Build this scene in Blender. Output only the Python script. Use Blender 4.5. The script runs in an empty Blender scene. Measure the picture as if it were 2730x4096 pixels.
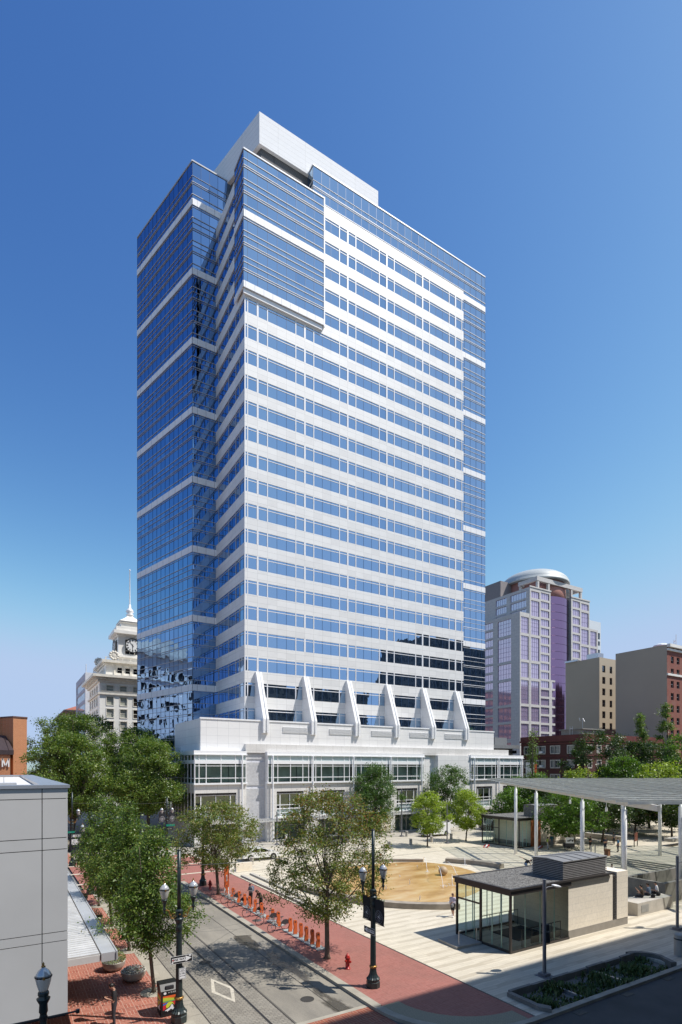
import bpy, math, random, numpy as np
from mathutils import Vector, Matrix
random.seed(7)
SC = bpy.context.scene
COL = SC.collection
PI = math.pi

# ------------------------------------------------------------------ helpers
def hexc(h):
    h = h.lstrip('#'); o = []
    for i in (0, 2, 4):
        v = int(h[i:i+2], 16) / 255
        o.append(v/12.92 if v <= .04045 else ((v+.055)/1.055)**2.4)
    return tuple(o)

class MB:
    """collects boxes, tubes, quads ... and links them as one mesh object"""
    def __init__(s): s.v = []; s.f = []; s.m = []; s.cm = 0; s.sm = []; s.smooth = False
    def add(s, vs, fs):
        b = len(s.v); s.v.extend([tuple(p) for p in vs])
        for f in fs: s.f.append(tuple(b+i for i in f)); s.m.append(s.cm); s.sm.append(s.smooth)
    def quad(s, a, b, c, d): s.add([a, b, c, d], [(0, 1, 2, 3)])
    def box(s, x0, y0, z0, x1, y1, z1):
        s.add([(x0,y0,z0),(x1,y0,z0),(x1,y1,z0),(x0,y1,z0),(x0,y0,z1),(x1,y0,z1),(x1,y1,z1),(x0,y1,z1)],
              [(0,3,2,1),(4,5,6,7),(0,1,5,4),(1,2,6,5),(2,3,7,6),(3,0,4,7)])
    def prism(s, poly, z0, z1):
        n = len(poly); a = sum(poly[i][0]*poly[(i+1)%n][1]-poly[(i+1)%n][0]*poly[i][1] for i in range(n))
        if a < 0: poly = poly[::-1]
        zz0 = z0 if isinstance(z0, (list, tuple)) else [z0]*n
        s.add([(p[0], p[1], z0) for p in poly]+[(p[0], p[1], z1) for p in poly],
              [tuple(range(n-1, -1, -1)), tuple(range(n, 2*n))]+[(i, (i+1) % n, n+(i+1) % n, n+i) for i in range(n)])
    def extr(s, pts, off):
        """planar polygon pts (3D) pushed by vector off"""
        n = len(pts); q = [tuple(Vector(p)+Vector(off)) for p in pts]
        s.add(list(pts)+q, [tuple(range(n-1, -1, -1)), tuple(range(n, 2*n))]+[(i, (i+1) % n, n+(i+1) % n, n+i) for i in range(n)])
    def tube(s, p0, p1, r0, r1=None, n=8, cap=True):
        r1 = r0 if r1 is None else r1; s.path([p0, p1], [r0, r1], n, cap)
    def path(s, pts, rs, n=8, cap=True):
        pts = [Vector(p) for p in pts]
        if not isinstance(rs, (list, tuple)): rs = [rs]*len(pts)
        vs = []; fs = []; ref = None
        for i, p in enumerate(pts):
            t = (pts[min(i+1, len(pts)-1)]-pts[max(i-1, 0)])
            if t.length < 1e-9: t = Vector((0, 0, 1))
            t.normalize()
            if ref is None:
                ref = Vector((1, 0, 0)) if abs(t.x) < .8 else Vector((0, 1, 0))
            a = (ref - t*ref.dot(t)).normalized(); b = t.cross(a); ref = a
            for j in range(n):
                w = 2*PI*j/n; vs.append(p+a*math.cos(w)*rs[i]+b*math.sin(w)*rs[i])
        for i in range(len(pts)-1):
            for j in range(n):
                fs.append((i*n+j, i*n+(j+1) % n, (i+1)*n+(j+1) % n, (i+1)*n+j))
        if cap: fs.append(tuple(range(n-1, -1, -1))); fs.append(tuple((len(pts)-1)*n+j for j in range(n)))
        s.add(vs, fs)
    def lathe(s, prof, c=(0, 0, 0), n=16, flute=0):
        vs = []; fs = []
        for i, (r, z) in enumerate(prof):
            for j in range(n):
                w = 2*PI*j/n; rr = r*(1-flute*(j % 2)); vs.append((c[0]+rr*math.cos(w), c[1]+rr*math.sin(w), c[2]+z))
        for i in range(len(prof)-1):
            for j in range(n): fs.append((i*n+j, i*n+(j+1) % n, (i+1)*n+(j+1) % n, (i+1)*n+j))
        fs.append(tuple(range(n-1, -1, -1))); fs.append(tuple((len(prof)-1)*n+j for j in range(n)))
        s.add(vs, fs)
    def ell(s, c, r, n=12, m=8, R=None):
        vs = []; fs = []
        for i in range(m+1):
            ph = PI*i/m
            for j in range(n):
                w = 2*PI*j/n; q = Vector((r[0]*math.sin(ph)*math.cos(w), r[1]*math.sin(ph)*math.sin(w), -r[2]*math.cos(ph)))
                if R is not None: q = R @ q
                vs.append(Vector(c)+q)
        for i in range(m):
            for j in range(n): fs.append((i*n+j, i*n+(j+1) % n, (i+1)*n+(j+1) % n, (i+1)*n+j))
        s.add(vs, fs)
    def build(s, name, mats, parent=None, world=False, **tags):
        me = bpy.data.meshes.new(name); me.from_pydata(s.v, [], s.f)
        if not isinstance(mats, (list, tuple)): mats = [mats]
        for m in mats: me.materials.append(m)
        if len(s.f):
            me.polygons.foreach_set('material_index', s.m); me.polygons.foreach_set('use_smooth', s.sm)
        me.update(); o = bpy.data.objects.new(name, me); COL.objects.link(o)
        if parent is not None:
            o.parent = parent
            if world: o.location = [-c for c in wloc(parent)]
        for k, v in tags.items(): o[k] = v
        return o

def wloc(o):
    l = Vector(o.location); p = o.parent
    while p is not None: l += Vector(p.location); p = p.parent
    return l

def tag(o, label=None, cat=None, group=None, kind=None):
    if label: o['label'] = label
    if cat: o['category'] = cat
    if group: o['group'] = group
    if kind: o['kind'] = kind
    return o
def thing(name, label, cat, loc=(0, 0, 0), rz=0, group=None):
    o = bpy.data.objects.new(name, None); COL.objects.link(o); o.empty_display_size = .3
    o.location = loc; o.rotation_euler = (0, 0, rz)
    return tag(o, label, cat, group)
def kids(o): return [c for c in bpy.data.objects if c.parent is o]
def dup(root, loc, rz=0, label=None, scale=None):
    def cp(o, par):
        c = o.copy(); COL.objects.link(c); c.parent = par
        for g in KIDS.get(o.name, []): cp(bpy.data.objects[g], c)
        return c
    KIDS = {}
    for o in bpy.data.objects:
        if o.parent: KIDS.setdefault(o.parent.name, []).append(o.name)
    r = cp(root, None); r.location = loc; r.rotation_euler = (0, 0, rz)
    if scale: r.scale = (scale,)*3
    if label: r['label'] = label
    return r
def structure(mb, name, m): return tag(mb.build(name, m), kind='structure')

# ------------------------------------------------------------------ materials
def nt(m): return m.node_tree.nodes, m.node_tree.links
def newmat(name):
    m = bpy.data.materials.new(name); m.use_nodes = True
    N, L = nt(m); b = N['Principled BSDF']; return m, N, L, b
def coords(N, L, wall=False, loc=(0, 0, 0), rot=0):
    """object coordinates; wall=True folds x+y into u and z into v"""
    t = N.new('ShaderNodeTexCoord'); out = t.outputs['Object']
    if wall:
        s = N.new('ShaderNodeSeparateXYZ'); L.new(out, s.inputs[0])
        a = N.new('ShaderNodeMath'); a.operation = 'ADD'; L.new(s.outputs[0], a.inputs[0]); L.new(s.outputs[1], a.inputs[1])
        c = N.new('ShaderNodeCombineXYZ'); L.new(a.outputs[0], c.inputs[0]); L.new(s.outputs[2], c.inputs[1]); out = c.outputs[0]
    if any(loc) or rot:
        mp = N.new('ShaderNodeMapping'); mp.inputs['Location'].default_value = loc; mp.inputs['Rotation'].default_value = (0, 0, rot)
        L.new(out, mp.inputs[0]); out = mp.outputs[0]
    return out
def noise(N, L, vec, sc, det=4, ro=.55):
    n = N.new('ShaderNodeTexNoise'); n.inputs['Scale'].default_value = sc; n.inputs['Detail'].default_value = det
    n.inputs['Roughness'].default_value = ro; L.new(vec, n.inputs['Vector']); return n.outputs['Fac']
def ramp(N, L, fac, stops):
    r = N.new('ShaderNodeValToRGB'); e = r.color_ramp.elements
    while len(e) < len(stops): e.new(.5)
    for i, (p, c) in enumerate(stops): e[i].position = p; e[i].color = (*c, 1)
    L.new(fac, r.inputs[0]); return r.outputs[0]
def mix(N, L, fac, a, b, mode='MIX'):
    m = N.new('ShaderNodeMix'); m.data_type = 'RGBA'; m.blend_type = mode
    for k, v in ((0, fac), (6, a), (7, b)):
        if hasattr(v, 'links'): L.new(v, m.inputs[k])
        elif k == 0: m.inputs[0].default_value = v
        else: m.inputs[k].default_value = (*v, 1)
    return m.outputs[2]
def mathn(N, L, op, a, b=None):
    m = N.new('ShaderNodeMath'); m.operation = op
    for k, v in ((0, a), (1, b)):
        if v is None: continue
        if hasattr(v, 'links'): L.new(v, m.inputs[k])
        else: m.inputs[k].default_value = v
    return m.outputs[0]
def bumpn(N, L, h, st, dist=.02):
    b = N.new('ShaderNodeBump'); b.inputs['Strength'].default_value = st; b.inputs['Distance'].default_value = dist
    L.new(h, b.inputs['Height']); return b.outputs[0]
def shade(c, k): return tuple(min(1, x*k) for x in c)
def M(name, col, rough=.6, metal=0, var=.12, vs=3, bump=0, bs=40, coat=0, spec=.5):
    if isinstance(col, str): col = hexc(col)
    m, N, L, b = newmat(name); v = coords(N, L)
    f = noise(N, L, v, vs, 5)
    L.new(ramp(N, L, f, [(.3, shade(col, 1-var)), (.7, shade(col, 1+var))]), b.inputs['Base Color'])
    b.inputs['Roughness'].default_value = rough; b.inputs['Metallic'].default_value = metal
    b.inputs['Specular IOR Level'].default_value = spec
    if coat: b.inputs['Coat Weight'].default_value = coat; b.inputs['Coat Roughness'].default_value = .05
    if bump: L.new(bumpn(N, L, noise(N, L, v, bs, 3), bump), b.inputs['Normal'])
    return m
def brick(name, c1, c2, mort, w, h, ms, wall=True, loc=(0, 0, 0), rot=0, off=.5, rough=.75, dirt=.15, ds=.6, bump=.3, bias=0, dirtcol=(.3, .27, .24), fine=1):
    fine_ = fine
    c1, c2, mort = [hexc(c) if isinstance(c, str) else c for c in (c1, c2, mort)]
    m, N, L, b = newmat(name); v = coords(N, L, wall, loc, rot)
    t = N.new('ShaderNodeTexBrick'); t.offset = off
    for k, x in (('Scale', 1), ('Mortar Size', ms), ('Mortar Smooth', .1), ('Bias', bias), ('Brick Width', w), ('Row Height', h)): t.inputs[k].default_value = x
    t.inputs['Color1'].default_value = (*c1, 1); t.inputs['Color2'].default_value = (*c2, 1); t.inputs['Mortar'].default_value = (*mort, 1)
    L.new(v, t.inputs['Vector'])
    vv = coords(N, L); f = noise(N, L, vv, ds, 6, .6)
    fr = ramp(N, L, f, [(.35, (0, 0, 0)), (.75, (1, 1, 1))])
    c = mix(N, L, mathn(N, L, 'MULTIPLY', fr, dirt), t.outputs['Color'], dirtcol)
    fine = ramp(N, L, noise(N, L, vv, ds*14, 4), [(.3, (1-.08*fine_,)*3), (.7, (1+.06*fine_,)*3)])
    c = mix(N, L, 1, c, fine, 'MULTIPLY')
    L.new(c, b.inputs['Base Color']); b.inputs['Roughness'].default_value = rough
    if bump:
        iv = mathn(N, L, 'SUBTRACT', 1, t.outputs['Fac']); L.new(bumpn(N, L, iv, bump, .01), b.inputs['Normal'])
    return m
def mirror(name, col, rough=.015, wav=.03, ws=.35, mixd=0, dcol=(.02, .03, .05)):
    """coated reflective glass with a slight pane wobble"""
    if isinstance(col, str): col = hexc(col)
    m, N, L, b = newmat(name)
    b.inputs['Base Color'].default_value = (*col, 1); b.inputs['Metallic'].default_value = 1; b.inputs['Roughness'].default_value = rough
    gi = N.new('ShaderNodeNewGeometry'); L.new(mix(N, L, 1, col, ramp(N, L, gi.outputs['Random Per Island'], [(0, (.78,.82,.86)), (.12, (.95,.95,.95)), (.85, (1.02,1.02,1.02)), (.93, (1.14,1.10,1.06)), (1, (1.2,1.15,1.1))]), 'MULTIPLY'), b.inputs['Base Color'])
    v = coords(N, L); L.new(bumpn(N, L, noise(N, L, v, ws, 2), wav, 1), b.inputs['Normal'])
    if mixd:
        d = N.new('ShaderNodeBsdfPrincipled'); d.inputs['Base Color'].default_value = (*dcol, 1); d.inputs['Roughness'].default_value = .05
        g = N.new('ShaderNodeNewGeometry'); rr = ramp(N, L, g.outputs['Random Per Island'], [(.0, (.2,)*3), (.5, (.6,)*3), (1, (1,)*3)])
        ms = N.new('ShaderNodeMixShader'); L.new(mathn(N, L, 'MULTIPLY', rr, mixd), ms.inputs[0]); L.new(b.outputs[0], ms.inputs[1]); L.new(d.outputs[0], ms.inputs[2])
        L.new(ms.outputs[0], N['Material Output'].inputs[0])
    return m
def clearglass(name, tint=(.75, .88, .85), alpha=.25):
    """thin architectural glass: mostly see-through, fresnel reflection"""
    m, N, L, b = newmat(name); N.remove(b)
    tr = N.new('ShaderNodeBsdfTransparent'); tr.inputs[0].default_value = (*tint, 1)
    gl = N.new('ShaderNodeBsdfGlossy'); gl.inputs[0].default_value = (.9, .95, 1, 1); gl.inputs[1].default_value = .01
    lw = N.new('ShaderNodeLayerWeight'); lw.inputs[0].default_value = alpha
    ms = N.new('ShaderNodeMixShader'); L.new(lw.outputs['Fresnel'], ms.inputs[0]); L.new(tr.outputs[0], ms.inputs[1]); L.new(gl.outputs[0], ms.inputs[2])
    L.new(ms.outputs[0], N['Material Output'].inputs[0]); return m

# ------------------------------------------------------------------ wall frames
class Fr:
    """vertical plane: u runs left to right seen from outside, n points outwards"""
    def __init__(s, ox, oy, ux, uy):
        l = math.hypot(ux, uy); s.o = Vector((ox, oy, 0)); s.u = Vector((ux/l, uy/l, 0)); s.n = Vector((s.u.y, -s.u.x, 0))
    def P(s, u, z, d=0): q = s.o+s.u*u+s.n*d; return (q.x, q.y, z)
    def box(s, mb, u0, u1, z0, z1, d0, d1):
        P = s.P
        mb.add([P(u0,z0,d1),P(u1,z0,d1),P(u1,z0,d0),P(u0,z0,d0),P(u0,z1,d1),P(u1,z1,d1),P(u1,z1,d0),P(u0,z1,d0)],
               [(0,3,2,1),(4,5,6,7),(0,1,5,4),(1,2,6,5),(2,3,7,6),(3,0,4,7)])
    def rect(s, mb, u0, u1, z0, z1, d=0, tilt=0):
        a, b = random.uniform(-tilt, tilt), random.uniform(-tilt, tilt)
        mb.quad(s.P(u0, z0, d+a+b), s.P(u1, z0, d-a+b), s.P(u1, z1, d-a-b), s.P(u0, z1, d+a-b))
    def holed(s, mb, u0, u1, z0, z1, holes, depth=.2, d=0):
        """wall face with recessed rectangular openings (reveals included)"""
        us = sorted({u0, u1}|{h[0] for h in holes}|{h[1] for h in holes}); zs = sorted({z0, z1}|{h[2] for h in holes}|{h[3] for h in holes})
        us = [x for x in us if u0 <= x <= u1]; zs = [x for x in zs if z0 <= x <= z1]
        for j in range(len(zs)-1):
            run = None
            for i in range(len(us)-1):
                cu, cz = (us[i]+us[i+1])/2, (zs[j]+zs[j+1])/2
                hole = any(h[0] < cu < h[1] and h[2] < cz < h[3] for h in holes)
                if not hole and run is None: run = us[i]
                if hole and run is not None: s.rect(mb, run, us[i], zs[j], zs[j+1], d); run = None
            if run is not None: s.rect(mb, run, us[-1], zs[j], zs[j+1], d)
        for a, b, c, e in holes:
            P = s.P; q = d-depth
            mb.quad(P(a,c,d), P(b,c,d), P(b,c,q), P(a,c,q)); mb.quad(P(a,e,q), P(b,e,q), P(b,e,d), P(a,e,d))
            mb.quad(P(a,c,d), P(a,c,q), P(a,e,q), P(a,e,d)); mb.quad(P(b,c,q), P(b,c,d), P(b,e,d), P(b,e,q))
# ------------------------------------------------------------------ camera, world, sun
CAMZ = 10.8; YAW = math.atan(1350/2198)
cam = bpy.data.cameras.new('camera'); camo = bpy.data.objects.new('camera', cam); COL.objects.link(camo)
cam.sensor_fit = 'HORIZONTAL'; cam.sensor_width = 36; cam.lens = 36*2198/2730; cam.shift_y = (3070-2048)/2730; cam.clip_end = 4000; cam.clip_start = .2
camo.location = (0, 0, CAMZ); camo.rotation_euler = (PI/2, 0, -YAW); SC.camera = camo
EL = math.radians(56); AZ = math.atan2(.78, -.62)
sd = Vector((math.cos(EL)*math.sin(AZ), math.cos(EL)*math.cos(AZ), math.sin(EL)))
sun = bpy.data.lights.new('sun', 'SUN'); suno = bpy.data.objects.new('sun', sun); COL.objects.link(suno)
sun.energy = 4.6; sun.angle = math.radians(.5); sun.color = (1, .955, .89)
suno.rotation_euler = sd.to_track_quat('Z', 'Y').to_euler(); suno.location = (60, -60, 150)
w = bpy.data.worlds.new('World'); SC.world = w; w.use_nodes = True
wn, wl = w.node_tree.nodes, w.node_tree.links
sky = wn.new('ShaderNodeTexSky'); sky.sky_type = 'NISHITA'; sky.sun_disc = False; sky.sun_elevation = EL; sky.sun_rotation = AZ
sky.altitude = 50; sky.air_density = 1.0; sky.dust_density = .6; sky.ozone_density = 1.3
STR_ = .115; EXPO = .30
sep = wn.new('ShaderNodeSeparateColor'); cmb = wn.new('ShaderNodeCombineColor'); wl.new(sky.outputs[0], sep.inputs[0])
for i_, (g_, k_) in enumerate(((2.05, 6.1), (1.7, 3.45), (1.05, 1.62))):       # clear, polarised-looking blue
    a_ = wn.new('ShaderNodeMath'); a_.operation = 'MULTIPLY'; a_.inputs[1].default_value = STR_; wl.new(sep.outputs[i_], a_.inputs[0])
    p_ = wn.new('ShaderNodeMath'); p_.operation = 'POWER'; p_.inputs[1].default_value = g_; wl.new(a_.outputs[0], p_.inputs[0])
    q_ = wn.new('ShaderNodeMath'); q_.operation = 'MULTIPLY'; q_.inputs[1].default_value = k_/STR_/2**EXPO; wl.new(p_.outputs[0], q_.inputs[0]); s_ = wn.new('ShaderNodeMath'); s_.operation = 'SMOOTH_MIN'; s_.inputs[1].default_value = (.46, .60, .85)[i_]/STR_/2**EXPO; s_.inputs[2].default_value = .25/STR_; wl.new(q_.outputs[0], s_.inputs[0])
    wl.new(s_.outputs[0], cmb.inputs[i_])
wl.new(cmb.outputs[0], wn['Background'].inputs[0]); wn['Background'].inputs[1].default_value = STR_
SC.view_settings.view_transform = 'Standard'; SC.view_settings.look = 'None'; SC.view_settings.exposure = EXPO; SC.view_settings.gamma = 1
SC.render.engine = 'CYCLES'; SC.cycles.max_bounces = 7; SC.cycles.transparent_max_bounces = 12; SC.cycles.caustics_reflective = False; SC.cycles.caustics_refractive = False

# ------------------------------------------------------------------ shared materials
W_PANEL = brick('white_cladding', (.77,.76,.74), (.67,.66,.645), (.48,.48,.47), 1.61, .89, .016, bias=-.35, loc=(-32.7+.0, -.06, 0), off=0, rough=.5, dirt=.06, ds=.09, bump=.1, fine=.25)
W_POD = brick('white_podium_cladding', (.80,.79,.77), (.76,.75,.735), (.52,.52,.52), 1.61, 1.08, .016, loc=(-.3, -.14, 0), off=0, rough=.42, dirt=.04, ds=.2, bump=.1, fine=.2)
STONE_POD = brick('grey_podium_stone', (.72,.70,.67), (.66,.64,.61), (.44,.42,.39), 1.61, 1.1, .016, loc=(-.3, 0, 0), off=0, rough=.6, dirt=.15, ds=.4, bump=.1)
W_METAL = M('white_painted_metal', (.82,.82,.82), .35, 0, .03)
VMUL = M('slate_mullion', (.035,.075,.16), .35, .3, .03)
WMULL = M('shaded_transom_metal', (.42,.43,.46), .4, .1, .03)  # darker copy of the pale mullion, left-face shade put into its colour
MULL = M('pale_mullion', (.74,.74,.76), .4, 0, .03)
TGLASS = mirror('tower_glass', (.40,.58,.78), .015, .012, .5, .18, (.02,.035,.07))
WGLASS = mirror('shade_side_glass', (.19,.33,.56), .012, .012, .45, 0, (.01,.02,.06))  # tower glass tinted darker; the deep sky's reflection is put into the colour
DARKIN = M('dark_interior', (.02,.022,.026), .9)
DGREEN = M('dark_green_painted_iron', (.022,.034,.034), .38, .2, .15, 6, spec=.6)
BLACK = M('black_paint', (.015,.015,.016), .4)
CHAR = M('charcoal_metal', (.055,.055,.06), .42, .4, .08)
GREYMET = M('grey_metal_panel', (.50,.485,.465), .45, .0, .05, .35)
BRASS = M('aged_brass', (.36,.20,.06), .4, .8, .15)
CONC = M('pale_concrete', (.44,.41,.36), .85, 0, .14, 1.5, .25, 30)
BEIGE = brick('beige_stone_wall', (.83,.75,.62), (.80,.72,.59), (.66,.60,.50), 1.3, .42, .010, rough=.75, dirt=.05, bump=.1)
RED = M('red_enamel', (.36,.018,.012), .35, 0, .15)
ORANGE = M('orange_enamel', (.62,.13,.035), .4, 0, .08)
RUBBER = M('black_rubber', (.012,.012,.012), .8)
SILVER = M('silver_metal', (.55,.56,.58), .3, .85, .05)
CLEAR = clearglass('clear_pavilion_glass', (.90,.97,.94), .16)
SIGNW = M('sign_white', (.78,.78,.76), .5, 0, .03)
SIGNB = M('sign_black', (.012,.012,.013), .5, 0, .03)
SIGNG = M('sign_green', (.0,.20,.13), .5, 0, .03)
# ================================================================== OFFICE TOWER
def zh(k): return 31.17+3.83*k
WH = 2.05                       # window height
T = thing('office_tower', 'tall white and blue glass office tower rising over the plaza, the tallest building', 'office tower', (50, 85, 0))
BELT = brick('belt_panel', (.80,.80,.81), (.78,.78,.79), (.35,.35,.36), 1.47, 40, .03, off=0, rough=.5, dirt=.05, bump=0)
def curtain(fr, L, z0, z1, npan, belts, name='curtain_wall', glass=None, heads=range(-5, 21), beltbelow=None, pw=None, jit=.004):
    bel = []; g = MB(); mu = MB(); vm = MB(); pw = pw or L/npan
    edges = sorted({0, L}|{round(i*pw, 3) for i in range(1, int(L/pw)+1) if L-i*pw > .25})
    lines = []
    for k in heads:
        h = zh(k); lines += [(h, .085), (h-.33, .04), (h-WH, .085)]
        if k-1 in belts: pass
        lines.append((h+.95, .04) if k not in belts else None)
    lines = [l for l in lines if l and z0+.1 < l[0] < z1-.1]
    zs = sorted({z0, z1}|{l[0] for l in lines})
    for i in range(len(edges)-1):
        for j in range(len(zs)-1): fr.rect(g, edges[i], edges[i+1], zs[j], zs[j+1], 0, jit)
    for z, t in lines: fr.box(mu, 0, L, z-t/2, z+t/2, .0, .075)
    for e in edges: fr.box(vm, max(0, e-.022), min(L, e+.022), z0, z1, -.02, .03)
    fr.box(mu, 0, L, z1-.12, z1+.1, -.3, .1)
    for k in belts:
        h = zh(k)
        if z0 < h < z1:
            be = MB(); fr.box(be, .012, L-.012, h+.0, h+1.05, 0, .10); bel.append(be)
    G = g.build(name, glass or TGLASS, T, True)
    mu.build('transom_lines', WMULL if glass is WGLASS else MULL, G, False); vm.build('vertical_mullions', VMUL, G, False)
    for be in bel: be.build('belt_course', BELT, G, False)
    return G
# main banded block: front (Y 77.3) and return (X 30.6)
X0, X1, YF, YR, YG = 30.6, 75.0, 77.3, 90.3, 80.4
ff = Fr(X0, YF, 1, 0); fl = Fr(X0, YR, 0, -1)
clad = MB()
for k in range(-4, 19):
    zt = zh(k+1)-WH if k < 18 else 101.95
    for fr, L in ((ff, X1-X0), (fl, YR-YF)):
        fr.box(clad, 0, L if fr is ff else L-.45, zh(k), zt, -.45, 0)
clad.box(X1-.44, YF+.452, 15, X1-.001, YG, 101.9)
clad.prism([(X0+.3, YF+.3), (X1-.3, YF+.3), (X1-.3, 112), (X0+.3, 112)], 101.5, 101.7)
clad.build('facade_cladding', W_PANEL, T, True)
core = MB(); core.prism([(X0+.9, YF+.9), (X1-.6, YF+.9), (X1-.6, YG+.4), (83.4, YG+.6), (83.4, 112), (X0+.9, 112)], 10, 101.4)
core.prism([(44.4, YG+.6), (83.4, YG+.6), (83.4, 112), (44.4, 112)], 101.4, 110.8)
core.prism([(27.3, 90.9), (40, 90.9), (40, 112), (22.6, 108.2)], 10, 110.8)
core.build('inner_core', DARKIN, T, True)
def fmull():                                   # mullion u, width for the front
    out = []; k = -1
    while True:
        x = 32.7+1.61*k
        if x > X1-.1: break
        ph = k % 5
        out.append((x-X0, {0: .30, 1: .16, 4: .16}.get(ph, .05))); k += 1
    return out
FM = fmull()
LM = [(u, .05) for u in [i*1.61 for i in range(1, 9)]]; LM[-1] = (LM[-1][0], .12)
LM = [(1.3, .14), (2.9, .05), (4.5, .05), (6.1, .14), (7.7, .05), (9.3, .14), (10.9, .14), (12.4, .05)]
for k in range(-4, 19):
    h = zh(k)
    for fr, L, ml in ((ff, X1-X0, FM), (fl, YR-YF, LM)):
        g = MB(); m = MB(); vm2 = MB(); e = [0]+[u for u, _ in ml]+[L]
        e[0 if fr is ff else -1] += .16 if fr is ff else -.16
        for i in range(len(e)-1):
            fr.rect(g, e[i], e[i+1], h-WH, h-.33, -.07, .003); fr.rect(g, e[i], e[i+1], h-.33, h, -.07, .003)
        for u, wd in ml: fr.box(m if wd > .1 else vm2, u-wd/2, u+wd/2, h-WH, h, -.07, .005 if wd > .1 else -.05)
        fr.box(m, .17 if fr is ff else 0, L if fr is ff else L-.17, h-.40, h-.29, -.07, -.02); (fr.box(m, 0, .17, h-WH, h, -.16, -.004) if fr is ff else None)
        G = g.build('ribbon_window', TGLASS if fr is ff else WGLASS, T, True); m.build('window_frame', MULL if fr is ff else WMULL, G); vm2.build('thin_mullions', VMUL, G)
# corner bay (proud box of glass, top left)
fb = Fr(30.25, 76.85, 1, 0); fbl = Fr(30.25, 80.5, 0, -1)
BT, BB = 102.5, 82.0
def bay(fr, L, off, glass):
    g = MB(); mu = MB(); be = MB(); vm = MB()
    edges = [0]+[round(off+1.61*i, 3) for i in range(20) if off+1.61*i < L-.2]+[L]
    zs = sorted({BB+.95, BT}|{z for k in range(13, 19) for z in (zh(k), zh(k)-.33, zh(k)-WH, zh(k)+.95) if BB+1.1 < z < BT-.1})
    for i in range(len(edges)-1):
        for j in range(len(zs)-1): fr.rect(g, edges[i], edges[i+1], zs[j], zs[j+1], 0, .003)
    for z in zs[1:-1]: fr.box(mu, 0, L, z-.036, z+.036, 0, .08)
    fr.box(mu, 0, L, BT-.1, BT+.12, -.3, .1)
    for e in edges: fr.box(vm, max(0, e-.022), min(L, e+.022), BB+.9, BT, -.02, .03)
    b2_ = MB(); fr.box(be, .01, L-.01, BB, BB+.95, -.1, .09); fr.box(b2_, .01, L-.01, zh(16), zh(16)+1.05, 0, .10)
    G = g.build('corner_bay', glass, T, True); mu.build('transom_lines', WMULL if glass is WGLASS else MULL, G); vm.build('vertical_mullions', VMUL, G); be.build('belt_course', BELT, G); b2_.build('belt_course', BELT, G)
bay(fb, 13.75, .65, TGLASS); bay(fbl, 3.65, 1.2, WGLASS)
m = MB(); m.box(43.95, 76.78, BB-.2, 44.15, 77.29, BT+.2); m.box(30.35, 77.0, BB-.7, 43.8, 77.29, BB); m.box(30.4, 77.31, BT-.9, 43.9, 80.5, BT-.7)
m.build('bay_trim', W_METAL, T, True)
# stepped glass plane to the right and parapet glass
fg = Fr(X1, YG, 1, 0); curtain(fg, 9.0, 15, 111.2, 6, {19, 16, 13, 10, 7, 4, 1, -2}, pw=1.61)
fp = Fr(43.9, YG, 1, 0); curtain(fp, X1-43.9, 101.7, 111.2, 19, {19}, 'parapet_glass', TGLASS, pw=1.61)
fs = Fr(43.9, 90, 0, -1); curtain(fs, 90-YG, 101.7, 111.2, 6, {19}, 'parapet_return', TGLASS, pw=1.61)
fr_ = Fr(84.0, YG, 0, 1); curtain(fr_, 30, 15, 111.2, 19, {19, 16, 13, 10, 7, 4, 1, -2}, 'east_curtain_wall', TGLASS, pw=1.61)
# left wing with the angled glass wall
DL = (-.2598, .9657); A_ = (26.6, 90.3); Bp = (A_[0]+DL[0]*19.3, A_[1]+DL[1]*19.3)
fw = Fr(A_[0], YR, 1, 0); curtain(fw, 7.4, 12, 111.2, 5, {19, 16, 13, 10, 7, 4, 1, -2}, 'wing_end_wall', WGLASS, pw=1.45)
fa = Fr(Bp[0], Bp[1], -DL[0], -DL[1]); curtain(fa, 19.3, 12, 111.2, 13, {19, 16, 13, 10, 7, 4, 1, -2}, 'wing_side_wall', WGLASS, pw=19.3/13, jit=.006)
# penthouse
Pc = (34.9, 81.8)
q = [Pc, (58.2, 81.8), (58.2, 104), (Pc[0]+DL[0]*24, Pc[1]+DL[1]*24)]
pm = MB(); pm.prism(q, 110.8, 115.9); pm.build('penthouse', brick('penthouse_cladding', (.80,.80,.80), (.78,.78,.785), (.56,.56,.56), 5, .8, .02, off=0, dirt=.04, bump=.1), T, True)
lm = MB(); q2 = [(Pc[0]+.5, Pc[1]+.5), (57.7, 82.3), (57.7, 103.5), (Pc[0]+DL[0]*23+.6, Pc[1]+DL[1]*23)]
lm.prism(q2, 101.5, 110.8)
LOUV = brick('penthouse_louver', (.30,.29,.28), (.26,.25,.25), (.05,.05,.05), 40, .22, .08, off=0, dirt=0, bump=.5)
lo = lm.build('louver_screen', LOUV, T, True)
wm = MB(); Fr(Pc[0]+.5, Pc[1]+.5, 1, 0).box(wm, 0, 22.8, 106.2, 106.5, 0, .12); Fr(Pc[0]+.5+DL[0]*22, Pc[1]+.5+DL[1]*22, -DL[0], -DL[1]).box(wm, 0, 22, 106.2, 106.5, 0, .12)
wm.build('rail_strip', W_METAL, lo)
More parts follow.
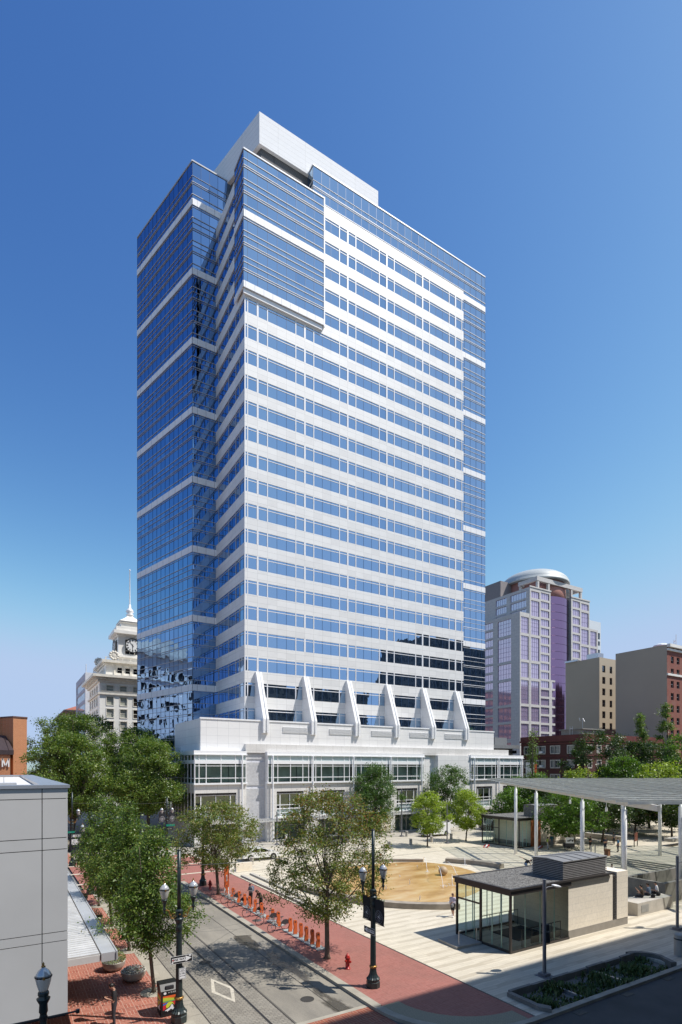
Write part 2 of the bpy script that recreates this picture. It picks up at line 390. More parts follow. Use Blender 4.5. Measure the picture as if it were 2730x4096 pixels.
# fins leaning against the base of the tower
finm = brick('fin_cladding', (.82,.82,.82), (.79,.79,.79), (.6,.6,.6), 30, 1.8, .02, off=0, dirt=.05, bump=.1)
for i in range(6):
    x = 32.7+8.05*i; f = MB()
    def prof(x0, x1, e):
        pts = [(YF+.05, 17.62), (YF+.05, 25.0+e), (YF-.45, 25.0+e), (74.25-e, 17.9), (74.25-e, 16.1-e*2), (74.58, 16.1-e*2), (74.58, 17.62)]
        f.extr([(x0, a, b) for a, b in pts], (x1-x0, 0, 0))
    prof(x-.34, x+.34, 0); prof(x-.46, x-.13, .14); prof(x+.13, x+.46, .14)
    f.build('buttress_fin', finm, T, True)

# ================================================================== PODIUM (same building, its own volume)
PD = thing('podium_building', 'low white podium with glazed upper storey at the foot of the tower', 'building', (54, 80, 0))
ub = MB(); ub.prism([(23.1, 74.6), (80.3, 74.6), (80.3, 92), (23.1, 88)], 12.95, 17.6)
ub.build('upper_block', W_POD, PD, True)
le = MB(); le.prism([(29.5, 73.9), (83.6, 73.9), (83.6, 84), (29.5, 84)], 12.9, 14.15); le.build('ledge', STONE_POD, PD, True)
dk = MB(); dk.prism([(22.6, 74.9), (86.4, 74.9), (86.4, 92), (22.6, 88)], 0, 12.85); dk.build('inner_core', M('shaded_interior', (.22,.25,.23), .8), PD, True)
lv = MB()
for i in range(6): lv.box(23.0, 84.6, 12.2+.3*i, 23.08, 87, 12.4+.3*i)
for i in range(5):
    xa = 35.6+8.05*i
    lw_ = MB()
    for j in range(7): lw_.box(xa, 74.5, 16.0+.13*j, xa+4.6, 74.595, 16.06+.13*j)
    lw_.build('vent_louver', W_METAL, PD, True)
lv.build('vent_louver', M('louver_white', (.6,.6,.61), .5), PD, True)
cl = MB(); cl.box(80.25, 74.75, 13.7, 80.33, 90, 17.7); cl.box(23.0, 74.5, 17.5, 80.4, 74.9, 17.72); cl.build('coping', W_METAL, PD, True)
OFFG = clearglass('podium_glass', (.78,.87,.82), .2)
BLIND = M('tan_roller_blind', (.74,.60,.40), .8, 0, .05)
ROOMW = M('office_back_wall', (.36,.41,.37), .8, 0, .3, .4)
FROST = M('frosted_band', (.50,.60,.60), .25, 0, .05)
DKBAND = M('dark_lintel', (.035,.03,.032), .5)
def glazed(x0, x1, y=73.4, left=False):
    """two storeys: glazed upper floor over stone with windows"""
    fr = Fr(x0, y, 1, 0); L = x1-x0
    st = MB()
    nb = max(1, round(L/8.05)); bw = L/nb
    holes = []
    for i in range(nb):
        a, b = i*bw+(.0 if (left and i == 0) else 1.45), (i+1)*bw-1.45
        holes.append((a+(.12 if left and i == 0 else 0), b, 3.45, 7.25))
    shop = [(i*bw+1.1, (i+1)*bw-1.1, .15, 2.9) for i in range(nb)]
    fr.holed(st, 0, L, 0, 8.4, holes+shop, .35); st.box(x0, y+.3, 8.2, x1, y+1.5, 8.4)
    fr.box(st, 0, L, 8.4, 8.42, -1.2, 0)
    st.build('stone_wall', STONE_POD, PD, True)
    for a, b, c, d in holes:
        w_ = MB(); fr.rect(w_, a, b, 4.7, 6.95, -.3, .002); W = w_.build('window', OFFG, PD, True)
        fm = MB()
        for u, t in ((a, .14), (b, .14), (a+(b-a)*.14, .12), (a+(b-a)*.5, .05), (b-(b-a)*.14, .12)): fr.box(fm, u-t/2, u+t/2, 3.45, 6.95, -.34, -.2)
        for z, t in ((4.7, .16), (5.25, .1), (6.9, .1), (4.1, .08), (3.5, .1)): fr.box(fm, a, b, z-t/2, z+t/2, -.34, -.18)
        fm.build('window_frame', W_METAL, W)
        bl = MB(); n3 = [a, a+(b-a)*.14, a+(b-a)*.5, b-(b-a)*.14, b]
        for i in range(4): fr.rect(bl, n3[i]+.06, n3[i+1]-.06, random.choice((5.3, 4.8, 5.9, 4.8)), 6.9, -.42)
        bl.build('roller_blind', BLIND, W)
        lb = MB(); fr.rect(lb, a, b, 6.97, 7.25, -.1); lb.build('lintel', DKBAND, W)
        lp = MB()
        for j in range(8): fr.box(lp, a, b, 4.12+.06*j, 4.15+.06*j, -.32, -.26)
        fr.rect(lp, a, b, 3.5, 4.62, -.33); lp.build('spandrel_louver', FROST, W)
    for a, b, c, d in shop:
        w_ = MB(); fr.rect(w_, a, b, c, d, -.3); W = w_.build('shop_window', OFFG, PD, True)
        fm = MB()
        for j in range(5): u = a+(b-a)*j/4; fr.box(fm, u-.06, u+.06, c, d, -.34, -.22)
        fr.box(fm, a, b, 2.2, 2.28, -.34, -.22); fm.build('window_frame', M('shop_frame', (.35,.33,.3), .5) if 'shop_frame' not in bpy.data.materials else bpy.data.materials['shop_frame'], W)
    # upper glazed storey
    g = MB(); fm = MB(); rb = MB(); fz = MB()
    us = []
    for i in range(nb):
        for q_ in (0, .62, 1.6, .5*bw, bw-1.6, bw-.62): us.append((i*bw+q_, .10 if q_ else .2))
    us.append((L, .2))
    for i in range(len(us)-1): fr.rect(g, us[i][0], us[i+1][0], 8.65, 11.3, 0, .004)
    for u, t in us: fr.box(fm, max(0, u-t/2), min(L, u+t/2), 8.65, 11.3, -.05, .06); fr.box(fm, max(0, u-t/2), min(L, u+t/2), 11.75, 12.5, -.05, .06)
    fr.box(fm, 0, L, 9.25, 9.36, 0, .07); fr.box(fm, 0, L, 10.95, 11.03, 0, .07)
    fr.box(fm, 0, L, 11.28, 11.8, -.4, .10); fr.box(fm, -.15, L+.1, 8.42, 8.66, -.6, .30); fr.box(fm, -.15, L+.1, 12.5, 12.62, -.4, .25)
    fr.box(fm, -.1, L+.05, 12.62, 13.1, -2.2, .12)
    fr.rect(fz, 0, L, 11.78, 12.5, -.02)
    G = g.build('glazed_storey', OFFG, PD, True); fm.build('window_frame', W_METAL, G); fz.build('clerestory', FROST, G)
    for i in range(nb):
        rb.box(x0+i*bw+.3, y+.40, 8.7, x0+i*bw+bw*.32, y+.44, 11.2); rb.box(x0+i*bw+bw*.32, y+.7, 8.7, x0+i*bw+bw*.68, y+.74, 11.2); rb.box(x0+i*bw+bw*.68, y+.45, 8.7, x0+(i+1)*bw-.2, y+.49, 11.2)
    rb.build('room_partition', ROOMW, G)
    ct = MB()
    for i in range(nb+1):
        u = i*bw if 0 < i < nb else (.7 if i == 0 else L-.7)
        if left and i == 0: continue
        fr_p = fr.P(u, 0, .34); ct.tube((fr_p[0], fr_p[1], 0), (fr_p[0], fr_p[1], 12.5), .11, n=10)
    ct.build('facade_column', W_METAL, G)
glazed(21.9, 29.3, left=True); glazed(32.6, 61.9); glazed(73.0, 87.1)
# west return of the corner bay
fr = Fr(21.9, 88, 0, -1); st = MB(); g = MB(); fm = MB()
fr.box(st, 0, 14.59, 0, 3.4, -.4, -.003); fr.box(st, 0, 14.59, 7.25, 8.395, -.4, -.003)
for j in range(10):
    u = 14.6*j/9; fr.box(fm, max(0, u-.06), min(14.5, u+.06), 3.4, 12.5, -.1, .05); fr.rect(g, u, min(14.6, u+1.62), 3.4, 12.5, -.05, .004)
fr.box(fm, 0, 14.5, 8.424, 8.655, -.4, .147); fr.box(fm, 0, 14.5, 11.284, 11.795, -.4, .097); fr.box(fm, 0, 14.45, 12.505, 13.094, -2, .094); fr.box(fm, 0, 14.6, 9.25, 9.35, 0, .07)
st.build('return_stone', STONE_POD, PD, True); G = g.build('return_glazing', OFFG, PD, True); fm.build('window_frame', W_METAL, G)
# recessed louvred bay and plain panel bay
rc = MB(); rc.box(29.35, 74.3, 0, 32.55, 74.85, 13.0); rc.build('louvre_backing', M('shade_backing', (.55,.56,.60), .7), PD, True)
sl = MB()
for j in range(92):
    if not (54 < j < 58 or 82 < j < 86): sl.box(29.4, 74.18+.004*(j % 2), .4+.135*j, 32.5, 74.28, .4+.135*j+.07)
sl.build('louvre_slats', M('white_slats', (.80,.80,.81), .5), PD, True)
for bx_ in ((29.0, 73.45, 0, 29.35, 74.85, 13.0), (32.55, 73.45, 0, 32.75, 74.85, 13.0), (61.9, 74.2, 0, 63.9, 74.85, 13.0), (65.2, 73.5, 0, 73.0, 74.85, 12.95), (63.9, 74.5, 0, 65.2, 74.85, 13.0)):
    si = MB(); si.box(*bx_); si.build('plain_panel', W_POD, PD, True)
# street awning of glass and slats
aw = MB(); aw.box(29.6, 71.6, 3.05, 63, 71.8, 3.25); aw.box(29.6, 73.2, 3.2, 63, 73.36, 3.4)
for i in range(84): aw.box(29.7+.4*i, 71.75, 3.2, 29.78+.4*i, 73.3, 3.3)
for i in range(12): aw.box(30+3*i, 71.75, 3.0, 30.12+3*i, 73.3, 3.2)
aw.build('street_canopy', M('awning_metal', (.55,.55,.54), .45, .3), PD, True)
rf = MB(); rf.box(44, 73.0, 0, 44.25, 73.36, 3.1); rf.build('entrance_pier', BEIGE, PD, True); rf = MB(); rf.box(52.5, 73.0, 0, 54.5, 73.38, 3.0); rf.build('entrance_pier', BEIGE, PD, True)
# ================================================================== BACKGROUND BUILDINGS
def sashmat(name, cols):
    m, N, L, b = newmat(name); o = N.new('ShaderNodeObjectInfo'); k = len(cols); r = N.new('ShaderNodeValToRGB'); r.color_ramp.interpolation = 'CONSTANT'; e = r.color_ramp.elements
    while len(e) < k: e.new(.5)
    for i in range(k): e[i].position = i/k; e[i].color = (*cols[i], 1)
    L.new(o.outputs['Random'], r.inputs[0]); L.new(r.outputs[0], b.inputs['Base Color']); b.inputs['Roughness'].default_value = .12; return m
PANE = mirror('window_pane', (.22,.26,.30), .05, .02, .8, .6, (.015,.017,.02))
def block(T, poly, z0, z1, wallm, holesets, paneM=None, depth=.25, name='wall', frameM=None, sill=None, framew=.1, bars=(1, 1), pname='window'):
    """walls on each polygon edge; holesets {edge: [(u0,u1,z0,z1)]}; every window its own part"""
    n = len(poly); mb = MB()
    for i in range(n):
        a, b = poly[i], poly[(i+1) % n]; L = math.hypot(b[0]-a[0], b[1]-a[1]); fr = Fr(a[0], a[1], b[0]-a[0], b[1]-a[1])
        hs = holesets.get(i, []); fr.holed(mb, 0, L, z0, z1, hs, depth)
        for k, (u0, u1, c, d) in enumerate(hs):
            g = MB(); fr.rect(g, u0, u1, c, d, -depth*.8, .004); W = g.build(pname, paneM or PANE, T, True)
            if frameM:
                f = MB()
                nx, ny = bars if not callable(bars) else bars(u1-u0, d-c)
                for j in range(nx+1): u = u0+(u1-u0)*j/nx; fr.box(f, max(u0, u-framew/2), min(u1, u+framew/2), c, d, -depth*.8, -depth*.8+.06)
                for j in range(ny+1): z = c+(d-c)*j/ny; fr.box(f, u0, u1, max(c, z-framew/2), min(d, z+framew/2), -depth*.8, -depth*.8+.06)
                if sill: fr.box(f, u0-.12, u1+.12, c-.2, c, 0, sill); fr.box(f, u0-.2, u0, c, d+.2, 0, sill*.7); fr.box(f, u1, u1+.2, c, d+.2, 0, sill*.7); fr.box(f, u0, u1, d, d+.2, 0, sill*.7)
                f.build('window_frame', frameM, W)
    mb.add([(p[0], p[1], z1) for p in poly], [tuple(range(n))])
    return mb.build(name, wallm, T, True)
def ring(mb, poly, z0, z1, out):
    """cornice: polygon pushed outwards"""
    n = len(poly); c = Vector((sum(p[0] for p in poly)/n, sum(p[1] for p in poly)/n)); q = []
    for i in range(n):
        a, b, d = Vector(poly[i-1]), Vector(poly[i]), Vector(poly[(i+1) % n])
        e1 = (b-a).normalized(); e2 = (d-b).normalized(); n1 = Vector((e1.y, -e1.x)); n2 = Vector((e2.y, -e2.x)); m_ = (n1+n2); m_ = m_/max(.3, m_.dot(n1))
        q.append(tuple(b+m_*out))
    mb.prism(q, z0, z1)
def rectp(x0, y0, x1, y1): return [(x0, y0), (x1, y0), (x1, y1), (x0, y1)]     # edge 0 front(-Y), 1 east, 2 back, 3 west

# ---- clock tower building
TERRA = M('glazed_white_terracotta', (.78,.755,.70), .6, 0, .10, .35, .15, 4)
TERRA2 = M('weathered_terracotta_trim', (.68,.64,.56), .7, 0, .15, 1)
K = thing('clock_tower_building', 'ornate white terracotta office block with a square clock tower and flagpole', 'building', (40, 172, 0))
mp_ = rectp(22.3, 162.3, 62, 184)
hs = {0: [], 3: []}
for r in range(8):
    zt = 30.3-3.4*r
    for c_ in range(9): hs[0].append((1.8+3.5*c_, 3.6+3.5*c_, zt-2.3, zt))
    for c_ in range(4): hs[3].append((3.2+4.3*c_, 4.9+4.3*c_, zt-2.3, zt))
for c_ in range(9): hs[0].append((1.8+3.5*c_, 3.6+3.5*c_, 31.9, 33.4))
for c_ in range(4): hs[3].append((3.2+4.3*c_, 4.9+4.3*c_, 31.9, 33.4))
hs[0] = [h for h in hs[0] if h[1] < 13.5]+[]
SHADE_ = M('drawn_window_shade', (.42,.43,.38), .5, 0, .3, .6)
SASH = sashmat('office_sash', [(.03,.025,.022), (.30,.31,.27), (.10,.09,.075), (.34,.35,.30), (.05,.04,.035)])
block(K, mp_, 0, 34.2, TERRA, hs, paneM=SASH, depth=.45, frameM=TERRA2, sill=.12, bars=(1, 2), framew=.12)
c = MB(); ring(c, mp_, 34.2, 34.8, .5); ring(c, mp_, 34.8, 35.4, 1.0); ring(c, mp_, 35.4, 36.1, 1.9); ring(c, mp_, 30.8, 31.3, .45)
for i in range(30): c.box(22.5+.9*i, 161.0, 34.85, 22.9+.9*i, 162.2, 35.4)
for i in range(20): c.box(21.1, 162.5+.9*i, 34.85, 22.2, 162.9+.9*i, 35.4)
for i in range(5): c.box(22.8+3.5*i-.1, 161.95, 31.9, 23.6+3.5*i, 162.28, 33.4)
c.build('cornice', TERRA2, K, True)
up = rectp(24.3, 165, 60, 181); hs = {0: [(3.0+2.15*i, 4.4+2.15*i, 37.4, 39.0) for i in range(5)]+[(3.0+2.15*i, 4.4+2.15*i, 36.15, 36.6) for i in range(5)], 3: [(2+2.4*i, 3.2+2.4*i, 37.2, 39.0) for i in range(5)]}
block(K, up, 34, 39.6, TERRA, hs, depth=.5, frameM=TERRA2, bars=(1, 2), name='attic_wall')
c = MB(); ring(c, up, 39.6, 40.1, .4); ring(c, up, 40.1, 40.8, 1.1)
for i in range(6): c.box(26.6+2.15*i-.22, 164.75, 36.1, 26.6+2.15*i+.22, 164.99, 39.5)
for i in range(14): c.box(24+2.2*i, 164.2, 40.8, 24.3+2.2*i, 164.5, 41.5)
c.box(24, 164.25, 41.45, 58, 164.5, 41.6); c.build('attic_cornice', TERRA2, K, True)
c = MB(); c.smooth = True
for (x, y) in ((26.3, 164.2), (24.2, 177)):
    for a in range(10): w_ = PI*2*a/10; c.ell((x+1.0*math.cos(w_), y, 42.1+1.0*math.sin(w_)), (.42, .35, .42), 8, 6)
    c.ell((x, y, 42.1), (.8, .25, .8), 12, 8)
c.build('cartouche', TERRA2, K, True)
sp = rectp(28.05, 168, 35.8, 175.7)
block(K, sp, 39, 48.7, TERRA, {0: [(1.9, 5.9, 43.6, 47.9)], 3: [(1.9, 5.9, 43.6, 47.9)]}, paneM=DARKIN, depth=.8, name='tower_shaft', frameM=TERRA2, bars=(3, 4), framew=.16, pname='belfry_opening')
c = MB(); ring(c, sp, 46.9, 47.5, .3); ring(c, sp, 47.5, 48.4, 1.3); ring(c, sp, 40.8, 41.4, .5); ring(c, sp, 48.4, 49.6, .6)
ring(c, [(29, 169), (34.8, 169), (34.8, 174.7), (29, 174.7)], 49.6, 51.2, 0); ring(c, [(29, 169), (34.8, 169), (34.8, 174.7), (29, 174.7)], 51.2, 51.6, .4)
x0_, y0_, h_ = 31.9, 171.8, 2.9
for k in range(6):
    a_, b_ = 2.9*(1-k/6)**1.3+.5, 2.9*(1-(k+1)/6)**1.3+.5; z_ = 51.6+.42*k
    c.add([(x0_-a_, y0_-a_, z_), (x0_+a_, y0_-a_, z_), (x0_+a_, y0_+a_, z_), (x0_-a_, y0_+a_, z_), (x0_-b_, y0_-b_, z_+.42), (x0_+b_, y0_-b_, z_+.42), (x0_+b_, y0_+b_, z_+.42), (x0_-b_, y0_+b_, z_+.42)],
          [(0,1,5,4), (1,2,6,5), (2,3,7,6), (3,0,4,7), (4,5,6,7)])
c.v = [(a, b, z+1.7) for a, b, z in c.v]; c.build('tower_crown', TERRA, K, True)
c = MB(); c.smooth = True; c.lathe([(.3, 53.8), (1.0, 54), (1.1, 54.4), (.6, 54.7), (1.15, 55.2), (.9, 55.8), (.4, 56.3), (.35, 57.2), (.2, 57.4), (.19, 57.5), (.12, 67.4), (.25, 67.6), (.1, 67.9)], (x0_, y0_, 0), 12)
c.v = [(a, b, z+1.7) for a, b, z in c.v]; c.build('flagpole', W_METAL, K, True)
def clock(o, ux, uy, r):
    fr = Fr(o[0], o[1], ux, uy); f = MB()
    n = 28
    f.extr([fr.P(r*math.cos(2*PI*i/n), o[2]+r*math.sin(2*PI*i/n), .45) for i in range(n)], (fr.n.x*.12, fr.n.y*.12, 0))
    F_ = f.build('clock_face', M('clock_white', (.75,.75,.73), .5, 0, .02) if 'clock_white' not in bpy.data.materials else bpy.data.materials['clock_white'], K, True)
    b = MB()
    for i in range(n):
        a0, a1 = 2*PI*i/n, 2*PI*(i+1)/n
        for r0, r1 in ((r*.93, r*1.06),):
            P = [fr.P(q*math.cos(a), o[2]+q*math.sin(a), .6) for q, a in ((r0, a0), (r1, a0), (r1, a1), (r0, a1))]; b.extr(P, (fr.n.x*.06, fr.n.y*.06, 0))
    for i in range(12):
        a = PI/2-2*PI*i/12; wd = .05 if i in (3, 9, 0) else .035
        for s_ in (-1, 0, 1):
            ca, sa = math.cos(a), math.sin(a); t_ = s_*.12*r/1.9
            P = [fr.P(q*ca-(t_+e)*sa, o[2]+q*sa+(t_+e)*ca, .59) for q, e in ((r*.62, -wd), (r*.86, -wd), (r*.86, wd), (r*.62, wd))]; b.extr(P, (fr.n.x*.03, fr.n.y*.03, 0))
    for a, l in ((math.radians(130), .78), (math.radians(268), .6)):
        ca, sa = math.cos(a), math.sin(a)
        P = [fr.P(q*ca-e*sa, o[2]+q*sa+e*ca, .62) for q, e in ((-.2*r, -.07), (l*r, -.05), (l*r, .05), (-.2*r, .07))]; b.extr(P, (fr.n.x*.03, fr.n.y*.03, 0))
    b.build('clock_hands_and_numerals', SIGNB, F_)
clock((31.9, 168, 46.1), 1, 0, 2.0); clock((28.05, 171.8, 46.1), 0, -1, 2.0)

# ---- white slab with glass strips, left of the clock tower building
K = thing('modern_slab_building', 'plain white slab office block with bands of blue strip windows on its side', 'building', (40, 235, 0))
pl_ = rectp(25.3, 219, 60, 249)
block(K, pl_, 0, 45.4, M('pale_concrete_slab', (.58,.58,.60), .8, 0, .06, .3), {3: [(1.5, 28.5, 43-4.25*i-3.0, 43-4.25*i) for i in range(8)]}, paneM=mirror('pale_blue_glass', (.62,.74,.80), .05), frameM=MULL, bars=(9, 1), framew=.3)
c = MB(); c.box(30, 222, 45.4, 40, 236, 48.6); c.tube((25.6, 219.4, 45.4), (25.6, 219.4, 48.5), .12); c.build('roof_box', M('roof_box_pale', (.55,.55,.55), .7), K, True)
# ---- tile roof building far left
K = thing('tile_roof_building', 'stone building with red clay tile roof and deep eaves behind the trees', 'building', (32, 275, 0))
pl_ = rectp(23.5, 255.5, 45, 310)
block(K, pl_, 0, 33.4, M('buff_stone', (.34,.29,.23), .8, 0, .1, .5), {0: [(2+4*i, 4+4*i, 29-4.3*j, 31.8-4.3*j) for i in range(4) for j in range(4)], 3: [(3+5*i, 5.2+5*i, 29-4.3*j, 31.8-4.3*j) for i in range(9) for j in range(3)]}, depth=.6, frameM=TERRA2, bars=(1, 2))
c = MB(); ring(c, pl_, 33.4, 34.0, 1.2); ring(c, pl_, 34.0, 34.6, 2.4); c.build('eaves', M('eaves_stone', (.30,.25,.20), .8), K, True)
c = MB(); a = [(21.2, 253.2, 34.6), (47.3, 253.2, 34.6), (47.3, 312, 34.6), (21.2, 312, 34.6), (30, 262, 38.5), (38, 262, 38.5), (38, 303, 38.5), (30, 303, 38.5)]
c.add(a, [(0,1,5,4), (1,2,6,5), (2,3,7,6), (3,0,4,7), (4,5,6,7)]); c.build('tile_roof', brick('clay_tiles', (.50,.16,.09), (.40,.12,.07), (.2,.07,.05), .6, .5, .08, dirt=.1), K, True)
# ---- orange brick building at the left edge
OB = brick('orange_brick', (.50,.19,.075), (.44,.155,.06), (.46,.28,.17), .42, .13, .02, dirt=.22, ds=.6, dirtcol=(.34,.12,.05), bump=.15)
K = thing('orange_brick_building', 'orange brick building with a dark metal awning at the left edge', 'building', (-4, 92, 0))
pb = [(-.3, 89.5), (1.1, 87.3), (2.75, 88.1), (2.75, 104), (-12, 104), (-12, 89.5)]
block(K, pb, 0, 17.6, OB, {}, name='brick_wall')
c = MB(); ring(c, pb, 17.6, 17.8, .08); c.build('coping', M('brown_coping', (.12,.06,.045), .6), K, True)
c = MB(); c.box(-12, 86.2, 0, .75, 89.4, 12.5); c.build('front_bay', OB, K, True)
c = MB(); c.add([(-12, 86.0, 12.5), (1.15, 86.0, 12.5), (1.15, 86.0, 13.1), (-12, 86.0, 13.1), (.2, 88.8, 15.2), (-12, 88.8, 15.2), (.9, 88.8, 12.5), (-12, 88.8, 12.5)],
                [(0,1,2,3), (3,2,4,5), (1,6,4,2), (0,7,6,1)])
for i in range(8): c.path([(.6-1.1*i, 85.98, 13.12), (0-1.1*i, 88.7, 15.2)], .05, 4)
c.build('metal_awning', M('brown_metal', (.07,.05,.05), .45, .3), K, True)
c = MB()
for p in ((.05, 0), (.05, 1)):
    pass
def letterM(mb, x, y, z, w_, h_, t_=.16):
    for a, b in (((0, 0), (0, h_)), ((w_, 0), (w_, h_)), ((0, h_), (w_/2, .12)), ((w_, h_), (w_/2, .12))):
        d = Vector((b[0]-a[0], 0, b[1]-a[1])).normalized(); nn = Vector((d.z, 0, -d.x))*t_/2
        A1 = Vector((x+a[0], y, z+a[1])); B1 = Vector((x+b[0], y, z+b[1])); mb.extr([A1-nn, B1-nn, B1+nn, A1+nn], (0, -.1, 0))
letterM(c, -.15, 86.1, 10.85, .72, 1.15); letterM(c, -1.4, 86.1, 10.85, .72, 1.15)
c.build('wall_letter', SIGNW, K, True)
c = MB()
for i in range(6): c.tube((-.6-2*i, 89.8, 17.8), (-.6-2*i, 89.8, 18.8), .03, n=5)
c.tube((-12, 89.8, 18.8), (-.6, 89.8, 18.8), .03, n=5); c.build('roof_railing', BLACK, K, True)

# ---- grey metal-panel building, lower left, with its long canopy
K = thing('grey_panel_building', 'low grey metal panelled building at the lower left corner with a long canopy', 'building', (-4, 30, 0))
GX, GY = 1.72, 19.3
c = MB(); frg = Fr(-9, GY, 1, 0)
ju = [0, 2.5, 5.0, 7.5, 10.01, 10.72]; jz = [3.0, 5.35, 5.64, 8.23, 8.59, 9.82, 10.15]
for i in range(5):
    for j in range(6): frg.box(c, ju[i]+.012, ju[i+1]-(.012 if i < 4 else 0), jz[j]+.012, jz[j+1]-.012, -.05, 0)
fre = Fr(GX, GY, 0, 1)
for i in range(9):
    for j in range(6): fre.box(c, 3*i+(.012 if i else 0.06), 3*i+2.988, jz[j]+.012, jz[j+1]-.012, -.05, 0)
c.build('metal_panel', GREYMET, K, True)
c = MB(); c.box(-9, GY+.06, 2.95, GX-.06, 45.9, 10.1); c.box(-9, GY+2.5, 0, GX-1.9, 45.9, 2.95); c.build('inner_wall', M('dark_joint', (.03,.03,.032), .8), K, True)
c = MB(); c.box(-9, GY-.06, 10.15, GX+.06, GY+.75, 10.25); c.box(GX-.75, GY+.75, 10.15, GX+.06, 46, 10.25); c.box(-9, GY+2.3, 10.15, GX-3.2, GY+3.0, 10.24)
c.box(-9, 44, 10.15, GX-.75, 46, 10.25); c.build('parapet_coping', M('coping_zinc', (.36,.37,.39), .35, .5, .08, 1), K, True)
c = MB(); c.box(-9, GY+.75, 10.1, GX-.75, 44, 10.13)
c.build('roof_membrane', brick('white_membrane', (.72,.70,.66), (.70,.68,.64), (.4,.4,.4), 1.6, 6, .03, wall=False, off=0, dirt=.15), K, True)
c = MB(); c.box(-.6, GY+1.0, 10.13, .35, GY+1.8, 10.3); c.box(-3.4, GY+.8, 10.13, -2.2, GY+1.7, 10.28); c.build('roof_hatch', M('hatch_grey', (.42,.43,.45), .5), K, True)
cp_ = MB(); cp_.box(GX+.05, 24.0, 2.95, 3.32, 50, 3.22); CP = cp_.build('canopy', M('canopy_face', (.60,.59,.575), .45, .2, .05), K, True)
c = MB()
for i in range(86): c.box(GX+.05, 24.02+.3*i, 3.22, 3.30, 24.02+.3*i+.24, 3.29)
c.build('ribbed_deck', M('ribbed_metal', (.68,.67,.65), .4, .35, .16, 1.2), CP)
c = MB(); c.box(3.36, 23.95, 2.93, 3.9, 50, 3.28); c.box(3.92, 23.9, 2.95, 3.97, 50, 3.3); c.build('gutter', M('gutter_zinc', (.56,.57,.58), .4, .4, .1, .8), CP)

# ---- buildings across the street behind the viewpoint (they cast the foreground shade and show in the glass)
def offb(name, label, poly, h, wm, rows=True):
    K = thing(name, label, 'building', (sum(p[0] for p in poly)/4, sum(p[1] for p in poly)/4, 0))
    c = MB(); c.prism(poly, 0, h); c.build('wall', wm, K, True)
    return K
STR = brick('striped_window_wall', (.07,.075,.085), (.06,.065,.07), (.16,.15,.14), 2.4, 3.6, .5, off=0, dirt=0, bump=0)
offb('corner_office_block', 'stone office block across the street, its roofline casting the shade on the kerb', rectp(7, -22, 62, 2), 43.7, STR)
offb('mid_rise_block', 'darker mid-rise block across the street, lower than its neighbour', rectp(66, -22, 104, 2), 37, STR)
offb('high_rise_block', 'tall dark high-rise block across the street at the far end', rectp(132, -30, 178, 2), 60, STR)
PKB = brick('pink_office_brick', (.38,.20,.15), (.34,.18,.13), (.05,.04,.04), 3.4, 3.5, .7, off=0, dirt=0, bump=0)
offb('added_brown_brick_block', 'unseen brown brick block added off to the right to be mirrored in the lavender glass', rectp(215, 5, 330, 88), 52, PKB)  # out of view, added so the lavender front glass has something to reflect
offb('added_pink_brick_block', 'unseen pinkish brick block added behind the white and blue tower for the lavender glass to mirror', rectp(92, 200, 150, 245), 50, PKB)  # hidden block added for the lavender side glass to reflect
K = thing('department_store', 'light grey stone department store mirrored in the tower side glass', 'building', (-50, 180, 0))
ps = rectp(-100, 160, -3, 200)
hs = {0: [(28+4.6*i, 30.6+4.6*i, 42-5.0*j-3.0, 42-5.0*j) for i in range(14) for j in range(7)]}
block(K, ps, 0, 46, M('light_grey_stone', (.93,.92,.90), .8, 0, .04), hs, depth=.6, paneM=DARKIN)
c = MB(); ring(c, ps, 46, 47.2, 1.6); ring(c, ps, 38.4, 38.7, .5); c.box(-50, 168, 47, -38, 182, 54); c.build('cornice', TERRA2, K, True)

# ---- purple glass tower with dome
GRAN = brick('pale_granite', (.60,.575,.545), (.57,.55,.52), (.42,.4,.38), 2.2, 1.1, .03, dirt=.1, ds=.1, bump=.05)
PGL = mirror('lavender_glass', (.84,.68,.70), .06, .002, .3, .6, (.60,.50,.72))
PBAR = M('lavender_bar', (.34,.29,.42), .4, .2, .03)
PGD = mirror('plum_glass', (.14,.08,.17), .04, .01, .2, .3, (.03,.01,.03))
K = thing('domed_office_tower', 'lavender glass and granite office tower with a shallow grey dome', 'office tower', (185, 150, 0))
def wgrid(cols, rows): return [(a, b, c_, d_) for a, b in cols for c_, d_ in rows]
tall = [(74.4, 76.9), (67.6, 73.4), (60.6, 66.6), (50.8, 59.6), (44.2, 49.8), (34.4, 43.2), (28, 33.4), (21.5, 27), (12, 20)]
small = [(77.2-3.35*j-2.55, 77.2-3.35*j) for j in range(20)]
bars_ = lambda w_, h_: (max(2, round(w_/1.2)), max(1, round(h_/1.7)))
main = rectp(167.4, 137.8, 179.3, 172)
block(K, main, 0, 78.3, GRAN, {0: wgrid([(.7, 5.4)], [(a, min(b, 76.9)) for a, b in tall])+wgrid([(6.2, 11.1)], small), 3: [h for h in wgrid([(17.5, 23), (25, 32.5)], [(a, b) for a, b in small[:3]])]}, paneM=PGL, depth=.4, frameM=PBAR, bars=bars_, framew=.09, name='granite_wall')
low = rectp(162, 137.85, 167.35, 170)
block(K, low, 0, 68.2, GRAN, {0: wgrid([(.6, 4.85)], tall[2:]), 3: wgrid([(2.2, 11.3)], [(a+.2, b) for a, b in tall[2:]])+wgrid([(12.5, 19)], small[3:])+wgrid([(21.5, 28)], tall[2:])}, paneM=PGL, depth=.4, frameM=PBAR, bars=bars_, framew=.09, name='granite_wall')
ext = rectp(179.35, 137.8, 182.7, 150)
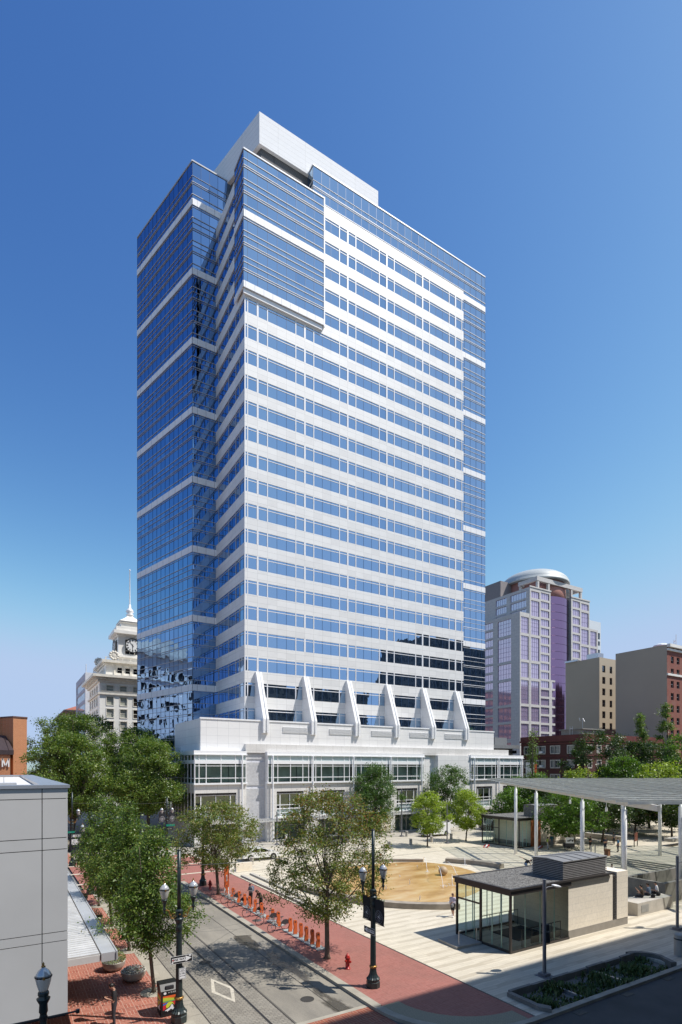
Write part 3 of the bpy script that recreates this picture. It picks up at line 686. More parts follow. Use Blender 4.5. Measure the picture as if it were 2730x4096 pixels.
block(K, ext, 0, 44.4, GRAN, {0: wgrid([(.7, 2.9)], [s_ for s_ in small if s_[1] < 44])}, paneM=PGL, depth=.4, frameM=PBAR, bars=(2, 1), framew=.09, name='granite_wall')
b2 = rectp(191.8, 137.8, 203.6, 165)
block(K, b2, 0, 78.3, GRAN, {0: wgrid([(.9, 5.5)], small)+wgrid([(6.4, 11.2)], [(a, min(b, 76.9)) for a, b in tall])}, paneM=PGL, depth=.4, frameM=PBAR, bars=bars_, framew=.09, name='granite_wall')
b3 = rectp(203.65, 138, 209.6, 160)
block(K, b3, 0, 67.5, GRAN, {0: wgrid([(.8, 5)], tall[2:])}, paneM=PGL, depth=.4, frameM=PBAR, bars=bars_, framew=.09, name='granite_wall')
c = MB(); c.prism([(185.5+12.9*math.cos(2*PI*i/48), 150.2+12.9*math.sin(2*PI*i/48)) for i in range(48)], 0, 77)
CG = c.build('curved_glass', mirror('mauve_glass', (.40,.24,.36), .10, .003, .2, .1, (.06,.03,.07)), K, True)
c = MB()
for j in range(22):
    z = 10+3.05*j; c.path([(185.5+12.95*math.cos(2*PI*i/48), 150.2+12.95*math.sin(2*PI*i/48), z) for i in range(24, 49)], .05, 4)
c.build('glass_joint', PGD, CG)
c = MB(); c.smooth = True; c.lathe([(11.9, 75.5), (11.9, 84.2), (11.0, 84.3)], (185.3, 150.3, 0), 40); c.build('drum', M('rose_render', (.42,.20,.16), .7, 0, .05, .3), K, True)
c = MB(); c.smooth = True
c.lathe([(13.4, 84.0), (13.6, 84.5)]+[(13.4*math.cos(a), 84.6+5.9*math.sin(a)) for a in [i*PI/2/9 for i in range(10)]], (185.3, 150.3, 0), 48)
c.build('dome', brick('dome_metal', (.50,.53,.52), (.46,.49,.48), (.3,.32,.32), 60, .5, .06, dirt=.1, rough=.5, bump=.1), K, True)
c = MB(); c.box(167.4, 152, 78.3, 176, 170, 84.6); c.build('plant_room', M('taupe_render', (.26,.235,.23), .8), K, True)
c = MB()
for x in (172.5, 178.6, 192.5, 198.5): c.box(x-.45, 138, 78.3, x+.45, 138.9, 82.6); c.box(x-.45, 146, 78.3, x+.45, 146.9, 82.6)
c.box(171.6, 137.9, 81.5, 199.2, 138.9, 83.1); c.box(171.6, 146, 81.5, 199.2, 146.9, 83.1); c.box(171.6, 138.9, 81.6, 172.6, 146, 83); c.box(198.2, 138.9, 81.6, 199.2, 146, 83)
c.box(167.2, 137.6, 78.2, 179.5, 137.9, 78.7); c.box(191.6, 137.6, 78.2, 203.8, 137.9, 78.7)
c.build('roof_trellis', GRAN, K, True)
for x, y, z, r in ((177, 146, 78.3, 2.4), (196.5, 144, 78.3, 2.4), (168.5, 166, 78.3, 2.0)):
    c = MB(); c.lathe([(r, z), (r, z+5.6), (r*.9, z+5.6), (r*.9, z+.2)], (x, y, 0), 20, .06); c.build('cooling_tower', M('galvanised', (.34,.37,.35), .5, .5) if 'galvanised' not in bpy.data.materials else bpy.data.materials['galvanised'], K, True)

# ---- tan, brick and distant buildings on the right
K = thing('tan_apartment_block', 'narrow tan apartment block with few windows beside the domed tower', 'building', (142, 96, 0))
TAN = M('tan_stucco', (.47,.40,.295), .85, 0, .03, .2); TAUPE = M('taupe_stucco', (.40,.35,.28), .85, 0, .03, .15)
pl_ = rectp(138.7, 90.9, 148, 101.5)
block(K, pl_, 0, 40.9, TAN, {0: wgrid([(1.3, 2.7), (4.7, 5.9)], [(38.8-3.15*j-1.9, 38.8-3.15*j) for j in range(10)])}, depth=.3, frameM=M('dark_sash', (.05,.045,.04), .5), bars=(1, 2), framew=.1)
c = MB(); c.box(138.4, 97.5, 40.9, 138.9, 101.6, 41.4); c.box(140.5, 92.5, 40.9, 143, 96, 42.6); c.build('roof_plant', SILVER, K, True)
K = thing('blank_wall_building', 'large building with a blank taupe side wall and red brick front', 'building', (146, 77, 0))
RB = brick('red_brick_front', (.26,.065,.04), (.22,.055,.035), (.2,.1,.08), .5, .16, .02, dirt=.2, bump=.1)
pl_ = rectp(133.8, 70.4, 168, 83.2)
c = MB(); Fr(133.8, 83.2, 0, -1).rect(c, 0, 12.8, 0, 39.9); c.build('blank_wall', TAUPE, K, True)
cols = [(1.7+2.6*i, 3.0+2.6*i) for i in range(8)]
fr = Fr(133.8, 70.4, 1, 0)
pl2 = rectp(133.85, 70.4, 168, 83.2)
block(K, pl2, 0, 39.8, RB, {0: wgrid(cols, [(37.3-2.92*j-1.65, 37.3-2.92*j) for j in range(12)])}, depth=.3, frameM=M('grey_sash', (.3,.3,.3), .5), bars=(1, 2), framew=.08, name='brick_wall')
c = MB(); fr.box(c, -.02, 34, 38.5, 39.0, 0, .35); fr.box(c, -.02, 34, 39.3, 40.0, 0, .8); fr.box(c, -.02, 34, 32.6, 33.1, 0, .3); c.build('cornice', TERRA, K, True)
c = MB(); c.ell((138, 74, 40.6), (1.8, 1.8, .7)); c.tube((141, 72, 40), (141, 72, 43.5), .08); c.tube((142, 73, 40), (142, 73, 42.5), .08); c.tube((141, 72, 42), (142, 73, 42), .06); c.build('roof_vent', W_METAL, K, True)
K = thing('dark_red_brick_building', 'dark red brick walk-up building behind the pergola', 'building', (112, 76, 0))
DR = brick('dark_red_brick', (.08,.02,.016), (.065,.017,.014), (.10,.04,.035), .5, .15, .02, dirt=.4, ds=.5, dirtcol=(.05,.018,.015), bump=.1)
pl_ = rectp(99.1, 68.2, 128, 84)
hs3 = []
for u0, u1 in ((1.0, 2.3), (4.3, 5.0), (5.2, 6.4), (7.9, 8.6), (8.9, 10.0), (12.0, 13.4)): hs3 += [(u0, u1, z-1.4, z) for z in (15.2, 12.2, 9.2, 6.2)]
hs0 = [(1.1+3.1*i, 2.3+3.1*i, z-1.4, z) for i in range(8) for z in (15.2, 12.2, 9.2, 6.2)]
block(K, pl_, 0, 16.6, DR, {0: hs0, 3: hs3}, depth=.25, paneM=sashmat('walkup_sash', [(.30,.31,.29), (.12,.15,.16), (.22,.25,.26), (.05,.06,.06), (.4,.4,.37)]), frameM=M('cream_sash', (.5,.47,.42), .6), bars=(2, 2), framew=.07, sill=.06)
c = MB(); ring(c, pl_, 16.2, 16.6, .25); ring(c, pl_, 16.6, 17.5, .12); ring(c, pl_, 15.7, 15.9, .15); ring(c, pl_, 13.1, 13.25, .12)
c.build('cornice', M('oxblood_trim', (.12,.028,.024), .7, 0, .2, .6), K, True)
c = MB(); c.box(101, 70, 17.5, 108, 75, 18.6); c.box(100.7, 69.7, 18.6, 108.3, 75.3, 18.8); c.build('roof_hut', M('hut_metal', (.30,.30,.27), .6, .3), K, True)
c = MB()
for a, b in (((104, 72, 18.8), (104, 72, 21)), ((102.5, 71, 20.9), (106, 73, 20.9)), ((103, 71.9, 20.5), (103, 72.1, 21.2)), ((105, 72.2, 20.5), (105, 72.6, 21.2))): c.tube(a, b, .05, n=5)
for x in (99.8, 100.6): c.tube((x, 72, 17.5), (x, 72, 19.3), .06, n=5)
c.tube((99.8, 72, 18.8), (100.6, 72, 18.8), .05, n=5); c.build('antenna', SILVER, K, True)
c = MB()
for u, z in ((5.3, 13.8), (5.3, 10.8), (2.0, 7.8)): Fr(99.1, 84, 0, -1).box(c, u, u+.7, z, z+.45, 0, .5)
c.build('window_air_conditioner', W_METAL, K, True)
K = thing('awning_shop_building', 'small cream shop building with grey roof and striped awning behind the podium', 'building', (98, 93, 0))
pl_ = rectp(91, 86.3, 99, 100); block(K, pl_, 0, 15.0, TERRA, {0: [(1+2.2*i, 2.4+2.2*i, 11.5, 13.4) for i in range(3)], 3: [(3+3*i, 5+3*i, 11, 13) for i in range(3)]}, depth=.3)
c = MB(); ring(c, pl_, 15.0, 15.8, 1.0); c.box(95, 88, 15.8, 99, 96, 17.6); c.build('flat_roof', M('roof_grey', (.20,.21,.22), .7), K, True)
c = MB()
for i in range(14): c.box(91.1+.56*i, 84.9, 13.9, 91.4+.56*i, 86.25, 14.6)
c.build('awning', BLACK, K, True)
K = thing('distant_white_tower', 'distant white office tower with dark window bands behind the domed tower', 'office tower', (282, 180, 0))
pl_ = rectp(262, 184, 282, 200)
block(K, pl_, 0, 91, M('far_white_panel', (.62,.66,.68), .6), {0: [(.3, 19.2, 78-4.6*j, 80.4-4.6*j) for j in range(8)]+[(.3, 19.2, 81.5, 85)]}, depth=.5)
K = thing('vertical_sign_pylon', 'white pylon with a stacked red sign face at the street corner by the podium', 'sign', (81.8, 67.1, 0))
c = MB(); c.box(81.0, 66.6, 0, 82.1, 67.6, 11.7); c.build('pylon', M('pylon_white', (.6,.6,.6), .5), K, True)
c = MB()
for i in range(9): c.box(82.14, 66.7, 3.6+.88*i, 82.9, 67.5, 4.36+.88*i)
c.build('red_letter_box', M('sign_red', (.42,.012,.02), .4), K, True)
# ================================================================== GROUND, STREETS, PLAZA
def pave_basket(name, c1, c2, mort, cell=.42, rot=0, rough=.75, dirt=.2):
    """basket-weave brick: two brick textures at right angles swapped by a checker"""
    m, N, L, b = newmat(name); v = coords(N, L, rot=rot); outs = []; facs = []
    for r in (0, PI/2):
        mp = N.new('ShaderNodeMapping'); mp.inputs['Rotation'].default_value = (0, 0, r); L.new(v, mp.inputs[0])
        t = N.new('ShaderNodeTexBrick'); t.offset = 0
        for k, x in (('Scale', 1), ('Mortar Size', .012), ('Mortar Smooth', .2), ('Brick Width', cell), ('Row Height', cell/3), ('Bias', -.1)): t.inputs[k].default_value = x
        t.inputs['Color1'].default_value = (*c1, 1); t.inputs['Color2'].default_value = (*c2, 1); t.inputs['Mortar'].default_value = (*mort, 1)
        L.new(mp.outputs[0], t.inputs['Vector']); outs.append(t.outputs['Color'])
    ch = N.new('ShaderNodeTexChecker'); ch.inputs['Scale'].default_value = 1/cell; L.new(v, ch.inputs['Vector'])
    c = mix(N, L, ch.outputs['Fac'], outs[0], outs[1])
    f = noise(N, L, v, .5, 6, .6); c = mix(N, L, mathn(N, L, 'MULTIPLY', ramp(N, L, f, [(.4, (0,)*3), (.7, (1,)*3)]), dirt), c, (.16, .09, .07))
    sp = ramp(N, L, noise(N, L, v, 9, 3), [(.3, (.86,)*3), (.7, (1.1,)*3)]); c = mix(N, L, 1, c, sp, 'MULTIPLY')
    L.new(c, b.inputs['Base Color']); b.inputs['Roughness'].default_value = rough; return m
BK1 = pave_basket('basket_weave_brick', (.37,.125,.082), (.29,.09,.06), (.50,.32,.25), .42)
BK2 = pave_basket('pink_brick_paving', (.335,.125,.098), (.285,.10,.078), (.33,.16,.13), .42, dirt=.3)
def concrete(name, col, joint, jx, jy, dark=(.10,.095,.085), damt=.3, loc=(0, 0, 0), sc=.35, jw=.02, wet=False):
    m, N, L, b = newmat(name); v = coords(N, L, loc=loc)
    t = N.new('ShaderNodeTexBrick'); t.offset = 0
    for k, x in (('Scale', 1), ('Mortar Size', jw), ('Mortar Smooth', .3), ('Brick Width', jx), ('Row Height', jy)): t.inputs[k].default_value = x
    t.inputs['Color1'].default_value = (*shade(col, 1.04), 1); t.inputs['Color2'].default_value = (*shade(col, .94), 1); t.inputs['Mortar'].default_value = (*joint, 1); L.new(v, t.inputs['Vector'])
    mp = N.new('ShaderNodeMapping'); mp.inputs['Scale'].default_value = (1, .28, 1); L.new(v, mp.inputs[0])
    f = noise(N, L, mp.outputs[0], sc*2, 7, .62)
    c = mix(N, L, mathn(N, L, 'MULTIPLY', ramp(N, L, f, [(.42, (0,)*3), (.68, (1,)*3)]), damt), t.outputs['Color'], dark)
    # thin cracks
    vo = N.new('ShaderNodeTexVoronoi'); vo.feature = 'DISTANCE_TO_EDGE'; vo.inputs['Scale'].default_value = .16
    wv = mix(N, L, .35, v, N.new('ShaderNodeTexNoise').outputs['Color']); L.new(wv, vo.inputs['Vector'])
    c = mix(N, L, ramp(N, L, vo.outputs['Distance'], [(0, (.55,)*3), (.006, (0,)*3)]), c, dark)
    sp = ramp(N, L, noise(N, L, v, 14, 4), [(.3, (.86,)*3), (.7, (1.1,)*3)]); c = mix(N, L, 1, c, sp, 'MULTIPLY')
    L.new(c, b.inputs['Base Color']); b.inputs['Roughness'].default_value = .85
    return m
ROADC = concrete('street_concrete', (.27,.245,.20), (.08,.075,.065), 3.66, 5.2, damt=.5, loc=(-6.9-.1, 0, 0))
APRON = concrete('track_apron_concrete', (.33,.30,.245), (.17,.155,.125), 30, 2.4, damt=.25)
ASPH = M('asphalt', (.060,.060,.060), .85, 0, .25, .5, .4, 60)
def setts():
    m, N, L, b = newmat('granite_setts'); v = coords(N, L)
    nz = N.new('ShaderNodeTexNoise'); nz.inputs['Scale'].default_value = 2.5; L.new(v, nz.inputs['Vector'])
    vv = mix(N, L, .012, v, nz.outputs['Color'])
    t = N.new('ShaderNodeTexBrick'); t.offset = .5
    for k, x in (('Scale', 1), ('Mortar Size', .016), ('Mortar Smooth', .6), ('Brick Width', .26), ('Row Height', .14)): t.inputs[k].default_value = x
    t.inputs['Color1'].default_value = (.28,.255,.21,1); t.inputs['Color2'].default_value = (.20,.18,.15,1); t.inputs['Mortar'].default_value = (.085,.078,.066,1); L.new(vv, t.inputs['Vector'])
    c = mix(N, L, mathn(N, L, 'MULTIPLY', ramp(N, L, noise(N, L, v, .7, 5), [(.35, (0,)*3), (.65, (1,)*3)]), .55), t.outputs['Color'], (.27,.25,.21))
    L.new(c, b.inputs['Base Color']); b.inputs['Roughness'].default_value = .8
    L.new(bumpn(N, L, mathn(N, L, 'SUBTRACT', 1, t.outputs['Fac']), .5, .02), b.inputs['Normal']); return m
SETT = setts()
def plaza():
    m, N, L, b = newmat('plaza_granite'); v = coords(N, L)
    t = N.new('ShaderNodeTexBrick'); t.offset = .37
    for k, x in (('Scale', 1), ('Mortar Size', .008), ('Mortar Smooth', .3), ('Brick Width', .9), ('Row Height', .22)): t.inputs[k].default_value = x
    t.inputs['Color1'].default_value = (.63,.57,.455,1); t.inputs['Color2'].default_value = (.56,.505,.40,1); t.inputs['Mortar'].default_value = (.43,.385,.30,1); L.new(v, t.inputs['Vector'])
    s = N.new('ShaderNodeSeparateXYZ'); L.new(v, s.inputs[0])
    nz = N.new('ShaderNodeTexNoise'); nz.inputs['Scale'].default_value = .9; nz.inputs['Detail'].default_value = 1; L.new(v, nz.inputs['Vector'])
    y = mathn(N, L, 'ADD', mathn(N, L, 'MULTIPLY', s.outputs[1], 1/.88), mathn(N, L, 'MULTIPLY', nz.outputs['Fac'], .25))
    fr = mathn(N, L, 'FRACT', y); st = ramp(N, L, fr, [(.0, (0,)*3), (.55, (0,)*3), (.6, (1,)*3), (.95, (1,)*3), (1, (0,)*3)])
    n2 = N.new('ShaderNodeTexWhiteNoise'); n2.noise_dimensions = '2D'
    sn = N.new('ShaderNodeVectorMath'); sn.operation = 'SNAP'; sn.inputs[1].default_value = (.9, .22, 1); L.new(v, sn.inputs[0]); L.new(sn.outputs[0], n2.inputs['Vector'])
    amt = mathn(N, L, 'MULTIPLY', mathn(N, L, 'MULTIPLY', st, ramp(N, L, n2.outputs['Value'], [(.1, (.3,)*3), (.5, (1,)*3)])), .45)
    c = mix(N, L, amt, t.outputs['Color'], (.34,.285,.20))
    c = mix(N, L, mathn(N, L, 'MULTIPLY', ramp(N, L, noise(N, L, v, .25, 6), [(.45, (0,)*3), (.75, (1,)*3)]), .18), c, (.33,.30,.24))
    L.new(c, b.inputs['Base Color']); b.inputs['Roughness'].default_value = .7; return m
PLAZA = plaza()
KERB = M('kerb_concrete', (.34,.31,.25), .85, 0, .18, 1.2)
TACT = brick('tactile_strip', (.36,.33,.22), (.33,.30,.20), (.24,.22,.15), .1, .1, .03, wall=False, off=0, dirt=.2)
def sheet(name, poly, z, m, kind='structure'):
    c = MB(); c.add([(p[0], p[1], z) for p in poly], [tuple(range(len(poly)))]); return tag(c.build(name, m), kind=kind)
def slab(name, poly, z0, z1, m): c = MB(); c.prism(poly, z0, z1); return structure(c, name, m)
sheet('ground', rectp(-900, -400, 1500, 1600), -.16, M('far_ground', (.16,.155,.14), .9, 0, .2, .02))
sheet('tram_street', rectp(6.9, -40, 14.2, 420), -.14, ROADC)
sheet('cross_street', rectp(14.2, 2.5, 300, 15.6), -.14, ASPH)
sheet('west_cross_street', rectp(-80, 2.5, 6.9, 15), -.14, ASPH)
sheet('track_bed', rectp(7.55, -40, 10.55, 420), -.135, SETT)
sheet('track_apron', rectp(6.9, -40, 7.5, 420), -.1355, APRON)
c = MB()
for x in (8.35, 9.71):
    c.box(x-.055, -40, -.135, x-.015, 300, -.124); c.box(x+.03, -40, -.135, x+.055, 300, -.128)
structure(c, 'tram_rails', M('rail_steel', (.10,.09,.08), .4, .7))
c = MB()
for x in (8.35, 9.71): c.box(x-.015, -40, -.14, x+.03, 300, -.130)
structure(c, 'rail_groove', BLACK)
# edge joints, lane joint with tar, dark wet patch
c = MB(); c.box(10.56, -40, -.14, 10.62, 300, -.132); c.box(7.49, -40, -.14, 7.545, 300, -.132); c.box(12.8, 18, -.14, 12.84, 90, -.1335); structure(c, 'road_joints', M('tar_joint', (.045,.04,.035), .7))
def wet():
    m, N, L, b = newmat('damp_patch'); v = coords(N, L); s = N.new('ShaderNodeSeparateXYZ'); L.new(v, s.inputs[0])
    mp = N.new('ShaderNodeMapping'); mp.inputs['Scale'].default_value = (1, .35, 1); L.new(v, mp.inputs[0])
    f = noise(N, L, mp.outputs[0], .9, 6, .6)
    dx = mathn(N, L, 'MULTIPLY', mathn(N, L, 'ABSOLUTE', mathn(N, L, 'SUBTRACT', s.outputs[0], 13.2)), .28)
    g = mathn(N, L, 'SUBTRACT', f, dx); a = ramp(N, L, g, [(.38, (0,)*3), (.46, (1,)*3)])
    b.inputs['Base Color'].default_value = (.07,.062,.05, 1); b.inputs['Roughness'].default_value = .3
    tr = N.new('ShaderNodeBsdfTransparent'); ms = N.new('ShaderNodeMixShader'); L.new(mathn(N, L, 'MULTIPLY', a, .62), ms.inputs[0]); L.new(tr.outputs[0], ms.inputs[1]); L.new(b.outputs[0], ms.inputs[2])
    L.new(ms.outputs[0], N['Material Output'].inputs[0]); return m
sheet('damp_road_patch', [(11.3, 20.9), (14.18, 20.9), (14.18, 33.5), (12.6, 34), (11.9, 30)], -.131, wet())
# brick crosswalk at the near junction and far brick intersection
DKBR = pave_basket('crosswalk_brick', (.33,.085,.04), (.22,.05,.03), (.42,.26,.18), .42, dirt=.5)
sheet('brick_crosswalk', rectp(6.9, 17.2, 14.3, 20.7), -.1300, DKBR)
c = MB(); c.box(6.9, 20.7, -.14, 14.2, 20.95, -.1285); structure(c, 'crosswalk_edge', KERB)
sheet('brick_intersection', rectp(6.0, 52.2, 19.6, 68.4), -.004, BK2)
CW = M('pale_crosswalk_line', (.52,.46,.36), .8, 0, .1, 2)
c = MB()
for y in (55.6, 61.2, 66.2): c.box(4, y-.22, -.002, 19.5, y+.22, .006)
structure(c, 'crosswalk_lines', CW)
c = MB()
D = [(9.13, 27.74), (9.72, 26.02), (9.18, 24.35), (8.6, 26.0)]; cx_, cy_ = 9.16, 26.04
Di = [(cx_+(p[0]-cx_)*.66, cy_+(p[1]-cy_)*.74) for p in D]
for i in range(4):
    a, b_, e, f_ = D[i], D[(i+1) % 4], Di[(i+1) % 4], Di[i]; c.prism([a, b_, e, f_], -.136, -.1305)
structure(c, 'diamond_marking', M('worn_white_paint', (.50,.46,.38), .8, 0, .15, 6))
# sidewalks
west = [(-60, 16.2), (6.45, 16.2), (6.45, 52.2), (4.5, 54.5), (-60, 54.5)]
slab('west_sidewalk', west, -.15, 0, BK1)
slab('west_kerb', [(6.46, 16.2), (6.9, 16.2), (6.9, 52.2), (6.46, 52.2)], -.15, .002, KERB)
slab('west_sidewalk_north', [(-60, 68.4), (6.9, 68.4), (6.9, 300), (-60, 300)], -.15, 0, BK1)
slab('east_sidewalk_north', [(14.2, 68.4), (100, 68.4), (100, 76), (22, 76), (22, 300), (14.2, 300)], -.15, 0, M('grey_paving', (.36,.335,.29), .85, 0, .12, .6))
cor = [(14.62+4.6-4.6*math.cos(a), 20.2-4.3*math.sin(a)) for a in [i*PI/2/10 for i in range(11)]]
cork = [(14.2+5.0-5.0*math.cos(a), 20.3-4.7*math.sin(a)) for a in [i*PI/2/10 for i in range(11)]]
slab('east_sidewalk', [(14.62, 52.2)]+cor+[(19.6, 15.9), (19.6, 52.2)], -.15, 0, BK2)
c = MB(); c.prism([(14.2, 20.3), (14.62, 20.3), (14.62, 52.2), (14.2, 52.2)], -.15, .003)
for i in range(10): c.prism([cork[i], cork[i+1], cor[i+1], cor[i]], -.15, .003)
c.box(19.2, 15.6, -.15, 120, 15.9, .003); structure(c, 'east_kerb', KERB)
tin = [(14.62+4.6-3.7*math.cos(a), 20.2-3.4*math.sin(a)) for a in [i*PI/2/10 for i in range(11)]]
c = MB()
for i in range(10): c.prism([cor[i], cor[i+1], tin[i+1], tin[i]], .0005, .008)
structure(c, 'tactile_strip', TACT)
# slot drain
c = MB(); c.box(19.6, 15.9, -.15, 19.7, 54.5, -.02); structure(c, 'slot_drain', BLACK)
c = MB()
for a in ((19.7, 15.9, 20.45, 18.2), (31.2, 15.9, 120, 18.2), (19.7, 18.2, 120, 61.2)): c.box(a[0], a[1], -.15, a[2], a[3], 0)
structure(c, 'plaza_paving', PLAZA)
sheet('park_street', rectp(19.7, 61.2, 300, 68.4), -.02, concrete('light_street_pavers', (.47,.43,.35), (.33,.30,.25), 2.4, 1.2, damt=.2, dark=(.2,.18,.15)))
c = MB(); c.box(19.75, 53.6, -.01, 60, 53.8, .01); structure(c, 'plaza_joint', KERB)
# long ledges beside the sidewalk, low wall
for i, (a, b_) in enumerate((((19.95, 51.4), (19.98, 34.5)), ((21.1, 51.9), (20.9, 40.5)))):
    c = MB(); x0_, y0_ = a; x1_, y1_ = b_; c.prism([(x0_, y0_), (x0_+.34, y0_), (x1_+.34, y1_), (x1_, y1_)], 0, .16)
    c.prism([(x0_-.02, y0_), (x0_+.0, y0_), (x1_, y1_), (x1_-.02, y1_)], 0, .12)
    tag(c.build('stone_ledge', [CONC]), ('long low stone ledge nearest the brick sidewalk', 'shorter low stone ledge one step further into the plaza')[i], 'ledge', 'stone ledges beside the sidewalk')
c = MB(); c.box(20.5, 54.1, 0, 22.3, 54.6, .85); tag(c.build('low_wall', BEIGE), 'short beige stone wall behind the street tree at the brick intersection', 'wall')
# fountain
def poolmat():
    m, N, L, b = newmat('wet_amber_stone'); v = coords(N, L)
    mp = N.new('ShaderNodeMapping'); mp.inputs['Scale'].default_value = (.6, 1.3, 1); L.new(v, mp.inputs[0])
    f = noise(N, L, mp.outputs[0], .45, 6, .6)
    c = ramp(N, L, f, [(.3, (.30,.155,.04)), (.5, (.50,.31,.12)), (.62, (.56,.40,.20)), (.8, (.62,.52,.34))])
    L.new(c, b.inputs['Base Color']); b.inputs['Roughness'].default_value = .22; b.inputs['Specular IOR Level'].default_value = .35
    L.new(bumpn(N, L, noise(N, L, v, 3.2, 3), .25, .02), b.inputs['Normal']); return m
pool = [(26.0,34.9),(28.0,33.3),(31,33.0),(35,34.2),(38.5,36.3),(41.0,39.5),(42.0,43),(41.9,46.3),(40.6,48.6),(37.8,50.0),(34,50.6),(30,50),(26.5,47.5),(24.7,43.5),(24.6,39)]
def smoothp(p, it=3):
    for _ in range(it): p = [q for i in range(len(p)) for q in ((p[i][0]*.75+p[(i+1) % len(p)][0]*.25, p[i][1]*.75+p[(i+1) % len(p)][1]*.25), (p[i][0]*.25+p[(i+1) % len(p)][0]*.75, p[i][1]*.25+p[(i+1) % len(p)][1]*.75))]
    return p
tag(sheet('fountain_pool', smoothp(pool), .006, poolmat()), kind='structure')
def arcwall(pts, w_, h_, m, name, label, cat='bench', group=None):
    c = MB(); n = len(pts); L_, R_ = [], []
    for i, p in enumerate(pts):
        a = Vector(pts[max(0, i-1)]); b_ = Vector(pts[min(n-1, i+1)]); d = (b_-a).normalized(); q = Vector((d.y, -d.x))*w_/2
        L_.append(tuple(Vector(p)-q)); R_.append(tuple(Vector(p)+q))
    for i in range(n-1):
        c.prism([L_[i], L_[i+1], R_[i+1], R_[i]], 0.02, h_); c.prism([(L_[i][0]*.97+R_[i][0]*.03, L_[i][1]*.97+R_[i][1]*.03), (L_[i+1][0]*.97+R_[i+1][0]*.03, L_[i+1][1]*.97+R_[i+1][1]*.03), (R_[i+1][0]*.97+L_[i+1][0]*.03, R_[i+1][1]*.97+L_[i+1][1]*.03), (R_[i][0]*.97+L_[i][0]*.03, R_[i][1]*.97+L_[i][1]*.03)], 0, .02)
    return tag(c.build(name, m), label, cat, group)
def sm(pts, it=3):
    for _ in range(it):
        q = [pts[0]]
        for i in range(len(pts)-1):
            a, b_ = pts[i], pts[i+1]; q += [(a[0]*.75+b_[0]*.25, a[1]*.75+b_[1]*.25), (a[0]*.25+b_[0]*.75, a[1]*.25+b_[1]*.75)]
        pts = q+[pts[-1]]
    return pts
BSTONE = M('weathered_bench_stone', (.30,.26,.21), .8, 0, .25, 1.5)
gb = 'curved stone benches round the fountain'
arcwall(sm([(27.5, 52.2), (31, 52.6), (34.5, 52.0), (38, 50.6), (40.9, 48.6)]), .5, .3, BSTONE, 'curved_bench', 'thin curved stone bench along the far edge of the fountain', group=gb)
arcwall(sm([(42.9, 47.0), (44.2, 45.2), (45.0, 43.4), (45.3, 41.0)]), .9, .48, BSTONE, 'curved_bench', 'thick curved stone bench right of the stone ball', group=gb)
arcwall(sm([(22.6, 43.5), (22.9, 40), (24.0, 36.5), (25.6, 34.0), (27.5, 32.3), (29.7, 31.1)]), .7, .42, BSTONE, 'curved_bench', 'long curved stone bench along the near edge of the fountain', group=gb)
c = MB(); c.smooth = True; c.ell((37.46, 41.48, .44), (.46, .46, .46), 28, 18)
tag(c.build('stone_ball', M('speckled_ball_stone', (.40,.30,.19), .55, 0, .15, 8, .2, 30)), 'large round stone ball standing in the shallow fountain', 'stone ball')
WATER = M('water_spray', (.85,.87,.9), .2, 0, .02)
jets = [((39.41,47.0,.0),(37.08,43.42,0),1.2), ((36.29,41.44,.3),(33.7,37.28,0),1.3), ((44.4,45.6,.4),(43.2,44.3,0),.5), ((39.32,43.11,.9),(38.0,40.0,0),.5), ((35.8,38.4,.0),(34.7,37.2,0),.9)]
c = MB()
for a, b_, h_ in jets:
    P = []
    for i in range(11):
        t = i/10; P.append((a[0]+(b_[0]-a[0])*t, a[1]+(b_[1]-a[1])*t, a[2]+(b_[2]-a[2])*t+4*h_*t*(1-t)))
    c.path(P, [.014+.005*(i % 3) for i in range(11)], 5)
    for k in range(10): c.ell((b_[0]+random.uniform(-.3, .3), b_[1]+random.uniform(-.3, .3), random.uniform(.02, .2)), (.04, .04, .03), 5, 3)
for x, y, h_ in ((28.69,34.54,.55), (28.69,39.15,.45), (31.78,39.71,.55), (33.2,42.97,.3), (38.2,46.4,.25)):
    for k in range(7): c.path([(x, y, 0), (x+random.uniform(-.08, .08), y+random.uniform(-.08, .08), h_*random.uniform(.5, 1))], [.022, .008], 4)
tag(c.build('fountain_spray', WATER), 'thin white water jets arching over the amber fountain floor', 'water jets', kind='stuff')
# terrace and steps under the pergola
TER = concrete('terrace_slabs', (.40,.375,.30), (.20,.19,.15), 1.8, 1.8, damt=.15)
sheet('pergola_floor', [(38.5, 24.6), (58.0, 24.6), (58.0, 39.5), (46.5, 40.5), (38.5, 33)], .004, TER)
c = MB()
for i in range(4): c.box(58.2+.42*i, 18, 0, 100, 38.9-.42*i, .15*(i+1))
structure(c, 'terrace_steps', TER)
# concrete seating block, tall planter wall, back bench
c = MB(); c.box(39.15, 22.65, 0, 43.9, 24.1, .92); CB = tag(c.build('concrete_seat_block', CONC), 'long board-marked concrete block that three people sit on', 'bench')
c = MB(); c.box(39.6, 22.63, .18, 40.55, 22.65, .72); c.build('access_plate', M('grey_plate', (.30,.30,.29), .5, .3), CB)
c = MB(); c.box(44.6, 23.6, 0, 56, 23.9, 1.6); c.box(44.6, 23.9, 0, 44.9, 27, 1.6); c.box(44.9, 26.7, 0, 56, 27, 1.6); tag(c.build('concrete_planter', M('dark_concrete', (.20,.19,.17), .85, 0, .2, 1.5)), 'tall dark concrete planter at the right edge behind the seated people', 'planter')
c = MB(); c.box(76.2, 46.5, 0, 77.0, 56, .75); tag(c.build('back_bench', CONC), 'long low wall bench in the shade of the far trees', 'bench')
c = MB(); c.box(77.5, 40.0, .6, 84, 41.2, 1.05); tag(c.build('stone_bench', CONC), 'square stone bench at the far right on the terrace', 'bench')
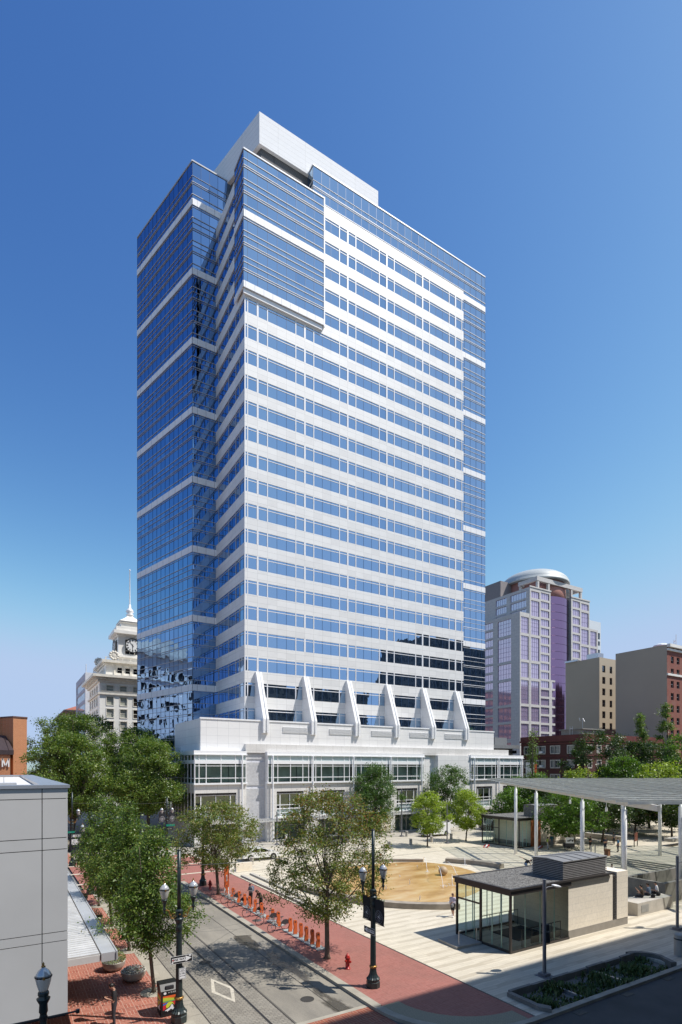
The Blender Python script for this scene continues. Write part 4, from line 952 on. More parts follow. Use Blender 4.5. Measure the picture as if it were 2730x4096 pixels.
# rain garden
G_ = thing('rain_garden_planter', 'sunken kerbside rain garden with concrete walls full of weeds', 'planter', (25.6, 17, 0))
c = MB()
xs_ = [20.45, 22.0, 23.45, 24.95, 26.4, 27.9, 29.4, 30.95]
for i in range(7): c.box(xs_[i]+.02, 17.95+.03*(i % 2), -.35, xs_[i+1]-.02, 18.12+.03*(i % 2), .15+.05*((i+1) % 2))
c.prism([(20.2, 17.95), (20.45, 17.95), (20.45, 16.5), (20.25, 16.2), (20.2, 16.2)], -.35, .2); c.prism([(20.2, 16.2), (20.45, 16.5), (20.75, 15.95), (20.5, 15.7)], -.35, .18)
for k in range(6):
    a0, a1 = PI/2-k*PI/2/6, PI/2-(k+1)*PI/2/6
    c.prism([(30.4+1.0*math.cos(a), 16.9+1.1*math.sin(a)) for a in (a0, a1)]+[(30.4+1.25*math.cos(a), 16.9+1.4*math.sin(a)) for a in (a1, a0)], -.35, .22)
c.prism([(31.4, 16.9), (31.65, 16.9), (31.2, 15.9), (30.95, 16.05)], -.35, .2)
c.build('concrete_wall', M('mossy_concrete', (.19,.18,.16), .9, 0, .25, 2), G_, True)
for x in (23.3, 26.8):
    c = MB(); c.box(x-.04, 16.0, -.35, x+.04, 17.94, -.02); c.build('steel_divider', SILVER, G_, True)
c = MB(); c.add([(20.46, 15.95, -.2), (31.2, 15.95, -.2), (31.2, 17.95, -.2), (20.46, 17.95, -.2)], [(0,1,2,3)]); c.build('soil', M('dark_soil', (.035,.028,.018), .95), G_, True)
c = MB()
rr = random.Random(3)
for i in range(5200):
    x, y = rr.uniform(20.6, 30.9), rr.uniform(16.0, 17.85)
    if rr.random() < .45+.55*math.sin(x*1.7)*math.sin(y*3.1): continue
    h_ = rr.uniform(.05, .3)*(1+.4*math.sin(x*2.3+y)); a = rr.uniform(0, 2*PI); s_ = rr.uniform(.02, .05); dx, dy = math.cos(a), math.sin(a)
    z0_ = -.2; tx, ty = x+dx*h_*.6, y+dy*h_*.6
    c.add([(x-dy*s_, y+dx*s_, z0_), (x+dy*s_, y-dx*s_, z0_), (tx+dy*s_, ty-dx*s_, z0_+h_), (tx-dy*s_, ty+dx*s_, z0_+h_)], [(0,1,2,3)])
GR = newmat('weeds'); m_, N_, L_2, b_ = GR
ge = N_.new('ShaderNodeNewGeometry'); L_2.new(ramp(N_, L_2, ge.outputs['Random Per Island'], [(0, (.035,.075,.015)), (.6, (.09,.14,.03)), (1, (.16,.17,.06))]), b_.inputs['Base Color']); b_.inputs['Roughness'].default_value = .7
tag(c.build('weeds', m_), kind='stuff')
for i, (x, y) in enumerate(((21.9, 15.25), (25.6, 15.3), (29.3, 15.35))):
    c = MB()
    c.box(x-.32, y-.16, -.139, x+.32, y+.22, -.125)
    g = thing('drain_grate', ('drain grate nearest the brick corner', 'drain grate in the middle of the rain garden kerb', 'drain grate at the far end of the rain garden')[i], 'drain grate', (x, y, 0), 0, 'drain grates along the kerb')
    c.build('grate_frame', M('cast_iron', (.07,.065,.06), .6, .5) if i == 0 else bpy.data.materials['cast_iron'], g, True)
    c = MB()
    for k in range(8): c.box(x-.28+.075*k, y-.13, -.125, x-.245+.075*k, y+.19, -.12)
    c.build('slots', BLACK, g, True)
# manholes, tree grates
mh = [(9.6, 30.2, 0), (5.2, 33.2, .001), (15.2, 36.1, .001), (18.9, 60.5, .008), (15.0, 56.5, .008), (12.2, 22.9, 0)]
for i, (x, y, z) in enumerate(mh):
    c = MB(); z = z if z else -.131; c.lathe([(.33, z), (.33, z+.006), (.29, z+.006), (.29, z+.003)], (x, y, 0), 20)
    tag(c.build('manhole_cover', bpy.data.materials['cast_iron']), ('manhole cover in the tram street beside the right rail', 'manhole cover in the brick sidewalk by the canopy', 'manhole cover in the sidewalk near the parked bicycles', 'manhole cover in the brick intersection toward the plaza', 'manhole cover in the brick intersection by the corner lamp', 'manhole cover in the damp road by the kerb')[i], 'manhole cover', 'round iron manhole covers')
# ================================================================== PAVILIONS AND PERGOLA
GRAVEL = M('roof_gravel', (.15,.145,.135), .9, 0, .6, 9, .8, 30)
ZINC = M('zinc_roof', (.30,.29,.275), .45, .4, .08, .8)
BRONZE = M('bronze_frame', (.055,.048,.045), .45, .4, .1)
def pavilion(name, label, x0, y0, gx, lx, ly, h, bx0, bx1, bh, wood=None):
    P_ = thing(name, label, 'pavilion', (x0+lx/2, y0+ly/2, 0))
    x1, y1 = x0+lx, y0+ly; xg = x0+gx
    c = MB(); c.box(x0-.12, y0-.12, h-.34, xg+.1, y0+.04, h-.06); c.box(x0-.12, y0+.04, h-.34, x0+.04, y1+.12, h-.06); c.box(x0+.04, y1-.04, h-.34, xg+.1, y1+.12, h-.06)
    c.box(x0-.2, y0-.2, h-.06, x1-1.9, y0+.0, h+.06); c.box(x0-.2, y0, h-.06, x0, y1+.2, h+.06); c.box(x0, y1, h-.06, x1-1.9, y1+.2, h+.06)
    for x, y in ((x0, y0), (x0, y1), (x0, y0+ly*.53)): c.box(x-.05, y-.05, 0, x+.07, y+.07, h-.3)
    c.box(x0-.06, y0-.06, 0, xg, y0+.05, .14); c.box(x0-.06, y0+.05, 0, x0+.05, y1+.05, .14); c.box(x0-.02, y0+ly*.53, 2.35, x0+.04, y1, 2.45)
    c.box(x0, y1-.05, 0, xg, y1+.05, .12)
    c.build('steel_frame', BRONZE, P_, True)
    c = MB(); c.add([(x0, y0, h+.03), (x1-1.9, y0, h+.03), (x1-1.9, y1, h+.03), (x0, y1, h+.03)], [(0,1,2,3)]); c.box(x0+.05, y0+.05, h-.05, x1-1.9, y1-.05, h+.0)
    rr = random.Random(5)
    for i in range(2600):
        gx_, gy_ = rr.uniform(x0+.02, x1-1.95), rr.uniform(y0+.02, y1-.05); s_ = rr.uniform(.012, .03); a = rr.uniform(0, 3)
        c.add([(gx_+s_*math.cos(a+q*2.1), gy_+s_*math.sin(a+q*2.1), h+.03) for q in range(3)]+[(gx_, gy_, h+.03+s_*1.1)], [(0,1,3), (1,2,3), (2,0,3)])
    c.build('gravel_roof', GRAVEL, P_, True)
    ff_ = Fr(x0, y0, 1, 0); fl_ = Fr(x0, y1, 0, -1); fb_ = Fr(xg, y1, -1, 0)
    n = max(3, round(gx/1.35))
    g = MB(); ff_.rect(g, .07, gx, .14, h-.34, 0); fl_.rect(g, .07, ly*.47-.05, .14, h-.34, 0); fl_.rect(g, ly*.47+.07, ly-.05, .14, h-.34, 0); fb_.rect(g, 0, gx, .12, h-.34, 0)
    Gs = g.build('glass_wall', CLEAR, P_, True)
    c = MB()
    for i in range(1, n): u = gx*i/n; c.box(x0+u-.008, y0+.02, .14, x0+u+.008, y0+.10, h-.34)
    for i in (1, 2, 4, 5): u = ly*i/6; c.box(x0+.02, y0+u-.008, .14, x0+.10, y0+u+.008, h-.34)
    for i in range(1, n): u = gx*i/n; c.box(x0+u-.008, y1-.10, .14, x0+u+.008, y1-.02, h-.34)
    c.build('glass_fin', M('green_glass_edge', (.62,.80,.72), .2) if 'green_glass_edge' not in bpy.data.materials else bpy.data.materials['green_glass_edge'], Gs)
    # stair well with a black floor sheet for its shade, guard and handrails
    c = MB(); c.box(x0+2.2, y0+1.3, .004, xg-.2, y1-.8, .012); c.build('stair_shade_sheet', DARKIN, P_, True)
    c = MB()
    for a, b_ in (((x0+1.5, y0+.45), (xg-.2, y0+.45)), ((x0+1.5, y1-.55), (xg-.2, y1-.55))):
        c.tube((*a, 1.05), (*b_, 1.05), .025, n=6)
        for k in range(5): t = k/4; x, y = a[0]+(b_[0]-a[0])*t, a[1]; c.tube((x, y, 0), (x, y, 1.05), .02, n=6)
    c.tube((x0+1.6, y0+1.8, 1.0), (xg-.4, y0+1.8, -.1), .025, n=6); c.build('stair_rail', BRONZE, P_, True)
    c = MB(); c.box(x0+2.3, y0+.42, 0.1, xg-.2, y0+.47, .5); c.build('solid_guard', M('guard_panel', (.10,.10,.095), .5) if 'guard_panel' not in bpy.data.materials else bpy.data.materials['guard_panel'], P_, True)
    # stone end
    c = MB(); c.box(xg, y0+.02, .5, x1-1.7, y1, h-.16); c.box(x1-1.28, y0-.02, .5, x1, y1+.1, h-.0); c.build('stone_wall', BEIGE, P_, True)
    c = MB(); c.box(xg, y0, 0, x1+.02, y1+.12, .5); c.build('stone_base', M('base_stone', (.28,.255,.22), .8, 0, .1, 2) if 'base_stone' not in bpy.data.materials else bpy.data.materials['base_stone'], P_, True)
    c = MB(); c.box(x1-1.7, y0+.1, .5, x1-1.28, y1-.1, h-.1)
    for k in range(int((h-.7)/.11)): c.box(x1-1.68, y0+.0, .55+.11*k, x1-1.3, y0+.12, .6+.11*k)
    c.build('louver_slot', M('slot_louver', (.09,.085,.08), .5, .3) if 'slot_louver' not in bpy.data.materials else bpy.data.materials['slot_louver'], P_, True)
    c = MB(); yb = y0+2.4; c.box(bx0+.06, y0+.06, h-.1, bx1-.06, yb-.05, h+bh-.05); B_ = c.build('plant_box', DARKIN, P_, True)
    c = MB()
    nl = int(bh/.1)
    for k in range(nl): z = h+.0+bh*k/nl; c.box(bx0, y0-.0, z, bx1, y0+.05, z+.055); c.box(bx0, y0+.05, z, bx0+.05, yb, z+.055)
    c.build('louver_slats', M('louver_grey', (.30,.29,.285), .45, .2) if 'louver_grey' not in bpy.data.materials else bpy.data.materials['louver_grey'], B_)
    c = MB(); zt = h+bh
    c.add([(bx0-.04, y0-.04, zt), (bx1+.04, y0-.04, zt), (bx1+.04, y0+1.2, zt+.10), (bx0-.04, y0+1.2, zt+.10), (bx1+.04, yb+.04, zt), (bx0-.04, yb+.04, zt), (bx0-.04, y0-.04, zt-.06), (bx1+.04, y0-.04, zt-.06)],
          [(0,1,2,3), (3,2,4,5), (6,7,1,0), (0,3,5), (1,4,2)])
    for k in range(1, 5): x = bx0+(bx1-bx0)*k/5; c.path([(x, y0-.03, zt+.02), (x, y0+1.2, zt+.12), (x, yb, zt+.02)], .02, 4)
    c.build('seamed_roof', ZINC, B_)
    if wood:
        c = MB(); c.box(wood[0], y0-.06, .05, wood[1], y0+.0, h-.2); c.build('wood_panel', M('orange_cedar', (.30,.095,.03), .6, 0, .25, 2), P_, True)
    return P_
pavilion('glass_pavilion', 'nearest glass stair pavilion with gravel roof and beige stone end', 25.0, 21.95, 5.3, 11.7, 4.4, 3.7, 29.75, 34.3, 1.2)
pavilion('glass_pavilion', 'farther glass pavilion with an orange timber panel under the trees', 58.6, 50.0, 2.3, 12.0, 6.6, 3.95, 62.3, 66.5, 1.6, wood=(60.9, 62.9))
c = MB(); c.prism([(22.85, 24.1), (24.8, 24.0), (24.85, 25.9), (23.0, 25.9)], 0, .16)
tag(c.build('stone_step', M('grey_step', (.36,.345,.31), .7, 0, .1, 3)), 'low stone step slab outside the door of the nearest glass pavilion', 'step')
c = MB()
c.path([(23.2, 24.3, 0), (23.2, 24.3, 1.0), (24.6, 24.25, 1.0), (24.6, 24.25, .15)], .022, 6)
tag(c.build('handrail', SILVER), 'short steel handrail beside the pavilion door step', 'handrail')
# ---- pergola
e1 = Vector((.482, .876, 0)); e2 = Vector((.876, -.482, 0)); e2 = (e2-e1*e2.dot(e1)).normalized(); e1.normalize()
P1 = Vector((42.66, 25.77, 0))
PG = thing('glass_pergola', 'large flat glass and steel canopy on tall white posts over the plaza', 'canopy', (52, 36, 0))
def pp(a, b, z): q = P1+e1*a+e2*b; return (q.x, q.y, z)
def zr(a): return 7.62+.030*(a+4)
A0, A1, B0, B1 = -3.6, 29.6, -1.8, 31
posts = [(0, 0), (7.0, 0), (17.7, 0), (24, 0), (2.2, 6.2), (14.5, 8.2), (18.5, 14.9), (9.5, 18.5), (0, 14.5), (24, 22)]
Z0 = {(18.5, 14.9): .6, (9.5, 18.5): .6, (24, 22): .6, (0, 14.5): .6}
for a, b in posts:
    c = MB(); c.smooth = True; x, y, _ = pp(a, b, 0); zb = Z0.get((a, b), 0)
    c.lathe([(.185, zb), (.185, zr(a)-.35), (.1, zr(a)-.33), (.1, zr(a))], (x, y, 0), 20); c.build('post', W_METAL, PG, True)
def bar(mb, a0, b0, a1, b1, w_, z0, z1, dz=0):
    p, q = Vector(pp(a0, b0, 0)), Vector(pp(a1, b1, 0)); d = (q-p).normalized(); s_ = Vector((d.y, -d.x, 0))*w_/2
    za, zb = zr(a0), zr(a1)
    V_ = [p-s_, p+s_, q+s_, q-s_]; Zs = [za, za, zb, zb]
    mb.add([(v.x, v.y, z+z0) for v, z in zip(V_, Zs)]+[(v.x, v.y, z+z1) for v, z in zip(V_, Zs)], [(3,2,1,0), (4,5,6,7), (0,1,5,4), (1,2,6,5), (2,3,7,6), (3,0,4,7)])
CREAM = M('cream_steel', (.66,.63,.56), .5, 0, .04)
for b in (0, 7.2, 14.9, 22.4, 29.5):
    c = MB(); bar(c, -4.4, b, A1, b, .22, -.02, .42); c.build('main_beam', CREAM, PG, True)
GALV = M('galvanised_purlin', (.62,.66,.66), .45, .2, .08)
c = MB(); a = A0
while a <= A1: bar(c, a, B0, a, B1, .07, .42, .66); a += 1.66
c.build('purlins', GALV, PG, True)
c = MB(); b = B0
while b <= B1: bar(c, A0, b, A1, b, .05, .64, .70); b += 1.5
a = A0+.83
while a <= A1:
    b = B0
    while b <= B1-1.4: bar(c, a-.02, b, a-.02, b+1.45, .04, .70, .76); b += 3.0
    a += 1.66
c.build('glazing_bars', SILVER, PG, True)
FRIT = None
m_, N_, L_2, b_ = newmat('fritted_glass'); N_.remove(b_)
t1 = N_.new('ShaderNodeBsdfTransparent'); t1.inputs[0].default_value = (.88,.93,.89,1); g1 = N_.new('ShaderNodeBsdfPrincipled'); g1.inputs['Base Color'].default_value = (.86,.89,.82,1); g1.inputs['Roughness'].default_value = .3
mx = N_.new('ShaderNodeMixShader'); lw = N_.new('ShaderNodeLayerWeight'); lw.inputs[0].default_value = .55
lr = ramp(N_, L_2, lw.outputs['Facing'], [(0, (.12,)*3), (.80, (.70,)*3), (1, (.92,)*3)]); L_2.new(lr, mx.inputs[0]); L_2.new(t1.outputs[0], mx.inputs[1]); L_2.new(g1.outputs[0], mx.inputs[2]); L_2.new(mx.outputs[0], N_['Material Output'].inputs[0])
c = MB(); a = A0; rr = random.Random(2)
while a < A1-.5:
    b = B0
    while b < B1-.5:
        z = .78+rr.uniform(-.006, .006)
        q = [pp(a+.03, b+.03, zr(a)+z), pp(a+.03, b+1.47, zr(a)+z), pp(a+1.22, b+1.47, zr(a+1.2)+z-.09), pp(a+1.22, b+.03, zr(a+1.2)+z-.09)]; c.quad(*q[::-1]); b += 1.5
    a += 1.66
c.build('glass_panels', m_, PG, True)
for a, b in ((10.5, .5), (3.5, .4)):
    c = MB(); x, y, _ = pp(a, b, 0); z = zr(a); c.tube((x, y, z), (x, y, z-.5), .02, n=6); c.lathe([(.05, -.5), (.1, -.6), (.11, -.85), (.08, -.9)], (x, y, z), 10); c.build('hanging_lamp', W_METAL, PG, True)
# ---- plaza light poles
def plight(x, y, ang, h_=5.0, label=''):
    t = thing('plaza_light_pole', label, 'lamp post', (x, y, 0), 0, 'slim modern light poles')
    c = MB(); c.tube((0, 0, 0), (0, 0, h_), .095, n=12); c.box(-.22, -.22, 0, .22, .22, .16); c.box(-.35, -.35, 0, .35, .35, .03); c.build('pole', M('grey_pole', (.20,.205,.225), .45, .4) if 'grey_pole' not in bpy.data.materials else bpy.data.materials['grey_pole'], t)
    d = Vector((math.cos(ang), math.sin(ang), 0)); s_ = Vector((-d.y, d.x, 0))
    c = MB(); c.path([Vector((0, 0, h_-.5)), d*.25+Vector((0, 0, h_-.42)), d*.6+Vector((0, 0, h_-.42))], .03, 6); A2 = c.build('arm', bpy.data.materials['grey_pole'], t)
    c = MB(); c.ell(d*.85+Vector((0, 0, h_-.42)), (.3, .2, .07), 12, 6, R=Matrix.Rotation(ang, 3, 'Z') @ Matrix.Rotation(.25, 3, 'Y')); c.build('reflector_disc', W_METAL, t)
    return t
for a in ((23.85,18.71,-.1,5.0,'slim grey light pole in front of the nearest pavilion'), (38.19,19.42,-.3,4.9,'slim grey light pole at the right edge by the concrete block'), (53.64,58.55,2.6,5.6,'pale light pole between the two light green trees'), (53.02,68.21,1.2,7.4,'tall thin light pole in front of the podium entrance'), (42.63,63.8,2.6,5.2,'pale light pole behind the big autumn-tinged tree'), (32.5,70.0,-1.0,4.6,'pale light pole by the podium canopy left of the autumn tree'), (32.5,83.4,2.0,4.6,'')):
    if a[4]: plight(*a)
c = MB(); c.box(-.02, -.25, 0, .06, .25, .75); c.build
t = thing('pole_cabinet', 'small dark cabinet strapped to the light pole before the pavilion', 'cabinet', (23.85, 18.71, 1.7)); c = MB(); c.box(.1, -.12, 0, .3, .12, .55); c.box(.1, -.08, .6, .26, .1, .95); c.build('box', CHAR, t); c = MB(); c.box(.3, -.1, .05, .31, .1, .5); c.build('door', BLACK, t)
# ---- bollards and racks
bl = None
for i, (x, y) in enumerate(((44.01,59.39), (48.43,60.24), (52.63,60.73), (57.51,61.87), (53.7,67.8), (33.09,16.67), (23.5, 57.2))):
    lab = ('stone bollard leftmost along the park street', 'stone bollard under the left light green tree', 'stone bollard just right of the light green tree', 'stone bollard rightmost along the park street', 'stone bollard beside the white van', 'thick round bollard at the lower right corner', 'stone bollard in front of the white car')[i]
    t = thing('bollard', lab, 'bollard', (x, y, 0), 0, 'grey stone bollards'); k = 1.5 if i == 5 else 1
    c = MB(); c.lathe([(.21*k, 0), (.21*k, .8*k), (.17*k, .83*k), (.0, .83*k)], n=16); c.build('post', CONC, t)
    c = MB(); c.lathe([(.215*k, .62*k), (.215*k, .67*k)], n=16); c.build('band', CHAR, t)
for i, (x, y) in enumerate(((52.1,59.49), (53.1,58.95), (55.42,58.23))):
    t = thing('bike_rack', ('empty steel bike rack nearest the light green tree', 'middle one of the three steel bike racks', 'steel bike rack furthest right')[i], 'bike rack', (x, y, 0), .4, 'steel bike racks')
    c = MB(); c.path([(-.35, 0, 0), (-.3, 0, .8), (.3, 0, .8), (.35, 0, 0)], .025, 6); c.build('hoop', SILVER, t); c = MB(); c.tube((-.33, 0, .35), (.33, 0, .35), .02, n=6); c.build('cross_bar', SILVER, t)
for i, (x, y) in enumerate(((62.14,41.85), (62.6,41.6))):
    c = MB(); c.lathe([(.09, 0), (.09, 1.1), (.0, 1.12)], (x, y, 0), 10); tag(c.build('steel_bollard', SILVER), ('left one of the pair of thin steel bollards by the terrace steps', 'right one of the pair of thin steel bollards by the terrace steps')[i], 'bollard', 'thin steel bollards')
c = MB(); c.box(62.6, 39.9, 0, 63.1, 40.4, .75); c.box(62.55, 39.85, .75, 63.15, 40.45, .8); tag(c.build('litter_bin', M('cedar_slats', (.16,.07,.03), .7)), 'small brown slatted litter bin beside the terrace steps', 'litter bin')
# ================================================================== STREET FURNITURE
def textgeo(s, size):
    cu = bpy.data.curves.new('t', 'FONT'); cu.body = s; cu.size = size; cu.align_x = 'CENTER'; cu.align_y = 'CENTER'; cu.resolution_u = 3
    o = bpy.data.objects.new('t', cu); COL.objects.link(o); bpy.context.view_layer.update()
    me = bpy.data.meshes.new_from_object(o.evaluated_get(bpy.context.evaluated_depsgraph_get()))
    vs = [tuple(v.co) for v in me.vertices]; fs = [tuple(p.vertices) for p in me.polygons]
    bpy.data.objects.remove(o); bpy.data.curves.remove(cu); bpy.data.meshes.remove(me); return vs, fs
def puttext(mb, s, size, O, U, N, d=0, rot=0, sx=1, bold=0):
    vs, fs = textgeo(s, size); U = Vector(U); N = Vector(N); O = Vector(O); ca, sa = math.cos(rot), math.sin(rot); Z = Vector((0, 0, 1))
    for off in ((0,) if not bold else (-bold, 0, bold)):
        out = []
        for x, y, _ in vs:
            x = x*sx+off; x2, y2 = x*ca-y*sa, x*sa+y*ca; out.append(O+U*x2+Z*y2+N*(d+abs(off)*.01))
        mb.add(out, fs)
def flat(mb, pts, O, U, N, d, th=.004):
    O = Vector(O); U = Vector(U); N = Vector(N); P = [O+U*x+Vector((0, 0, z))+N*d for x, z in pts]; mb.extr(P, N*th)
def rrect(w_, h_, r, n=4):
    o = []
    for cx, cz, a0 in ((w_/2-r, h_/2-r, 0), (-w_/2+r, h_/2-r, PI/2), (-w_/2+r, -h_/2+r, PI), (w_/2-r, -h_/2+r, 1.5*PI)):
        for i in range(n+1): a = a0+PI/2*i/n; o.append((cx+r*math.cos(a), cz+r*math.sin(a)))
    return o
LENS = newmat('lamp_globe'); LM_, N_, L_2, b_ = LENS
b_.inputs['Base Color'].default_value = (.66,.64,.60,1); b_.inputs['Roughness'].default_value = .18; b_.inputs['Transmission Weight'].default_value = .35; b_.inputs['IOR'].default_value = 1.2
CAPG = M('clear_lamp_cap', (.50,.51,.52), .12, .3, .05, 5, coat=.5)
def lampglobe(par, x, z, y=0):
    c = MB(); c.smooth = True; c.lathe([(.10, 0), (.125, .06), (.165, .20), (.195, .34), (.20, .38)], (x, y, z), 18); g = c.build('globe', LM_, par)
    c = MB(); c.smooth = True; c.lathe([(.20, .415), (.185, .46), (.14, .54), (.08, .60), (.05, .615), (.05, .64)], (x, y, z), 18); c.build('cap', CAPG, g)
    c = MB(); c.lathe([(.205, .375), (.215, .385), (.215, .41), (.205, .42)], (x, y, z), 18)
    c.build('band', BLACK, g); c = MB(); c.lathe([(.05, .64), (.055, .67), (.02, .69), (.03, .72), (.006, .78)], (x, y, z), 8); c.lathe([(.03, -.03), (.03, .03)], (x, y-.215, z+.395), 8); c.build('finial', BRASS, g)
    c = MB(); c.smooth = True; c.lathe([(.03, -.62), (.045, -.58), (.03, -.54), (.06, -.46), (.075, -.42), (.045, -.36), (.05, -.30), (.075, -.2), (.09, -.1), (.135, -.05), (.135, -.02), (.10, .0)], (x, y, z), 14); c.build('holder', DGREEN, g)
def twinlamp(x, y, top, label, dz=0, group='twin-globe street lamps'):
    t = thing('twin_street_lamp', label, 'street lamp', (x, y, 0), 0, group)
    c = MB(); c.lathe([(.34, 0), (.34, .28), (.31, .30), (.31, .36), (.34, .38)], n=8); c.build('base', DGREEN, t)
    c = MB(); c.lathe([(.33, .38), (.34, .43), (.27, .50), (.20, .62), (.165, .80), (.155, .95)], n=32, flute=.10); c.build('flared_foot', DGREEN, t)
    c = MB(); c.smooth = True; c.lathe([(.165, .95), (.19, .98), (.19, 1.04), (.165, 1.07)], n=16)
    for i in range(6): a = i*PI/3; c.ell((.18*math.cos(a), .18*math.sin(a), 1.01), (.035,)*3, 6, 5)
    c.build('collar_ring', BRASS, t)
    c = MB(); c.lathe([(.145, 1.06), (.135, 2.4), (.115, 3.9+dz)], n=28, flute=.07); c.build('fluted_shaft', DGREEN, t)
    c = MB(); c.smooth = True; zz = 3.9+dz
    c.lathe([(.115, zz), (.15, zz+.03), (.13, zz+.12), (.15, zz+.16), (.12, zz+.22), (.14, zz+.40), (.20, zz+.50), (.20, zz+.54), (.10, zz+.60)], n=18); c.build('capital', DGREEN, t)
    c = MB(); c.box(-.12, -.12, zz+.6, .12, .12, zz+.86); c.lathe([(.16, zz+.86), (.14, zz+.9), (.09, zz+.93)], n=12); c.build('bracket_box', DGREEN, t)
    c = MB(); c.smooth = True; c.tube((0, 0, zz+.9), (0, 0, top), .082, .078, n=14); c.lathe([(.09, top-.03), (.085, top), (.0, top+.02)], n=12); c.lathe([(.095, top-.75), (.095, top-.72)], n=12); c.build('upper_pole', DGREEN, t)
    c = MB()
    for s_ in (-1, 1):
        pts = [(s_*.10, 0, zz+.66), (s_*.2, 0, zz+.56), (s_*.32, 0, zz+.58), (s_*.38, 0, zz+.72), (s_*.42, 0, zz+.90), (s_*.52, 0, zz+.96), (s_*.6, 0, zz+.93)]
        c.path(pts, [.035, .03, .03, .028, .028, .026, .03], 8); c.path([(s_*(.26+.07*math.cos(a)), 0, zz+.70+.07*math.sin(a)) for a in [i*.7 for i in range(8)]], .016, 6)
    c.build('scroll_bracket', BRASS, t)
    for s_ in (-1, 1): lampglobe(t, s_*.61, zz+1.42)
    c = MB(); c.lathe([(.045, -.02), (.045, .02)], (0, -.13, zz+.73), 8); c.build('boss', BRASS, t)
    return t
twinlamp(6.35, 23.49, 7.3, 'tall dark green twin-globe street lamp nearest the viewer, beside the painted litter bin', -.05)
twinlamp(15.49, 22.2, 7.75, 'dark green twin-globe street lamp with two black banners at the brick corner')
twinlamp(15.53, 49.43, 7.3, 'twin-globe street lamp half hidden behind the street tree near the hydrant')
twinlamp(16.6, 66.7, 7.2, 'far twin-globe street lamp with banners in front of the podium')
twinlamp(6.38, 66.62, 8.1, 'far twin-globe street lamp carrying the no turns sign beside the grey building', .25)
twinlamp(6.3, 51.0, 7.0, 'twin-globe street lamp buried among the left row of trees')
# single lamp bottom left
t = thing('single_street_lamp', 'single-globe street lamp with a banner crossbar in front of the grey panelled wall', 'street lamp', (.90, 16.6, 0))
c = MB(); c.lathe([(.3, 0), (.3, .4), (.14, .9), (.12, 1.0), (.085, 4.25)], n=20, flute=.05); c.build('shaft', DGREEN, t)
c = MB(); c.smooth = True; c.lathe([(.085, 4.25), (.11, 4.3), (.10, 4.5), (.16, 4.62), (.17, 4.66), (.11, 4.70), (.14, 4.76), (.12, 4.84)], n=16); c.build('capital', DGREEN, t)
lampglobe(t, 0, 4.84)
c = MB(); c.tube((-.95, 0, 4.12), (.85, 0, 4.12), .028, n=8); c.lathe([(.05, -.05), (.05, .05)], (.83, 0, 4.12), 8); c.lathe([(.1, 4.06), (.1, 4.18)], n=12); c.build('banner_bar', BLACK, t)
# ---- signs
def oneway(loc, rz, label, arrow=1):
    t = thing('one_way_sign', label, 'street sign', loc, rz, 'one way signs'); U, N_ = (1, 0, 0), (0, -1, 0); O = (0, 0, 0)
    c = MB(); flat(c, rrect(.93, .32, .03), O, U, N_, 0, .004); P_ = c.build('sign_plate', SIGNW, t)
    c = MB(); flat(c, rrect(.90, .29, .025), O, U, N_, .005, .002); c.build('black_field', SIGNB, P_)
    c = MB(); s_ = arrow; pts = [(-.40*s_, -.075), (.17*s_, -.075), (.17*s_, -.125), (.42*s_, 0), (.17*s_, .125), (.17*s_, .075), (-.40*s_, .075)]
    flat(c, pts, O, U, N_, .008, .002); c.build('arrow', SIGNW, P_)
    c = MB(); puttext(c, 'ONE WAY', .135, (-.10*s_ if s_ > 0 else .12, 0, 0), U, N_, .0115, 0, .92, .004); c.build('lettering', SIGNB, P_)
    if arrow > 0:
        c = MB(); flat(c, [(.31, .08), (.41, .08), (.41, .14), (.31, .14)], O, U, N_, .0115, .001); flat(c, [(-.43, -.135), (-.35, -.135), (-.36, -.07), (-.42, -.09)], O, U, N_, .0115, .001); c.build('sticker', SIGNW, P_)
        c = MB(); flat(c, [(-.355+.028*math.cos(a), .035*math.sin(a)) for a in [i*PI/6 for i in range(12)]], O, U, N_, .0125, .001); c.build('red_sticker', RED, P_)
    return t
oneway((6.40, 23.29, 2.70), 0, 'black and white one way sign with right arrow on the nearest lamp post')
oneway((15.27, 22.2, 2.80), -PI/2, 'grey shaded one way sign with left arrow below the banners', -1)
oneway((6.75, 66.4, 3.3), 0, 'small one way sign with left arrow above the no turns sign', -1)
def textsign(loc, rz, w_, h_, lines, label, name='street_sign', plate=None, ink=None, border=True):
    t = thing(name, label, 'street sign', loc, rz); U, N_ = (1, 0, 0), (0, -1, 0); O = (0, 0, 0)
    c = MB(); flat(c, rrect(w_, h_, .02), O, U, N_, 0, .004); P_ = c.build('sign_plate', plate or SIGNW, t)
    if border:
        c = MB(); b_ = .012
        for x0, x1, z0, z1 in ((-w_/2+.02, w_/2-.02, h_/2-.03, h_/2-.02), (-w_/2+.02, w_/2-.02, -h_/2+.02, -h_/2+.03), (-w_/2+.02, -w_/2+.03, -h_/2+.02, h_/2-.02), (w_/2-.03, w_/2-.02, -h_/2+.02, h_/2-.02)): flat(c, [(x0, z0), (x1, z0), (x1, z1), (x0, z1)], O, U, N_, .005, .002)
        c.build('border', ink or SIGNB, P_)
    c = MB()
    for s, size, z, sx in lines: puttext(c, s, size, (0, 0, z), U, N_, .0065, 0, sx, size*.02)
    c.build('lettering', ink or SIGNB, P_); return t
textsign((6.44, 23.30, 2.08), 0, .29, .46, [('RADIO', .05, .15, .9), ('CHANGE', .05, .10, .9), ('CTRL', .105, 0, .85), ('MIDTOWN', .055, -.10, .85)], 'small white control sign reading CTRL under the one way sign', 'control_sign')
